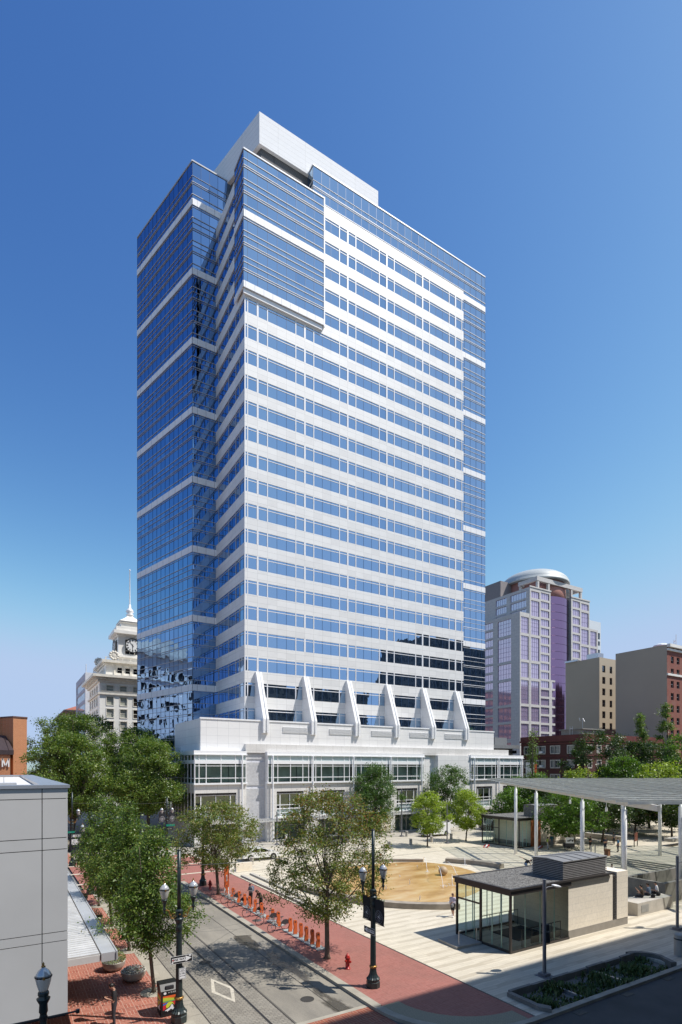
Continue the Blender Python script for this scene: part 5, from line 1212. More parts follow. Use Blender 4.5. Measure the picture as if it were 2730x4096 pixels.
textsign((6.6, 66.3, 2.65), 0, .62, .62, [('NO', .22, .12, 1), ('TURNS', .19, -.13, .9)], 'square white no turns sign on the far left lamp post', 'no_turns_sign')
textsign((6.2, 66.25, 3.75), 0, .8, .2, [('o', .12, 0, 1)], 'small green street name sign high on the far left lamp post', 'street_name_sign', SIGNG, SIGNW, False)
textsign((16.95, 66.45, 3.9), 0, 1.0, .24, [('o', .14, 0, 1)], 'green street name sign on the far lamp post by the podium', 'street_name_sign', SIGNG, SIGNW, False)
textsign((16.85, 66.45, 3.5), 0, .75, .26, [('ONE WAY', .13, 0, .9)], 'small black one way plate below the green street name sign', 'one_way_plate', SIGNB, SIGNW, False)
# ---- banners
BANM = M('banner_cloth', (.010,.011,.016), .75, 0, .2, 2, .2, 6); BANG = M('banner_print', (.25,.26,.29), .6, 0, .03)
BANW = M('banner_print_bright', (.6,.6,.62), .6, 0, .03)
def banner(loc, rz, label, bright=False):
    t = thing('banner', label, 'banner', loc, rz, 'black lamp post banners'); U, N_ = (1, 0, 0), (0, -1, 0); O = (0, 0, 0)
    c = MB(); n = 8; w_, h_ = .78, 1.16; vs = []
    for j in range(n+1):
        for i in range(5): x = -w_/2+w_*i/4; vs.append((x, .02*math.sin(i*1.4+j*.6), -h_/2+h_*j/n))
    fs = [(j*5+i, j*5+i+1, (j+1)*5+i+1, (j+1)*5+i) for j in range(n) for i in range(4)]
    c.add(vs, fs); c.add([(x, y+.006, z) for x, y, z in vs], [f[::-1] for f in fs]); B_ = c.build('cloth', BANM, t)
    c = MB(); c.tube((-w_/2-.02, 0, h_/2+.02), (w_/2+.05, 0, h_/2+.02), .014, n=6); c.build('bracket_rod', BLACK, t); c = MB(); c.tube((-w_/2-.02, 0, -h_/2-.02), (w_/2+.05, 0, -h_/2-.02), .014, n=6); c.build('bracket_rod', BLACK, t)
    c = MB(); cz = -.22; N__ = 28
    def ringp(r0, r1):
        for i in range(N__):
            a0, a1 = 2*PI*i/N__, 2*PI*(i+1)/N__; flat(c, [(r0*math.cos(a0), cz+r0*math.sin(a0)), (r1*math.cos(a0), cz+r1*math.sin(a0)), (r1*math.cos(a1), cz+r1*math.sin(a1)), (r0*math.cos(a1), cz+r0*math.sin(a1))], O, U, N_, .026, .002)
    ringp(.295, .31); ringp(.135, .15); ringp(.165, .172)
    s = 'PIONEER DISTRICT'
    for i, ch in enumerate(s):
        if ch == ' ': continue
        a = math.radians(196-212*i/(len(s)-1)); r = .235; puttext(c, ch, .10, (r*math.cos(a), 0, cz+r*math.sin(a)), U, N_, .028, a-PI/2, .9, .003)
    for i in range(7): a = math.radians(-120+60*i/6); flat(c, [(.22*math.cos(a)-.012, cz+.22*math.sin(a)-.012), (.22*math.cos(a)+.012, cz+.22*math.sin(a)-.012), (.22*math.cos(a)+.012, cz+.22*math.sin(a)+.012), (.22*math.cos(a)-.012, cz+.22*math.sin(a)+.012)], O, U, N_, .026, .002)
    c.build('roundel', BANW if bright else BANG, B_)
    c = MB()
    for dx, dz in ((-.05, 0), (.03, .055), (.045, -.045), (0, -.02)): flat(c, [(dx+.036*math.cos(a), cz+dz+.032*math.sin(a)) for a in [i*PI/5 for i in range(10)]], O, U, N_, .029, .002)
    c.build('leaf_emblem', BANW, B_)
    return t
banner((15.49, 22.72, 3.78), -PI/2, 'black district banner on the left side of the corner lamp post')
banner((15.49, 21.68, 3.78), -PI/2, 'black district banner on the right side of the corner lamp post')
banner((16.0, 66.6, 4.9), 0, 'black banner left of the far lamp post in front of the podium', True)
banner((17.2, 66.6, 4.9), 0, 'black banner right of the far lamp post in front of the podium', True)
# ---- litter bin with printed mountain artwork
t = thing('compacting_litter_bin', 'black litter bin wrapped with a rainbow sunrise and snowy mountain picture', 'litter bin', (5.78, 24.2, 0))
c = MB(); c.box(0, 0, .03, .74, .72, 1.12); c.build('body', BLACK, t)
c = MB(); c.add([(-.02, -.02, 1.12), (.76, -.02, 1.12), (.76, .74, 1.12), (-.02, .74, 1.12), (-.02, .2, 1.36), (.76, .2, 1.36), (.76, .74, 1.36), (-.02, .74, 1.36), (.12, -.02, 1.2), (.64, -.02, 1.2)],
                [(0,1,5,4), (4,5,6,7), (1,2,6,5), (2,3,7,6), (3,0,4,7), (3,2,1,0)]); c.build('sloped_lid', BLACK, t)
c = MB(); c.box(.2, .0, 1.18, .54, .12, 1.3); c.build('chute_handle', CHAR, t)
def art(U, N_, O, wd):
    P_ = {}
    def lay(name, col, pts, d):
        mnm = 'print_'+name
        m = bpy.data.materials.get(mnm) or M(mnm, col, .5, 0, .03); c = MB(); flat(c, pts, O, U, N_, d, .0015); c.build('printed_'+name, m, t)
    X = lambda x: x*wd
    wave = lambda z0, amp, ph, k=10: [(X(i/k), z0+amp*math.sin(ph+i/k*3.2)) for i in range(k+1)]
    def band(name, col, za, aa, pa, zb, ab, pb, d): lay(name, col, wave(za, aa, pa)+wave(zb, ab, pb)[::-1], d)
    band('red', (.60,.03,.04), .20, 0, 0, .80, 0, 0, .002)
    band('orange', (.72,.13,.03), .70, .01, 2.5, .80, 0, 0, .004)
    band('lime', (.50,.58,.05), .58, .01, 1, .70, .035, 1.5, .006)
    band('green', (.14,.42,.16), .55, .015, 3.5, .59, .012, 3.5, .008)
    lay('blue', (.02,.16,.50), [(0, .40), (X(.3), .46), (X(.42), .5), (X(.3), .52), (0, .48)], .006)
    lay('sun', (.62,.66,.06), [(X(.5)+.17*math.cos(a), .36+.17*math.sin(a)) for a in [i*PI/10 for i in range(20)]], .010)
    lay('ridge', (.02,.02,.022), [(0, .14), (X(.05), .2), (X(.25), .27), (X(.4), .30), (X(.66), .45), (X(.8), .37), (X(1), .28), (X(1), .12), (0, .12)], .012)
    lay('mountain', (.80,.80,.80), [(X(.12), .17), (X(.32), .24), (X(.5), .29), (X(.62), .42), (X(.72), .37), (X(.74), .27), (X(.9), .22), (X(.76), .2), (X(.74), .15), (X(.56), .22), (X(.3), .12), (X(.28), .16)], .014)
art((1, 0, 0), (0, -1, 0), (.07, 0, .1), .60)
art((0, -1, 0), (-1, 0, 0), (0, .66, .1), .60)
c = MB(); flat(c, [(.16+.06*math.cos(a), 1.02+.055*math.sin(a)) for a in [i*PI/8 for i in range(16)]], (0, 0, 0), (1, 0, 0), (0, -1, 0), .002, .002)
puttext(c, 'IN', .07, (.33, 0, 1.03), (1, 0, 0), (0, -1, 0), .003, 0, .9, .002); puttext(c, 'YOUR', .11, (.52, 0, 1.03), (1, 0, 0), (0, -1, 0), .003, 0, .85, .003); c.build('slogan', SIGNW, t)
# ---- hydrants
def hydrant(x, y, label):
    t = thing('fire_hydrant', label, 'fire hydrant', (x, y, 0), .4, 'red fire hydrants')
    c = MB(); c.smooth = True; c.lathe([(.16, 0), (.16, .04), (.11, .05), (.11, .55), (.14, .57), (.14, .61), (.12, .63), (.12, .68), (.07, .76), (.03, .78), (.03, .84), (0, .84)], n=14); c.build('barrel', RED, t)
    for s_ in (-1, 1): c = MB(); c.tube((0, 0, .46), (s_*.2, 0, .46), .055, n=8); c.tube((s_*.2, 0, .46), (s_*.235, 0, .46), .03, n=6); c.build('outlet_cap', RED, t)
    c = MB(); c.tube((0, 0, .40), (0, -.2, .40), .075, n=10); c.tube((0, -.2, .4), (0, -.24, .4), .03, n=6); c.build('pumper_cap', RED, t)
    c = MB(); c.lathe([(.145, .575), (.145, .605)], n=14); c.build('flange', M('dark_red', (.15,.01,.01), .5) if 'dark_red' not in bpy.data.materials else bpy.data.materials['dark_red'], t)
hydrant(15.71, 24.91, 'red fire hydrant on the brick corner near the banner lamp post'); hydrant(15.59, 47.57, 'red fire hydrant beside the far street tree and lamp')
# ---- bicycle docks, totem, bicycles
DOCKP = M('dock_base_plate', (.33,.36,.35), .6, .1, .1)
c = MB(); 
for a, b_ in ((28.2, 33.0), (33.9, 35.6), (36.5, 42.0), (42.3, 45.2)): c.box(15.72, a, 0, 16.32, b_, .05)
tag(c.build('dock_base_rail', DOCKP), 'grey ground rail carrying the row of orange bicycle docks', 'dock rail')
dys = [28.65, 29.36, 30.1, 30.91, 31.69, 32.33, 34.17, 35.09, 37.05, 38.2, 39.38, 40.31, 41.46, 42.83, 44.4]
dn = ['nearest', 'second', 'third', 'fourth', 'fifth', 'sixth', 'seventh', 'eighth', 'ninth', 'tenth', 'eleventh', 'twelfth', 'thirteenth', 'fourteenth', 'farthest']
d0 = None
for i, y in enumerate(dys):
    lab = f'orange bicycle dock, {dn[i]} from the big street tree' if i else 'orange bicycle dock nearest the big street tree, standing empty'
    if d0 is None:
        t = d0 = thing('bicycle_dock', lab, 'bicycle dock', (15.98, y, .05), 0, 'orange bicycle docks')
        c = MB(); pts = [(-.13, 0), (.13, 0), (.12, .62), (.12, .80)]+[(.12*math.cos(a), .80+.12*math.sin(a)) for a in [i2*PI/8 for i2 in range(1, 8)]]+[(-.12, .80), (-.12, .66), (-.06, .45), (-.12, .3)]
        c.extr([(x, -.045, z) for x, z in pts], (0, .09, 0)); c.build('stand', ORANGE, t)
        c = MB(); c.lathe([(.05, -.052), (.05, .052)], n=10)
        c.v = [(p[0], p[2], p[1]+.8) for p in c.v]; c.build('lock_hole', CHAR, t)
        c = MB(); c.box(-.2, -.13, 0, .2, .13, .03); c.build('foot', SILVER, t)
    else: dup(d0, (15.98+random.uniform(-.03, .03), y, .05), random.uniform(-.06, .06), lab)
t = thing('bike_share_totem', 'tall narrow orange information totem at the far end of the bicycle docks', 'information totem', (16.26, 45.2, 0))
c = MB(); c.box(-.2, -.06, .55, .2, .06, 2.35); c.build('orange_panel', ORANGE, t); c = MB(); c.box(-.19, -.05, 0, .19, .05, .55); c.build('white_base', SIGNW, t); c = MB(); c.box(-.05, -.065, 1.05, .05, -.06, 1.6); c.build('white_mark', SIGNW, t)
def bike(x, y, rz, label):
    t = thing('bicycle', label, 'bicycle', (x, y, 0), rz, 'orange and silver share bicycles')
    FRM = bpy.data.materials.get('bike_silver') or M('bike_silver', (.42,.40,.38), .4, .4)
    for wx, nm in ((.56, 'front_wheel'), (-.52, 'rear_wheel')):
        c = MB(); c.path([(wx+.32*math.cos(a), 0, .33+.32*math.sin(a)) for a in [i*PI/10 for i in range(21)]], .02, 6, False)
        W = c.build(nm, RUBBER, t); c = MB()
        for i in range(8): a = i*PI/4; c.tube((wx, 0, .33), (wx+.3*math.cos(a), 0, .33+.3*math.sin(a)), .004, n=3)
        c.tube((wx, -.05, .33), (wx, .05, .33), .03, n=6); c.build('spokes', SILVER, W)
    c = MB(); c.path([(-.52, 0, .33), (-.12, 0, .3), (.25, 0, .55), (.42, 0, .85)], [.02, .035, .035, .03], 8); c.path([(-.12, 0, .3), (-.22, 0, .85)], .022, 6); c.path([(-.52, 0, .33), (-.2, 0, .62)], .015, 6); c.path([(.42, 0, .85), (.56, 0, .33)], .02, 6); c.tube((.42, 0, .85), (.39, 0, 1.02), .02, n=6); F_ = c.build('frame', FRM, t)
    c = MB(); c.path([(.30, .27, 1.05), (.38, .2, 1.03), (.40, 0, 1.0), (.38, -.2, 1.03), (.30, -.27, 1.05)], .014, 6); c.build('handlebar', BLACK, t)
    c = MB(); c.ell((-.25, 0, .9), (.14, .07, .035), 10, 6); c.build('saddle', BLACK, t)
    c = MB(); pts = [(-.52+.37*math.cos(a), .33+.37*math.sin(a)) for a in [math.radians(q) for q in range(20, 171, 15)]]; c.extr([(px, -.03, pz) for px, pz in pts]+[(-.52, -.03, .36)], (0, .06, 0)); c.build('rear_mudguard', CHAR, t)
    c = MB(); c.box(.45, -.16, .78, .72, .16, .82); c.path([(.72, -.16, .82), (.74, -.17, 1.0), (.74, .17, 1.0), (.72, .16, .82)], .012, 5); c.build('front_basket', SILVER, t)
    c = MB(); c.extr([(-.12, -.035, .3), (.1, -.035, .36), (.05, -.035, .62), (-.16, -.035, .6)], (0, .07, 0)); c.build('orange_skirt', ORANGE, t)
    c = MB(); c.tube((-.12, -.1, .3), (-.12, .1, .3), .02, n=5); c.box(-.2, -.15, .2, -.1, -.09, .22); c.box(-.14, .09, .38, -.04, .15, .4); c.build('pedals', BLACK, t)
for i, (y, a) in enumerate(((33.0, 3.3), (34.9, 3.22), (37.2, 3.05), (40.4, 3.25), (41.9, 3.2))):
    bike(15.45, y, a, ('parked share bicycle closest to the viewer at the docks', 'parked share bicycle second from the viewer with a patterned guard', 'share bicycle with pale front basket beside the person in brown', 'share bicycle standing beside the person with a backpack', 'farthest share bicycle next to the orange totem')[i])
# ---- bowl planters
POT = M('planter_concrete', (.40,.37,.32), .8, 0, .12, 3)
fl1 = newmat('white_flowers'); ge = fl1[1].new('ShaderNodeNewGeometry'); fl1[2].new(ramp(fl1[1], fl1[2], ge.outputs['Random Per Island'], [(0, (.05,.10,.03)), (.25, (.07,.12,.04)), (.3, (.55,.56,.50)), (.86, (.62,.62,.58)), (.9, (.45,.04,.03)), (1, (.5,.05,.05))]), fl1[3].inputs['Base Color']); fl1[3].inputs['Roughness'].default_value = .7
fl2 = newmat('shrub_leaves'); ge = fl2[1].new('ShaderNodeNewGeometry'); fl2[2].new(ramp(fl2[1], fl2[2], ge.outputs['Random Per Island'], [(0, (.06,.11,.02)), (.6, (.14,.19,.04)), (.9, (.22,.20,.06)), (1, (.25,.08,.03))]), fl2[3].inputs['Base Color']); fl2[3].inputs['Roughness'].default_value = .6
def pot(x, y, r, kind, label, i):
    t = thing('bowl_planter', label, 'planter', (x, y, 0), 0, 'round concrete bowl planters')
    c = MB(); c.smooth = True; c.lathe([(r*.45, 0), (r*.75, .08), (r*.95, .25), (r, .42), (r*1.03, .46), (r*1.03, .50), (r*.92, .50), (r*.9, .44), (0, .44)], n=24); c.build('bowl', POT, t)
    c = MB(); rr = random.Random(i); n = 900 if kind != 2 else 1500
    for k in range(n):
        u = rr.random()**.5*r*(.9 if kind != 2 else 1.05); a = rr.uniform(0, 2*PI); hh = (.5+(.22 if kind != 2 else .75)*rr.random()*(1-(u/r/1.15)**2)); s_ = rr.uniform(.02, .045)
        px, py = u*math.cos(a), u*math.sin(a); d1 = Vector((rr.gauss(0, 1), rr.gauss(0, 1), rr.gauss(0, .5))).normalized()*s_; d2 = d1.cross(Vector((rr.gauss(0, 1), rr.gauss(0, 1), 1))).normalized()*s_
        q = Vector((px, py, hh)); c.add([q-d1, q+d2*.6, q+d1, q-d2*.6], [(0,1,2,3)])
    c.build('flowers' if kind != 2 else 'shrub', fl1[0] if kind != 2 else fl2[0], t)
for i, (x, y, r, k, lab) in enumerate(((5.62,29.3,.60,1,'bowl planter of white and red flowers closest to the viewer'), (5.0,31.3,.58,2,'bowl planter with a bushy yellow-green shrub'), (5.0,36.3,.60,1,'bowl planter of pale flowers behind the second street tree'), (5.2,41.0,.6,2,'fourth bowl planter in the shade of the left tree row'), (4.9,43.6,.55,1,'fifth bowl planter of pale flowers deep in the tree row'), (5.1,47.8,.6,2,'farthest bowl planter of the left tree row'), (5.4, 65.0, .5, 1, 'small bowl planter at the foot of the far left lamp post'))): pot(x, y, r, k, lab, i)
# ---- red game boards, pedicab, notice board
for i, (x, y, a) in enumerate(((55.6, 53.0, .5), (60.9, 48.6, .3))):
    t = thing('game_board', ('slanted red bean bag board lying on the open paving', 'red bean bag board just in front of the far pavilion glass')[i], 'game board', (x, y, 0), a, 'red bean bag boards')
    c = MB(); c.add([(-.6, -.3, .02), (.6, -.3, .3), (.6, .3, .3), (-.6, .3, .02), (-.6, -.3, 0), (.6, -.3, .22), (.6, .3, .22), (-.6, .3, 0)], [(0,1,2,3), (4,7,6,5), (0,4,5,1), (1,5,6,2), (2,6,7,3), (3,7,4,0)]); c.build('board', RED, t)
    c = MB(); c.tube((.55, -.25, 0), (.55, -.25, .25), .02, n=5); c.tube((.55, .25, 0), (.55, .25, .25), .02, n=5); c.build('legs', CHAR, t)
    c = MB(); c.add([(-.5, -.12, .05), (.5, -.12, .285), (.5, .12, .285), (-.5, .12, .05)], [(0,1,2,3)]); c.build('white_stripe', SIGNW, t)
t = thing('cargo_tricycle', 'dark cargo tricycle with a white picture board in the tree shade', 'tricycle', (62.6, 45.2, 0), -.6)
c = MB(); c.box(-.7, -.4, .45, .5, .4, .95); c.build('cargo_box', CHAR, t); c = MB(); c.box(-.65, -.44, 1.0, .35, -.40, 1.75); c.build('picture_board', SIGNW, t)
c = MB(); 
for k in range(9): xx = random.uniform(-.6, .2); zz_ = random.uniform(1.05, 1.45); c.box(xx, -.446, zz_, xx+random.uniform(.05, .2), -.441, zz_+random.uniform(.05, .22))
c.build('picture', CHAR, t)
for x, y in ((-.2, -.45), (-.2, .45), (1.3, 0)): c = MB(); c.path([(x+.3*math.cos(a), y, .32+.3*math.sin(a)) for a in [i*PI/8 for i in range(17)]], .03, 6, False); c.build('wheel', RUBBER, t)
c = MB(); c.path([(.5, 0, .6), (.9, 0, .5), (1.3, 0, .32), (1.0, 0, .9), (.9, 0, .5)], .025, 6); c.ell((.98, 0, .95), (.13, .08, .04)); c.path([(.5, -.3, 1.1), (.55, 0, 1.0), (.5, .3, 1.1)], .02, 6); c.build('frame', BLACK, t)
t = thing('slatted_notice_board', 'red-brown slatted notice board standing behind the group of people', 'notice board', (73.5, 42.8, .0), .3)
c = MB(); c.box(-.8, -.04, .75, .8, .04, .82); 
for k in range(7): c.box(-.8, -.03, .85+.15*k, .8, .03, .95+.15*k)
c.build('slats', M('rust_slats', (.22,.06,.03), .6), t)
for x in (-.85, .85): c = MB(); c.box(x-.04, -.05, 0, x+.04, .05, 2.0); c.build('leg', BLACK, t)
t = thing('free_standing_meter', 'white parking post in front of the podium shopfront', 'parking meter', (33.5, 69.2, 0)); c = MB(); c.box(-.15, -.12, .6, .15, .12, 1.5); c.build('head', SIGNW, t); c = MB(); c.box(-.08, -.08, 0, .08, .08, .6); c.build('post', CHAR, t)
# ---- overhead wires
def wire(a, b_, sag, label):
    c = MB(); P = [Vector(a).lerp(Vector(b_), i/12)-Vector((0, 0, 4*sag*(i/12)*(1-i/12))) for i in range(13)]; c.path(P, .014, 4); tag(c.build('overhead_wire', BLACK), label, 'wire', 'tram span wires')
wire((6.35, 23.49, 6.6), (15.49, 22.2, 6.9), .12, 'tram span wire between the two nearest lamp posts'); wire((6.3, 51, 6.4), (15.53, 49.43, 6.5), .15, 'tram span wire between the middle pair of lamp posts'); wire((6.38, 66.62, 6.9), (16.6, 66.7, 6.6), .15, 'tram span wire across the far junction')

# ---- vehicles
def car(x, y, rz, L_, W_, H_, prof, paint, label, name='car', cat='car', glassz=None, wr=.34, group='vehicles on the park street'):
    """prof: side outline (x,z) with x along the length; body width tapers above the belt line"""
    t = thing(name, label, cat, (x, y, 0), rz, group); belt = glassz[0]
    c = MB(); n = len(prof)
    def wz(z): return W_/2 if z <= belt else W_/2-(z-belt)*.22
    A_v = [(px, -wz(pz), pz) for px, pz in prof]; B_v = [(px, wz(pz), pz) for px, pz in prof]
    c.add(A_v+B_v, [tuple(range(n)), tuple(range(2*n-1, n-1, -1))]+[(i, n+i, n+(i+1) % n, (i+1) % n) for i in range(n)]); B_ = c.build('body', paint, t)
    for poly, nm in glassz[1]:
        for s_ in (-1, 1):
            c = MB(); P = [(px, s_*(wz(pz)+.004), pz) for px, pz in poly]; c.extr(P, (0, s_*.008, 0)); c.build(nm, CARGL, t)
    for (xa, za, xb, zb), nm in glassz[2]:
        c = MB(); d = Vector((xb-xa, 0, zb-za)); nn = Vector((-d.z, 0, d.x)).normalized()*(.01 if xb > xa else -.01)
        if nn.z < 0: nn = -nn
        c.extr([Vector((xa, -wz(za)+.08, za))+nn, Vector((xa, wz(za)-.08, za))+nn, Vector((xb, wz(zb)-.08, zb))+nn, Vector((xb, -wz(zb)+.08, zb))+nn], nn); c.build(nm, CARGL, t)
    for wx in (L_*.31, -L_*.31):
        for s_ in (-1, 1):
            c = MB(); c.path([(wx, s_*(W_/2-.2), wr), (wx, s_*(W_/2+.02), wr)], wr, 18); w_ = c.build('wheel', RUBBER, t); c = MB(); c.path([(wx, s_*(W_/2+.021), wr), (wx, s_*(W_/2+.03), wr)], wr*.6, 12); c.build('rim', SILVER, w_)
            c = MB(); c.path([(wx, s_*(W_/2-.1), wr+.02), (wx, s_*(W_/2+.006), wr+.02)], wr*1.16, 18); c.build('wheel_arch', BLACK, t)
    for s_ in (-1, 1):
        xf = max(p[0] for p in prof); xr = min(p[0] for p in prof)
        c = MB(); c.ell((xf-.10, s_*(W_/2-.22), .68), (.14, .2, .1), 8, 6); c.build('headlight', SILVER, t); c = MB(); c.box(xr-.01, s_*(W_/2-.15)-.1, .7, xr+.05, s_*(W_/2-.15)+.1, .95); c.build('tail_light', RED, t)
        c = MB(); c.ell((L_*.2, s_*(W_/2+.1), belt+.08), (.06, .1, .07), 6, 5); c.build('side_mirror', BLACK, t)
    c = MB(); xf = max(p[0] for p in prof); c.box(xf-.05, -W_*.3, .32, xf+.012, W_*.3, .55); c.build('grille', BLACK, t)
    c = MB(); c.box(xf+.012, -.16, .36, xf+.02, .16, .45); c.build('number_plate', SIGNW, t)
    return t
CARGL = mirror('car_glass', (.10,.12,.14), .05, .0, 1, .7, (.01,.012,.014))
WPAINT = M('white_car_paint', (.72,.72,.71), .25, 0, .02, coat=.8); KPAINT = M('black_car_paint', (.012,.013,.015), .2, 0, .02, coat=1); GPAINT = M('grey_car_paint', (.10,.10,.105), .25, .3, .02, coat=1)
van = [(2.6,.3),(2.62,.75),(2.35,1.05),(1.75,1.25),(1.0,1.95),(.6,2.05),(-2.5,2.05),(-2.6,1.9),(-2.6,.35)]
car(58.0, 66.2, PI+.02, 5.2, 1.95, 2.05, van, WPAINT, 'white cargo van parked beneath the light green tree', 'cargo_van', 'van', (1.2, [([(1.55,1.28),(.98,1.85),(.45,1.85),(.45,1.25)], 'side_window')], [((1.78,1.22,1.0,1.93), 'windscreen')]), .36)
suv = [(2.35,.3),(2.38,.8),(2.2,1.0),(1.2,1.12),(.6,1.65),(.2,1.72),(-1.9,1.68),(-2.3,1.1),(-2.35,.35)]
sg = (1.05, [([(1.05,1.12),(.62,1.55),(.05,1.6),(.05,1.1)], 'side_window'), ([(-.05,1.1),(-.05,1.6),(-1.1,1.58),(-1.1,1.08)], 'side_window'), ([(-1.2,1.08),(-1.2,1.56),(-1.75,1.54),(-2.0,1.08)], 'side_window')], [((1.22,1.1,.62,1.64), 'windscreen'), ((-1.92,1.66,-2.28,1.12), 'rear_window')])
car(72.4, 67.6, PI, 4.7, 1.9, 1.7, suv, KPAINT, 'black sport utility car parked left of the far pavilion', 'sport_utility_car', 'car', sg, .37)
car(79.5, 66.0, PI, 4.7, 1.9, 1.7, suv, WPAINT, 'white sport utility car seen through the far pavilion glass', 'sport_utility_car', 'car', sg, .36)
sed = [(2.25,.3),(2.28,.65),(2.0,.85),(1.1,.98),(.4,1.38),(-.2,1.46),(-1.0,1.40),(-1.7,1.05),(-2.25,.95),(-2.3,.35)]
dg = (.95, [([(.98,.98),(.42,1.3),(-.2,1.36),(-.2,.97)], 'side_window'), ([(-.28,.97),(-.28,1.36),(-.95,1.32),(-1.5,1.02)], 'side_window')], [((1.12,.97,.4,1.37), 'windscreen'), ((-1.02,1.39,-1.7,1.06), 'rear_window')])
car(25.6, 60.1, 0, 4.6, 1.82, 1.46, sed, WPAINT, 'white saloon car crossing the junction behind the street tree', 'saloon_car', 'car', dg, .34)
car(38.5, 65.2, PI, 4.6, 1.82, 1.46, sed, GPAINT, 'dark grey saloon car behind the big autumn-tinged tree', 'saloon_car', 'car', dg, .34)
# ================================================================== PEOPLE
SKINM = M('skin', (.46,.26,.18), .55, 0, .04, 8); SKIN2 = M('skin_dark', (.22,.11,.07), .55, 0, .04, 8)
def cloth(name, col):
    return bpy.data.materials.get('cloth_'+name) or M('cloth_'+name, col, .85, 0, .12, 7, .25, 18)
C_ = lambda n: {'black': cloth('black', (.014,.014,.016)), 'charcoal': cloth('charcoal', (.035,.036,.042)), 'white': cloth('white', (.68,.67,.68)), 'grey': cloth('grey', (.20,.20,.21)), 'navy': cloth('navy', (.015,.022,.045)),
    'denim': cloth('denim', (.13,.20,.33)), 'blue': cloth('blue', (.06,.22,.42)), 'yellow': cloth('yellow', (.42,.50,.06)), 'teal': cloth('teal', (.03,.12,.15)), 'brown': cloth('brown', (.07,.045,.03)), 'lilac': cloth('lilac', (.60,.54,.62)), 'slate': cloth('slate', (.12,.16,.23)), 'pale': cloth('pale', (.5,.5,.5))}[n]
HAIRB = M('black_hair', (.010,.008,.007), .5, 0, .3, 20); HAIRR = M('auburn_hair', (.10,.028,.015), .5, 0, .3, 20); HAIRD = M('dark_brown_hair', (.025,.014,.009), .5, 0, .3, 20)
def person(label, loc, rz, top, bottom, shoes='black', hair=HAIRB, pose=None, height=1.74, sleeves='short', legs='long', longhair=False, skin=None, cap=None, group=None):
    k = height/1.74; skin = skin or SKINM
    t = thing('person', label, 'person', loc, rz, group); t.scale = (k, k, k)
    J = dict(pel=(0,0,.95), sp=(0,0,1.12), ch=(.01,0,1.32), nk=(.0,0,1.47), hd=(.03,0,1.60),
             shL=(0,.17,1.40), elL=(-.03,.23,1.12), wrL=(.05,.24,.88), haL=(.09,.24,.80), shR=(0,-.17,1.40), elR=(-.03,-.23,1.12), wrR=(.05,-.24,.88), haR=(.09,-.24,.80),
             hpL=(0,.09,.90), knL=(.03,.10,.49), anL=(-.02,.11,.09), toL=(.17,.12,.035), hpR=(0,-.09,.90), knR=(.03,-.10,.49), anR=(-.02,-.11,.09), toR=(.17,-.12,.035))
    J.update(pose or {})
    Rr = dict(pel=(.13,.155), sp=(.105,.135), ch=(.115,.165), nk=(.055,.055), hd=(.05,.05), shL=(.068,)*2, elL=(.045,)*2, wrL=(.028,)*2, haL=(.022,.036), shR=(.068,)*2, elR=(.045,)*2, wrR=(.028,)*2, haR=(.022,.036),
              hpL=(.098,)*2, knL=(.062,)*2, anL=(.040,)*2, toL=(.036,.045), hpR=(.098,)*2, knR=(.062,)*2, anR=(.040,)*2, toR=(.036,.045))
    names = list(Rr); idx = {n: i for i, n in enumerate(names)}
    bones = [('pel','sp','top'),('sp','ch','top'),('ch','nk','top'),('nk','hd','skin')]
    for s_ in 'LR': bones += [('ch','sh'+s_,'top'),('sh'+s_,'el'+s_,'top' if sleeves != 'none' else 'skin'),('el'+s_,'wr'+s_,'top' if sleeves == 'long' else 'skin'),('wr'+s_,'ha'+s_,'skin'),
                              ('pel','hp'+s_,'bot'),('hp'+s_,'kn'+s_,'bot'),('kn'+s_,'an'+s_,'bot' if legs == 'long' else 'skin'),('an'+s_,'to'+s_,'shoe')]
    me = bpy.data.meshes.new('b'); me.from_pydata([J[n] for n in names], [(idx[a], idx[b_]) for a, b_, _ in bones], [])
    o = bpy.data.objects.new('b', me); COL.objects.link(o)
    md = o.modifiers.new('s', 'SKIN'); md.use_smooth_shade = True
    for n, i in idx.items(): me.skin_vertices[0].data[i].radius = tuple(q*(1.24 if n in ('sp', 'ch', 'shL', 'shR', 'pel') else 1.16 if n not in ('nk', 'hd', 'haL', 'haR', 'wrL', 'wrR') else 1) for q in Rr[n]); me.skin_vertices[0].data[i].use_root = (n == 'pel')
    sb = o.modifiers.new('u', 'SUBSURF'); sb.levels = 2; sb.render_levels = 2
    bpy.context.view_layer.update()
    ev = bpy.data.meshes.new_from_object(o.evaluated_get(bpy.context.evaluated_depsgraph_get()))
    c = MB(); c.smooth = True; kinds = {'skin': 0, 'top': 1, 'bot': 2, 'shoe': 3}
    segs = [(Vector(J[a]), Vector(J[b_]), kinds[q]) for a, b_, q in bones]
    vs = [tuple(v.co) for v in ev.vertices]; c.v = vs[:]
    for p in ev.polygons:
        q = Vector(p.center); best = None
        for a, b_, kd in segs:
            ab = b_-a; tt = max(0, min(1, (q-a).dot(ab)/max(1e-9, ab.length_squared))); d = (q-a-ab*tt).length
            if best is None or d < best[0]: best = (d, kd)
        c.f.append(tuple(p.vertices)); c.m.append(best[1]); c.sm.append(True)
    bpy.data.objects.remove(o); bpy.data.meshes.remove(ev)
    # head: skull, jaw, nose, ears, eyes
    hd, nk = Vector(J['hd']), Vector(J['nk']); up = (hd-nk).normalized(); f0 = Vector(J.get('face', (1, 0, -.1))); f0 = (f0-up*f0.dot(up)).normalized(); sdv = up.cross(f0)
    Rm = Matrix((f0, sdv, up)).transposed(); H = hd+up*.045
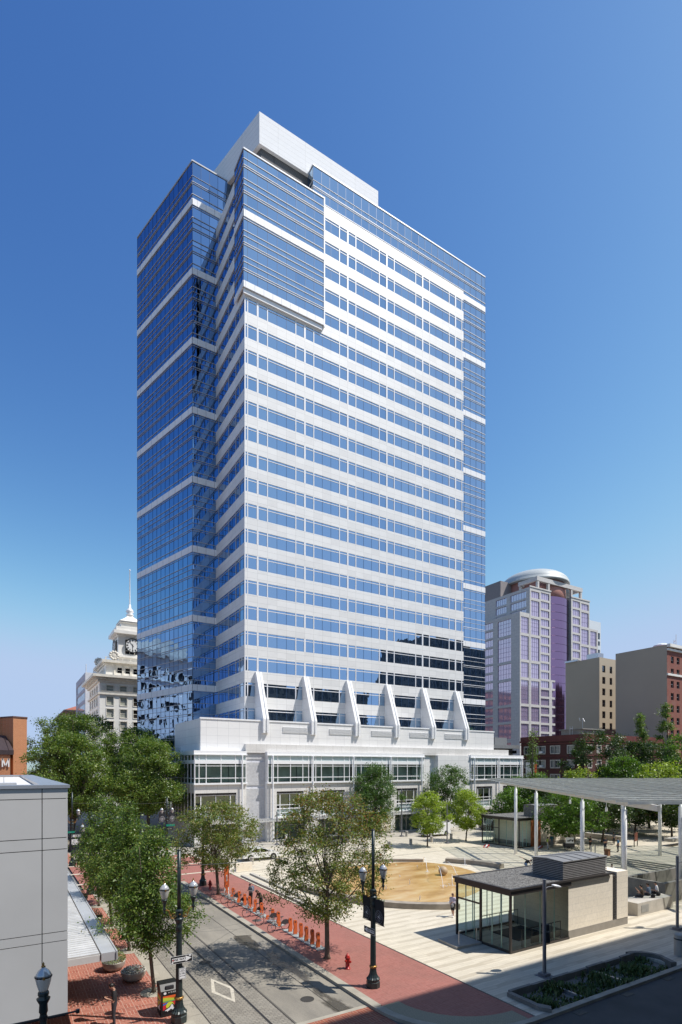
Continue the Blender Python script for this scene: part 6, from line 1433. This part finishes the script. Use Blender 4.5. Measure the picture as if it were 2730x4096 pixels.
    c.cm = 0; c.ell(H+f0*.005, (.095, .075, .115), 14, 10, R=Rm); c.ell(H+f0*.03-up*.06, (.062, .055, .055), 10, 6, R=Rm); c.ell(H+f0*.10-up*.015, (.018, .012, .024), 6, 5, R=Rm)
    for s_ in (-1, 1): c.ell(H+sdv*s_*.076-up*.01, (.018, .01, .028), 6, 5, R=Rm)
    # hands: five separate fingers
    for s_ in 'LR':
        wr, ha = Vector(J['wr'+s_]), Vector(J['ha'+s_]); d = (ha-wr).normalized(); pn = Vector(J.get('palm'+s_, (0, 1 if s_ == 'R' else -1, 0))); pn = (pn-d*pn.dot(d)).normalized(); sv = d.cross(pn)
        for i, l in enumerate((.065, .075, .07, .055)):
            b0 = ha+sv*(-.027+.018*i)+d*.01; curl = J.get('curl', .45); p1 = b0+d*l*.5; p2 = p1+(d*math.cos(curl*1.4)+pn*math.sin(curl*1.4)).normalized()*l*.35; p3 = p2+(d*math.cos(curl*2.4)+pn*math.sin(curl*2.4)).normalized()*l*.3
            c.path([b0, p1, p2, p3], [.0092, .0088, .008, .0065], 6)
        tb = wr+d*.03-sv*.02; c.path([tb, tb-sv*.03+d*.03+pn*.01, tb-sv*.035+d*.06+pn*.02], [.012, .010, .008], 6)
    c.build('body', [skin, C_(top), C_(bottom), C_(shoes)], t)
    e = MB()
    for s_ in (-1, 1): e.ell(H+f0*.088+sdv*s_*.032+up*.012, (.008, .011, .007), 6, 4, R=Rm)
    e.ell(H+f0*.086-up*.062, (.006, .022, .005), 6, 4, R=Rm)
    h = MB(); h.smooth = True; h.ell(H-f0*.012+up*.028, (.102, .085, .108), 14, 10, R=Rm)
    if longhair: h.ell(H-f0*.05-up*.07, (.07, .085, .13), 12, 8, R=Rm); h.ell(H+up*.045+f0*.02, (.088, .088, .08), 12, 8, R=Rm)
    # keep the face clear of hair
    h.v = [tuple(Vector(p)-f0*max(0, (Vector(p)-H).dot(f0)-.062)*1.0) if (Vector(p)-H).dot(up) < .07 else p for p in h.v]
    hh = h.build('hair', hair, t); e.build('eyes_and_mouth', HAIRB, t)
    if cap: h = MB(); h.smooth = True; h.ell(H+up*.06, (.108, .092, .085), 12, 8, R=Rm); h.ell(H+up*.05+f0*.12, (.07, .06, .012), 10, 4, R=Rm); h.build('cap', C_(cap), t)
    return t
hold = dict(elL=(.02,.24,1.13), wrL=(.24,.12,1.18), haL=(.31,.07,1.22), palmL=(0,0,1), elR=(.02,-.24,1.13), wrR=(.24,-.12,1.18), haR=(.31,-.06,1.22), palmR=(0,0,1), hd=(.07,0,1.585), face=(1,0,-.8))
m1 = person('man in black t-shirt and dark trousers looking down at a phone on the brick sidewalk', (3.93, 24.5, 0), PI-.15, 'black', 'charcoal', pose=hold, height=1.78)
c = MB(); c.box(-.04, -.008, -.075, .04, .008, .075); t = tag(c.build('phone', BLACK), 'black phone held by the man in the black t-shirt', 'phone'); t.location = (3.56, 24.54, 1.30); t.rotation_euler = (.9, 0, PI/2-.15)
walk = dict(knL=(.14,.09,.50), anL=(.22,.10,.10), toL=(.40,.11,.06), knR=(-.02,-.09,.50), anR=(-.28,-.10,.14), toR=(-.13,-.11,.04))
w1 = person('woman with auburn hair in a pale hooded top walking past the fountain bench', (27.67, 29.6, 0), PI+.5, 'lilac', 'black', 'white', HAIRR, dict(walk, elL=(.02,.26,1.14), wrL=(.20,.1,1.12), haL=(.25,.03,1.13), elR=(-.05,-.24,1.13), wrR=(.1,-.2,1.0), haR=(.16,-.16,.98)), 1.68, 'long', 'short', True)
c = MB(); c.ell((0, 0, 0), (.13, .07, .15), 12, 8); c.path([(0, .0, .1), (-.02, .12, .45), (0, 0, .1)], .012, 5); t = tag(c.build('shoulder_bag', C_('grey')), 'grey shoulder bag carried by the woman near the fountain', 'bag'); t.location = (27.45, 29.42, .86)
person('person with a backpack in grey top choosing a share bicycle', (16.55, 40.5, 0), PI+.4, 'grey', 'black', pose=hold, height=1.68, sleeves='long', hair=HAIRD)
c = MB(); c.ell((0, 0, 0), (.12, .16, .24), 12, 8); c.box(-.1, -.12, -.2, .1, .12, .16); c.path([(-.06, .12, .2), (-.22, .14, .2), (-.26, .13, -.05), (-.1, .12, -.18)], .018, 5); c.path([(-.06, -.12, .2), (-.22, -.14, .2), (-.26, -.13, -.05), (-.1, -.12, -.18)], .018, 5)
t = tag(c.build('backpack', C_('slate')), 'backpack worn by the person at the share bicycles', 'backpack'); t.location = (16.72, 40.57, 1.24)
bend = dict(sp=(.08,0,1.10), ch=(.18,0,1.28), nk=(.27,0,1.38), hd=(.36,0,1.47), shL=(.17,.17,1.34), elL=(.25,.22,1.06), wrL=(.42,.14,.98), haL=(.48,.12,.95), shR=(.17,-.17,1.34), elR=(.25,-.22,1.06), wrR=(.42,-.14,.98), haR=(.48,-.12,.95), face=(1,0,-1.2))
person('person in brown jacket bending over a share bicycle', (16.6, 38.6, 0), PI+.2, 'brown', 'black', pose=bend, height=1.70, sleeves='long', hair=HAIRD, longhair=True)
skate = dict(pel=(0,0,.78), sp=(.12,0,.92), ch=(.30,0,1.05), nk=(.42,0,1.10), hd=(.54,0,1.10), shL=(.28,.17,1.10), elL=(.05,.42,1.22), wrL=(-.22,.55,1.36), haL=(-.3,.58,1.4), shR=(.28,-.17,1.06), elR=(.36,-.32,.82), wrR=(.42,-.3,.58), haR=(.44,-.3,.5),
             hpL=(0,.09,.74), knL=(.20,.14,.46), anL=(.02,.2,.09), toL=(.2,.22,.04), hpR=(0,-.09,.74), knR=(.22,-.12,.44), anR=(.1,-.25,.09), toR=(.28,-.27,.04), face=(.3,0,-1))
person('skater in black shirt and denim shorts crouching with one arm thrown back', (46.2, 38.6, 0), -.4, 'black', 'denim', 'white', pose=skate, height=1.76, cap='black')
person('person in white t-shirt standing behind the nearest pavilion', (48.6, 30.6, 0), PI+.9, 'white', 'charcoal', pose=dict(wrL=(.18,.12,1.05), haL=(.22,.08,1.06), wrR=(.18,-.12,1.02), haR=(.22,-.08,1.02)), height=1.72, hair=HAIRD)
sit = dict(pel=(0,0,.12), sp=(.0,0,.30), ch=(.05,0,.50), nk=(.08,0,.65), hd=(.11,0,.78), shL=(.04,.17,.58), elL=(.08,.25,.32), wrL=(.28,.16,.26), haL=(.35,.13,.27), shR=(.04,-.17,.58), elR=(.08,-.25,.32), wrR=(.28,-.16,.26), haR=(.35,-.13,.27),
           hpL=(.02,.1,.09), knL=(.46,.13,.07), anL=(.5,.14,-.36), toL=(.66,.15,-.42), hpR=(.02,-.1,.09), knR=(.46,-.13,.07), anR=(.5,-.14,-.36), toR=(.66,-.15,-.42))
person('person in dark shirt sitting at the left end of the concrete block', (41.35, 23.55, .92), PI/2+.4, 'brown', 'charcoal', pose=dict(sit, elL=(.15,.3,.4), wrL=(.35,.32,.62), haL=(.4,.33,.68)), hair=HAIRB, group='people sitting on the concrete block')
person('person in a blue-grey shirt sitting in the middle on the concrete block', (42.35, 23.6, .92), PI/2+.1, 'slate', 'charcoal', pose=sit, hair=HAIRD, group='people sitting on the concrete block', cap='brown')
person('person in white t-shirt sitting at the right end of the concrete block', (43.45, 23.6, .92), PI/2+.6, 'white', 'black', pose=sit, hair=HAIRB, group='people sitting on the concrete block')
c = MB(); c.ell((0, 0, .12), (.22, .14, .16), 12, 8); c.path([(-.1, 0, .26), (0, .03, .32), (.1, 0, .26)], .014, 5); t = tag(c.build('backpack', C_('black')), 'black and white backpack lying on the concrete block', 'backpack'); t.location = (41.95, 23.1, .92)
c = MB(); c.ell((0, 0, .14), (.2, .16, .18), 12, 8); t = tag(c.build('backpack', C_('black')), 'plain black backpack between two of the seated people', 'backpack'); t.location = (42.95, 23.25, .92)
cross = dict(elL=(.03,.27,1.14), wrL=(.22,.02,1.16), haL=(.24,-.06,1.16), elR=(.03,-.27,1.14), wrR=(.22,-.02,1.12), haR=(.24,.06,1.12))
lean = dict(knL=(.2,.1,.5), anL=(.1,.12,.12), toL=(.28,.12,.05))
gp = 'people standing in the tree shade'
person('woman in a yellow top and pale trousers leaning by the far pavilion', (60.9, 47.3, 0), -.6, 'yellow', 'pale', pose=lean, height=1.66, hair=HAIRB, longhair=True, group=gp)
person('person in a teal shirt standing beside the woman in yellow', (63.0, 48.2, 0), PI+.6, 'teal', 'grey', height=1.76, group=gp)
person('person all in black with folded arms next to the pergola post', (65.6, 44.3, 0), -1.6, 'black', 'black', pose=cross, height=1.76, group=gp)
person('person in dark navy uniform facing the plaza', (65.9, 42.4, 0), -2.0, 'navy', 'navy', pose=cross, height=1.82, sleeves='short', group=gp)
person('person in a blue shirt and dark trousers seen from behind', (66.8, 41.2, 0), 2.4, 'blue', 'navy', height=1.80, group=gp)
person('person in a pale top standing far back by the wall bench', (72.6, 45.4, 0), 1.2, 'grey', 'charcoal', height=1.74, group=gp)
# ================================================================== TREES
BARK = M('bark', (.13,.105,.08), .9, 0, .3, 9, .6, 25); BARKD = M('dark_bark', (.06,.05,.04), .9, 0, .3, 9, .6, 25)
def leafmat(name, cols, trans=.35):
    m, N, L, b = newmat(name)
    g = N.new('ShaderNodeNewGeometry'); k = len(cols)
    c = ramp(N, L, g.outputs['Random Per Island'], [(i/(k-1), q) for i, q in enumerate(cols)])
    v = coords(N, L); f = noise(N, L, v, .8, 3); c = mix(N, L, 1, c, ramp(N, L, f, [(.3, (.72,.76,.7)), (.7, (1.25,1.2,1.2))]), 'MULTIPLY')
    L.new(c, b.inputs['Base Color']); b.inputs['Roughness'].default_value = .42; b.inputs['Specular IOR Level'].default_value = .45
    t = N.new('ShaderNodeBsdfTranslucent'); L.new(mix(N, L, 1, c, (1.3, 1.4, .6), 'MULTIPLY'), t.inputs[0])
    ms = N.new('ShaderNodeMixShader'); ms.inputs[0].default_value = trans; L.new(b.outputs[0], ms.inputs[1]); L.new(t.outputs[0], ms.inputs[2]); L.new(ms.outputs[0], N['Material Output'].inputs[0]); return m
LF = {'hornbeam': leafmat('hornbeam_leaves', [(0.053,0.114,0.021), (0.091,0.168,0.029), (0.139,0.216,0.044), (0.203,0.228,0.048)]),
      'maple': leafmat('maple_leaves', [(0.065,0.120,0.022), (0.117,0.188,0.032), (0.182,0.232,0.049), (0.221,0.225,0.054), (0.22,0.16,0.04)]),
      'autumn': leafmat('autumn_maple_leaves', [(0.083,0.149,0.029), (0.144,0.215,0.040), (0.177,0.198,0.040), (0.221,0.149,0.034), (0.243,0.116,0.029)]),
      'lime': leafmat('lime_green_leaves', [(0.185,0.264,0.032), (0.259,0.348,0.044), (0.333,0.396,0.066)], .45),
      'elm': leafmat('elm_leaves', [(0.046,0.105,0.025), (0.078,0.150,0.034), (0.130,0.210,0.057)]),
      'dark': leafmat('dark_green_leaves', [(0.022,0.051,0.011), (0.039,0.076,0.016), (0.064,0.102,0.022)]),
      'plane': leafmat('plane_leaves', [(0.065,0.128,0.025), (0.104,0.180,0.032), (0.156,0.225,0.040), (0.195,0.225,0.046)]),
      'mid': leafmat('mid_green_leaves', [(0.059,0.128,0.019), (0.100,0.191,0.026), (0.152,0.255,0.036)], .4),
      'poplar': leafmat('poplar_leaves', [(0.078,0.150,0.034), (0.130,0.210,0.046), (0.182,0.240,0.057)])}
def tree(name, label, x, y, z0, z1, r, shape, nleaf, ls, leaf, seed, group=None, tr=.12, nclump=110, limbs=9, spread=.5, base=0, squash=1.0, top_mat=None, bark=None):
    rng = np.random.default_rng(seed); rd = random.Random(seed)
    t = thing(name, label, 'tree', (x, y, base), 0, group); Hh = z1-z0
    def prof(u):
        if shape == 'round': return math.sqrt(max(0, 1-(2*u-1)**2))*.97+.03
        if shape == 'cone': return (min(1, u/.25)**.6)*(1-max(0, (u-.25)/.75))**1.0+.05
        if shape == 'egg': return (min(1, u/.35)**.55)*math.sqrt(max(0.001, 1-max(0, (u-.35)/.65)**2.0))
        if shape == 'vase': return (min(1, u/.22)**.7)*math.sqrt(max(0.001, 1-max(0, (u-.45)/.58)**2.2))
        if shape == 'column': return (min(1, u/.12)**.5)*(1-u)**.45+.02
    lob = [(rd.uniform(0, 2*PI), rd.uniform(.75, 1.18)) for _ in range(7)]
    def lobe(a, u): return 1+.13*math.sin(3*a+lob[0][0]+4*u)+.10*math.sin(5*a+lob[1][0]-6*u)+.06*math.sin(9*a+lob[2][0])
    cl = []
    tries = 0
    while len(cl) < nclump and tries < 8000:
        tries += 1; u = rd.random(); a = rd.uniform(0, 2*PI); R_ = prof(u)*r*lobe(a, u)*squash; q = rd.random()
        rad = R_*(q**.42 if shape != 'column' else q**.6); p = Vector((rad*math.cos(a), rad*math.sin(a), z0+Hh*u))
        if all((p-o).length > spread*.55 for o in cl): cl.append(p)
    # limbs
    br = MB(); br.smooth = True; tk = MB(); tk.smooth = True
    lean_ = Vector((rd.uniform(-.03, .03), rd.uniform(-.03, .03), 0)); topz = z0+Hh*(.5 if shape in ('round', 'vase') else .85)
    tp = [Vector((0, 0, -.05)), Vector((0, 0, .25))]+[Vector((lean_.x*z*4+rd.uniform(-.03, .03), lean_.y*z*4+rd.uniform(-.03, .03), z)) for z in [z0+(topz-z0)*i/4 for i in range(5)]]
    tk.path(tp, [tr*1.5, tr*1.05, tr*.9, tr*.72, tr*.55, tr*.35, tr*.12], 9)
    for i in range(6): a = rd.uniform(0, 6.28); tk.path([(0, 0, .22), (tr*1.6*math.cos(a), tr*1.6*math.sin(a), -.04)], [tr*.55, tr*.35], 5)
    nodes = [p for p in tp[2:]]
    for i in range(limbs):
        h0 = rd.uniform(0, .55); s = tp[2].lerp(tp[-1], h0); a = 2*PI*i/limbs+rd.uniform(-.4, .4); u = min(.93, h0+rd.uniform(.25, .6)); R_ = prof(u)*r*.72*lobe(a, u)
        e = Vector((R_*math.cos(a), R_*math.sin(a), z0+Hh*u)); pts = []
        for j in range(6):
            w_ = j/5; p = s.lerp(e, w_)+Vector((0, 0, -math.sin(w_*PI)*.10*(e-s).length)) + Vector((rd.uniform(-.06, .06), rd.uniform(-.06, .06), 0))*w_*r*.3; pts.append(p)
        br.path(pts, [tr*.42*(1-.75*j/5) for j in range(6)], 6); nodes += pts[1:]
    for p in cl:
        n_ = min(nodes, key=lambda q: (q-p).length_squared*(1 if q.z < p.z+.2 else 3)); mid = n_.lerp(p, .5)+Vector((0, 0, .08*(p-n_).length))
        br.path([n_, mid, p], [tr*.12+.004, tr*.07+.003, .004], 4)
    T_ = tk.build('trunk', bark or BARK, t); br.build('limbs', bark or BARK, T_)
    # leaves
    C = np.array([tuple(p) for p in cl]); n = nleaf; ci = rng.integers(0, len(C), n)
    sg = spread*np.array([.42, .42, .30]); wgt = rng.uniform(.6, 1.35, len(C))
    P = C[ci]+rng.normal(0, 1, (n, 3))*sg*wgt[ci][:, None]
    out = P-np.array([0, 0, z0+Hh*.45]); out /= (np.linalg.norm(out, axis=1, keepdims=True)+1e-6)
    nrm = rng.normal(0, 1, (n, 3))*.62+out*.35+np.array([0, 0, .5]); nrm /= np.linalg.norm(nrm, axis=1, keepdims=True)
    rv = rng.normal(0, 1, (n, 3)); ta = np.cross(nrm, rv); ta /= np.linalg.norm(ta, axis=1, keepdims=True); tb = np.cross(nrm, ta)
    s_ = ls*rng.uniform(.6, 1.3, n)[:, None]
    V_ = np.stack([P-ta*s_, P-tb*s_*.5+nrm*s_*.12, P+ta*s_, P+tb*s_*.5+nrm*s_*.12], 1).reshape(-1, 3)
    me = bpy.data.meshes.new('crown'); me.vertices.add(4*n); me.vertices.foreach_set('co', V_.astype(np.float32).ravel())
    me.loops.add(4*n); me.loops.foreach_set('vertex_index', np.arange(4*n, dtype=np.int32)); me.polygons.add(n)
    me.polygons.foreach_set('loop_start', np.arange(0, 4*n, 4, dtype=np.int32)); me.polygons.foreach_set('loop_total', np.full(n, 4, dtype=np.int32))
    me.materials.append(LF[leaf])
    if top_mat:
        me.materials.append(LF[top_mat]); hz = (P[:, 2]-z0)/Hh+rng.normal(0, .13, n)+.12*np.sin(P[:, 0]*1.3); me.polygons.foreach_set('material_index', (hz > .72).astype(np.int32))
    me.update(calc_edges=True); me.validate(); o = bpy.data.objects.new('crown', me); COL.objects.link(o); o.parent = t
    return t
g1 = 'street trees along the left sidewalk'
for i, (x, y, zt, r, lab) in enumerate(((6.14,27.19,8.0,1.8,'slim green street tree closest to the viewer on the left sidewalk'), (6.29,34.11,8.7,1.75,'second green street tree of the left row'), (6.23,39.9,8.7,1.75,'third green street tree of the left row'), (6.31,46.3,8.9,1.75,'fourth and farthest green street tree of the left row'))):
    tree('street_tree', lab, x, y, 2.1 if i == 0 else 1.9, zt, r, 'cone', 24000 if i < 2 else 13000, .066 if i < 2 else .08, 'hornbeam', 11+i, g1, .085, 150, 10, .62)
    c = MB(); c.lathe([(.62, .0), (.62, .006), (.12, .006)], (x, y, 0), 20); tag(c.build('tree_grate', KERB), ('round stone tree surround under the nearest left tree', 'round stone tree surround under the second left tree', 'round stone tree surround under the third left tree', 'round stone tree surround under the fourth left tree')[i], 'tree surround', 'tree surrounds')
tree('maple_tree', 'large open-crowned street tree with rust-tinged top beside the bicycle docks', 15.56, 26.82, 2.3, 9.3, 3.35, 'vase', 28000, .070, 'maple', 31, None, .135, 230, 16, .62, top_mat='autumn')
tree('maple_tree', 'rounded street tree beside the orange totem and red hydrant', 15.52, 45.16, 2.2, 7.6, 3.7, 'vase', 19000, .09, 'maple', 35, None, .13, 190, 14, .72)
tree('lime_tree', 'bright lime-green tree in front of the white van', 49.19, 57.6, 1.9, 7.2, 2.6, 'egg', 9000, .13, 'lime', 41, 'light green plaza trees', .10, 80, 10, .75)
tree('lime_tree', 'bright lime-green tree left of the far pavilion', 57.86, 59.13, 1.8, 7.3, 2.75, 'egg', 9000, .13, 'lime', 42, 'light green plaza trees', .10, 80, 10, .75)
tree('elm_tree', 'dark green tree against the podium front, left of the lime-green trees', 49.4, 70.6, 1.6, 10.9, 3.7, 'egg', 16000, .14, 'elm', 51, None, .16, 130, 12, 1.0)
tree('elm_tree', 'tall dark tree against the podium between the two lime-green trees', 63.9, 69.6, 1.8, 11.0, 4.1, 'egg', 15000, .14, 'elm', 52, None, .16, 120, 12, 1.0)
tree('shade_tree', 'green tree beside the podium glass just left of the far pavilion roof', 76.5, 64.6, 2, 8.9, 3.6, 'round', 9000, .17, 'mid', 53, None, .14, 80, 9, 1.0)
gb_ = 'broad shade trees beneath and beyond the pergola'
for i, (u, d, z0, z1, r, lf, lab) in enumerate(((2065, 88, 1.8, 7.2, 3.8, 'mid', 'bright green shade tree above the far pavilion roof'), (2278, 73.5, 2.0, 7.0, 4.3, 'mid', 'broad shade tree by the cargo tricycle'), (2411, 79, 2.2, 7.6, 4.5, 'dark', 'shade tree behind the person in black'), (2180, 88, 1.8, 8.6, 4.2, 'dark', 'dark shade tree behind the timber panel'), (2540, 86, 2.0, 8.6, 4.6, 'dark', 'shade tree right of the folded-arm people'), (2690, 84, 2.0, 8.8, 4.8, 'dark', 'shade tree at the right edge under the pergola'))):
    x = .5232*d+.8522*(u-1365)/2198*d; y = .8522*d-.5232*(u-1365)/2198*d
    tree('shade_tree', lab, x, y, z0, z1, r, 'round', 9500, .17, lf, 60+i, gb_, .15, 90, 10, 1.05)
gl = 'large plane trees along the far street'
for i, (x, y, z1, r, lab) in enumerate(((7.4,79,14.8,5.0,'large plane tree behind the grey building, nearest of the left group'), (16.9,78,14.2,5.3,'large plane tree closest to the podium corner'), (8.8,92,18.6,6.3,'tallest plane tree in front of the clock tower street'), (17.3,90,16.6,5.8,'plane tree behind the podium corner tree'), (12.6,101,19.3,6.8,'plane tree arching over the far end of the street'), (20.3,101.5,15.5,4.4,'farthest plane tree under the side glass of the tower'),  (9.6,112,17,5.6,'plane tree closing the view down the street'))):
    tree('plane_tree', lab, x, y, 4.6 if i < 3 else 3.2, z1, r, 'round', 34000 if i < 4 else 16000, .135 if i < 4 else .17, 'plane', 80+i, gl, .24, 170 if i < 4 else 110, 12, 1.15, bark=BARKD)
gr_ = 'trees behind the pergola in front of the brick building'
for i, (u, d, z0, z1, r, sh, lf, n, lab) in enumerate(((2410, 97, 3, 16.8, 6.2, 'round', 'dark', 19000, 'big dark tree hiding the corner of the dark red building'), (2505, 101, 3, 16, 5.6, 'round', 'dark', 14000, 'big dark tree left of the left tall poplar'), (2600, 97, 3, 15, 6.2, 'round', 'dark', 15000, 'dark tree between the two tall poplars'), (2500, 90, 3, 12.4, 3.2, 'round', 'mid', 8000, 'mid green rounded tree low in the dark group'),
    (2562, 103, 3, 20.8, 2.0, 'column', 'poplar', 9000, 'left tall narrow poplar against the blank wall'), (2668, 101, 3, 22.5, 2.2, 'column', 'poplar', 10000, 'tallest narrow poplar near the right edge'), (2131, 96, 2, 17.3, .85, 'column', 'poplar', 4000, 'thin young poplar beside the red sign pylon'),
    (2722, 92, 3, 15.8, 4.2, 'round', 'mid', 9000, 'bright green tree at the right edge below the brick windows'), (2640, 86, 2.5, 11.2, 4.6, 'round', 'lime', 9000, 'yellow-green tree rising over the pergola at right'), (2330, 92, 2.5, 10.2, 4.4, 'round', 'lime', 8000, 'yellow-green tree just above the pergola roof in the middle'), (2165, 93, 2, 9.6, 1.8, 'round', 'mid', 3500, 'small green tree top above the pergola roof near the pylon'))):
    x = .5232*d+.8522*(u-1365)/2198*d; y = .8522*d-.5232*(u-1365)/2198*d
    tree('poplar_tree' if sh == 'column' else 'background_tree', lab, x, y, z0, z1, r, sh, n, .18 if sh != 'column' else .15, lf, 120+i, gr_, .2, 90 if sh != 'column' else 60, 10 if sh != 'column' else 6, 1.2 if sh != 'column' else .9, bark=BARKD)
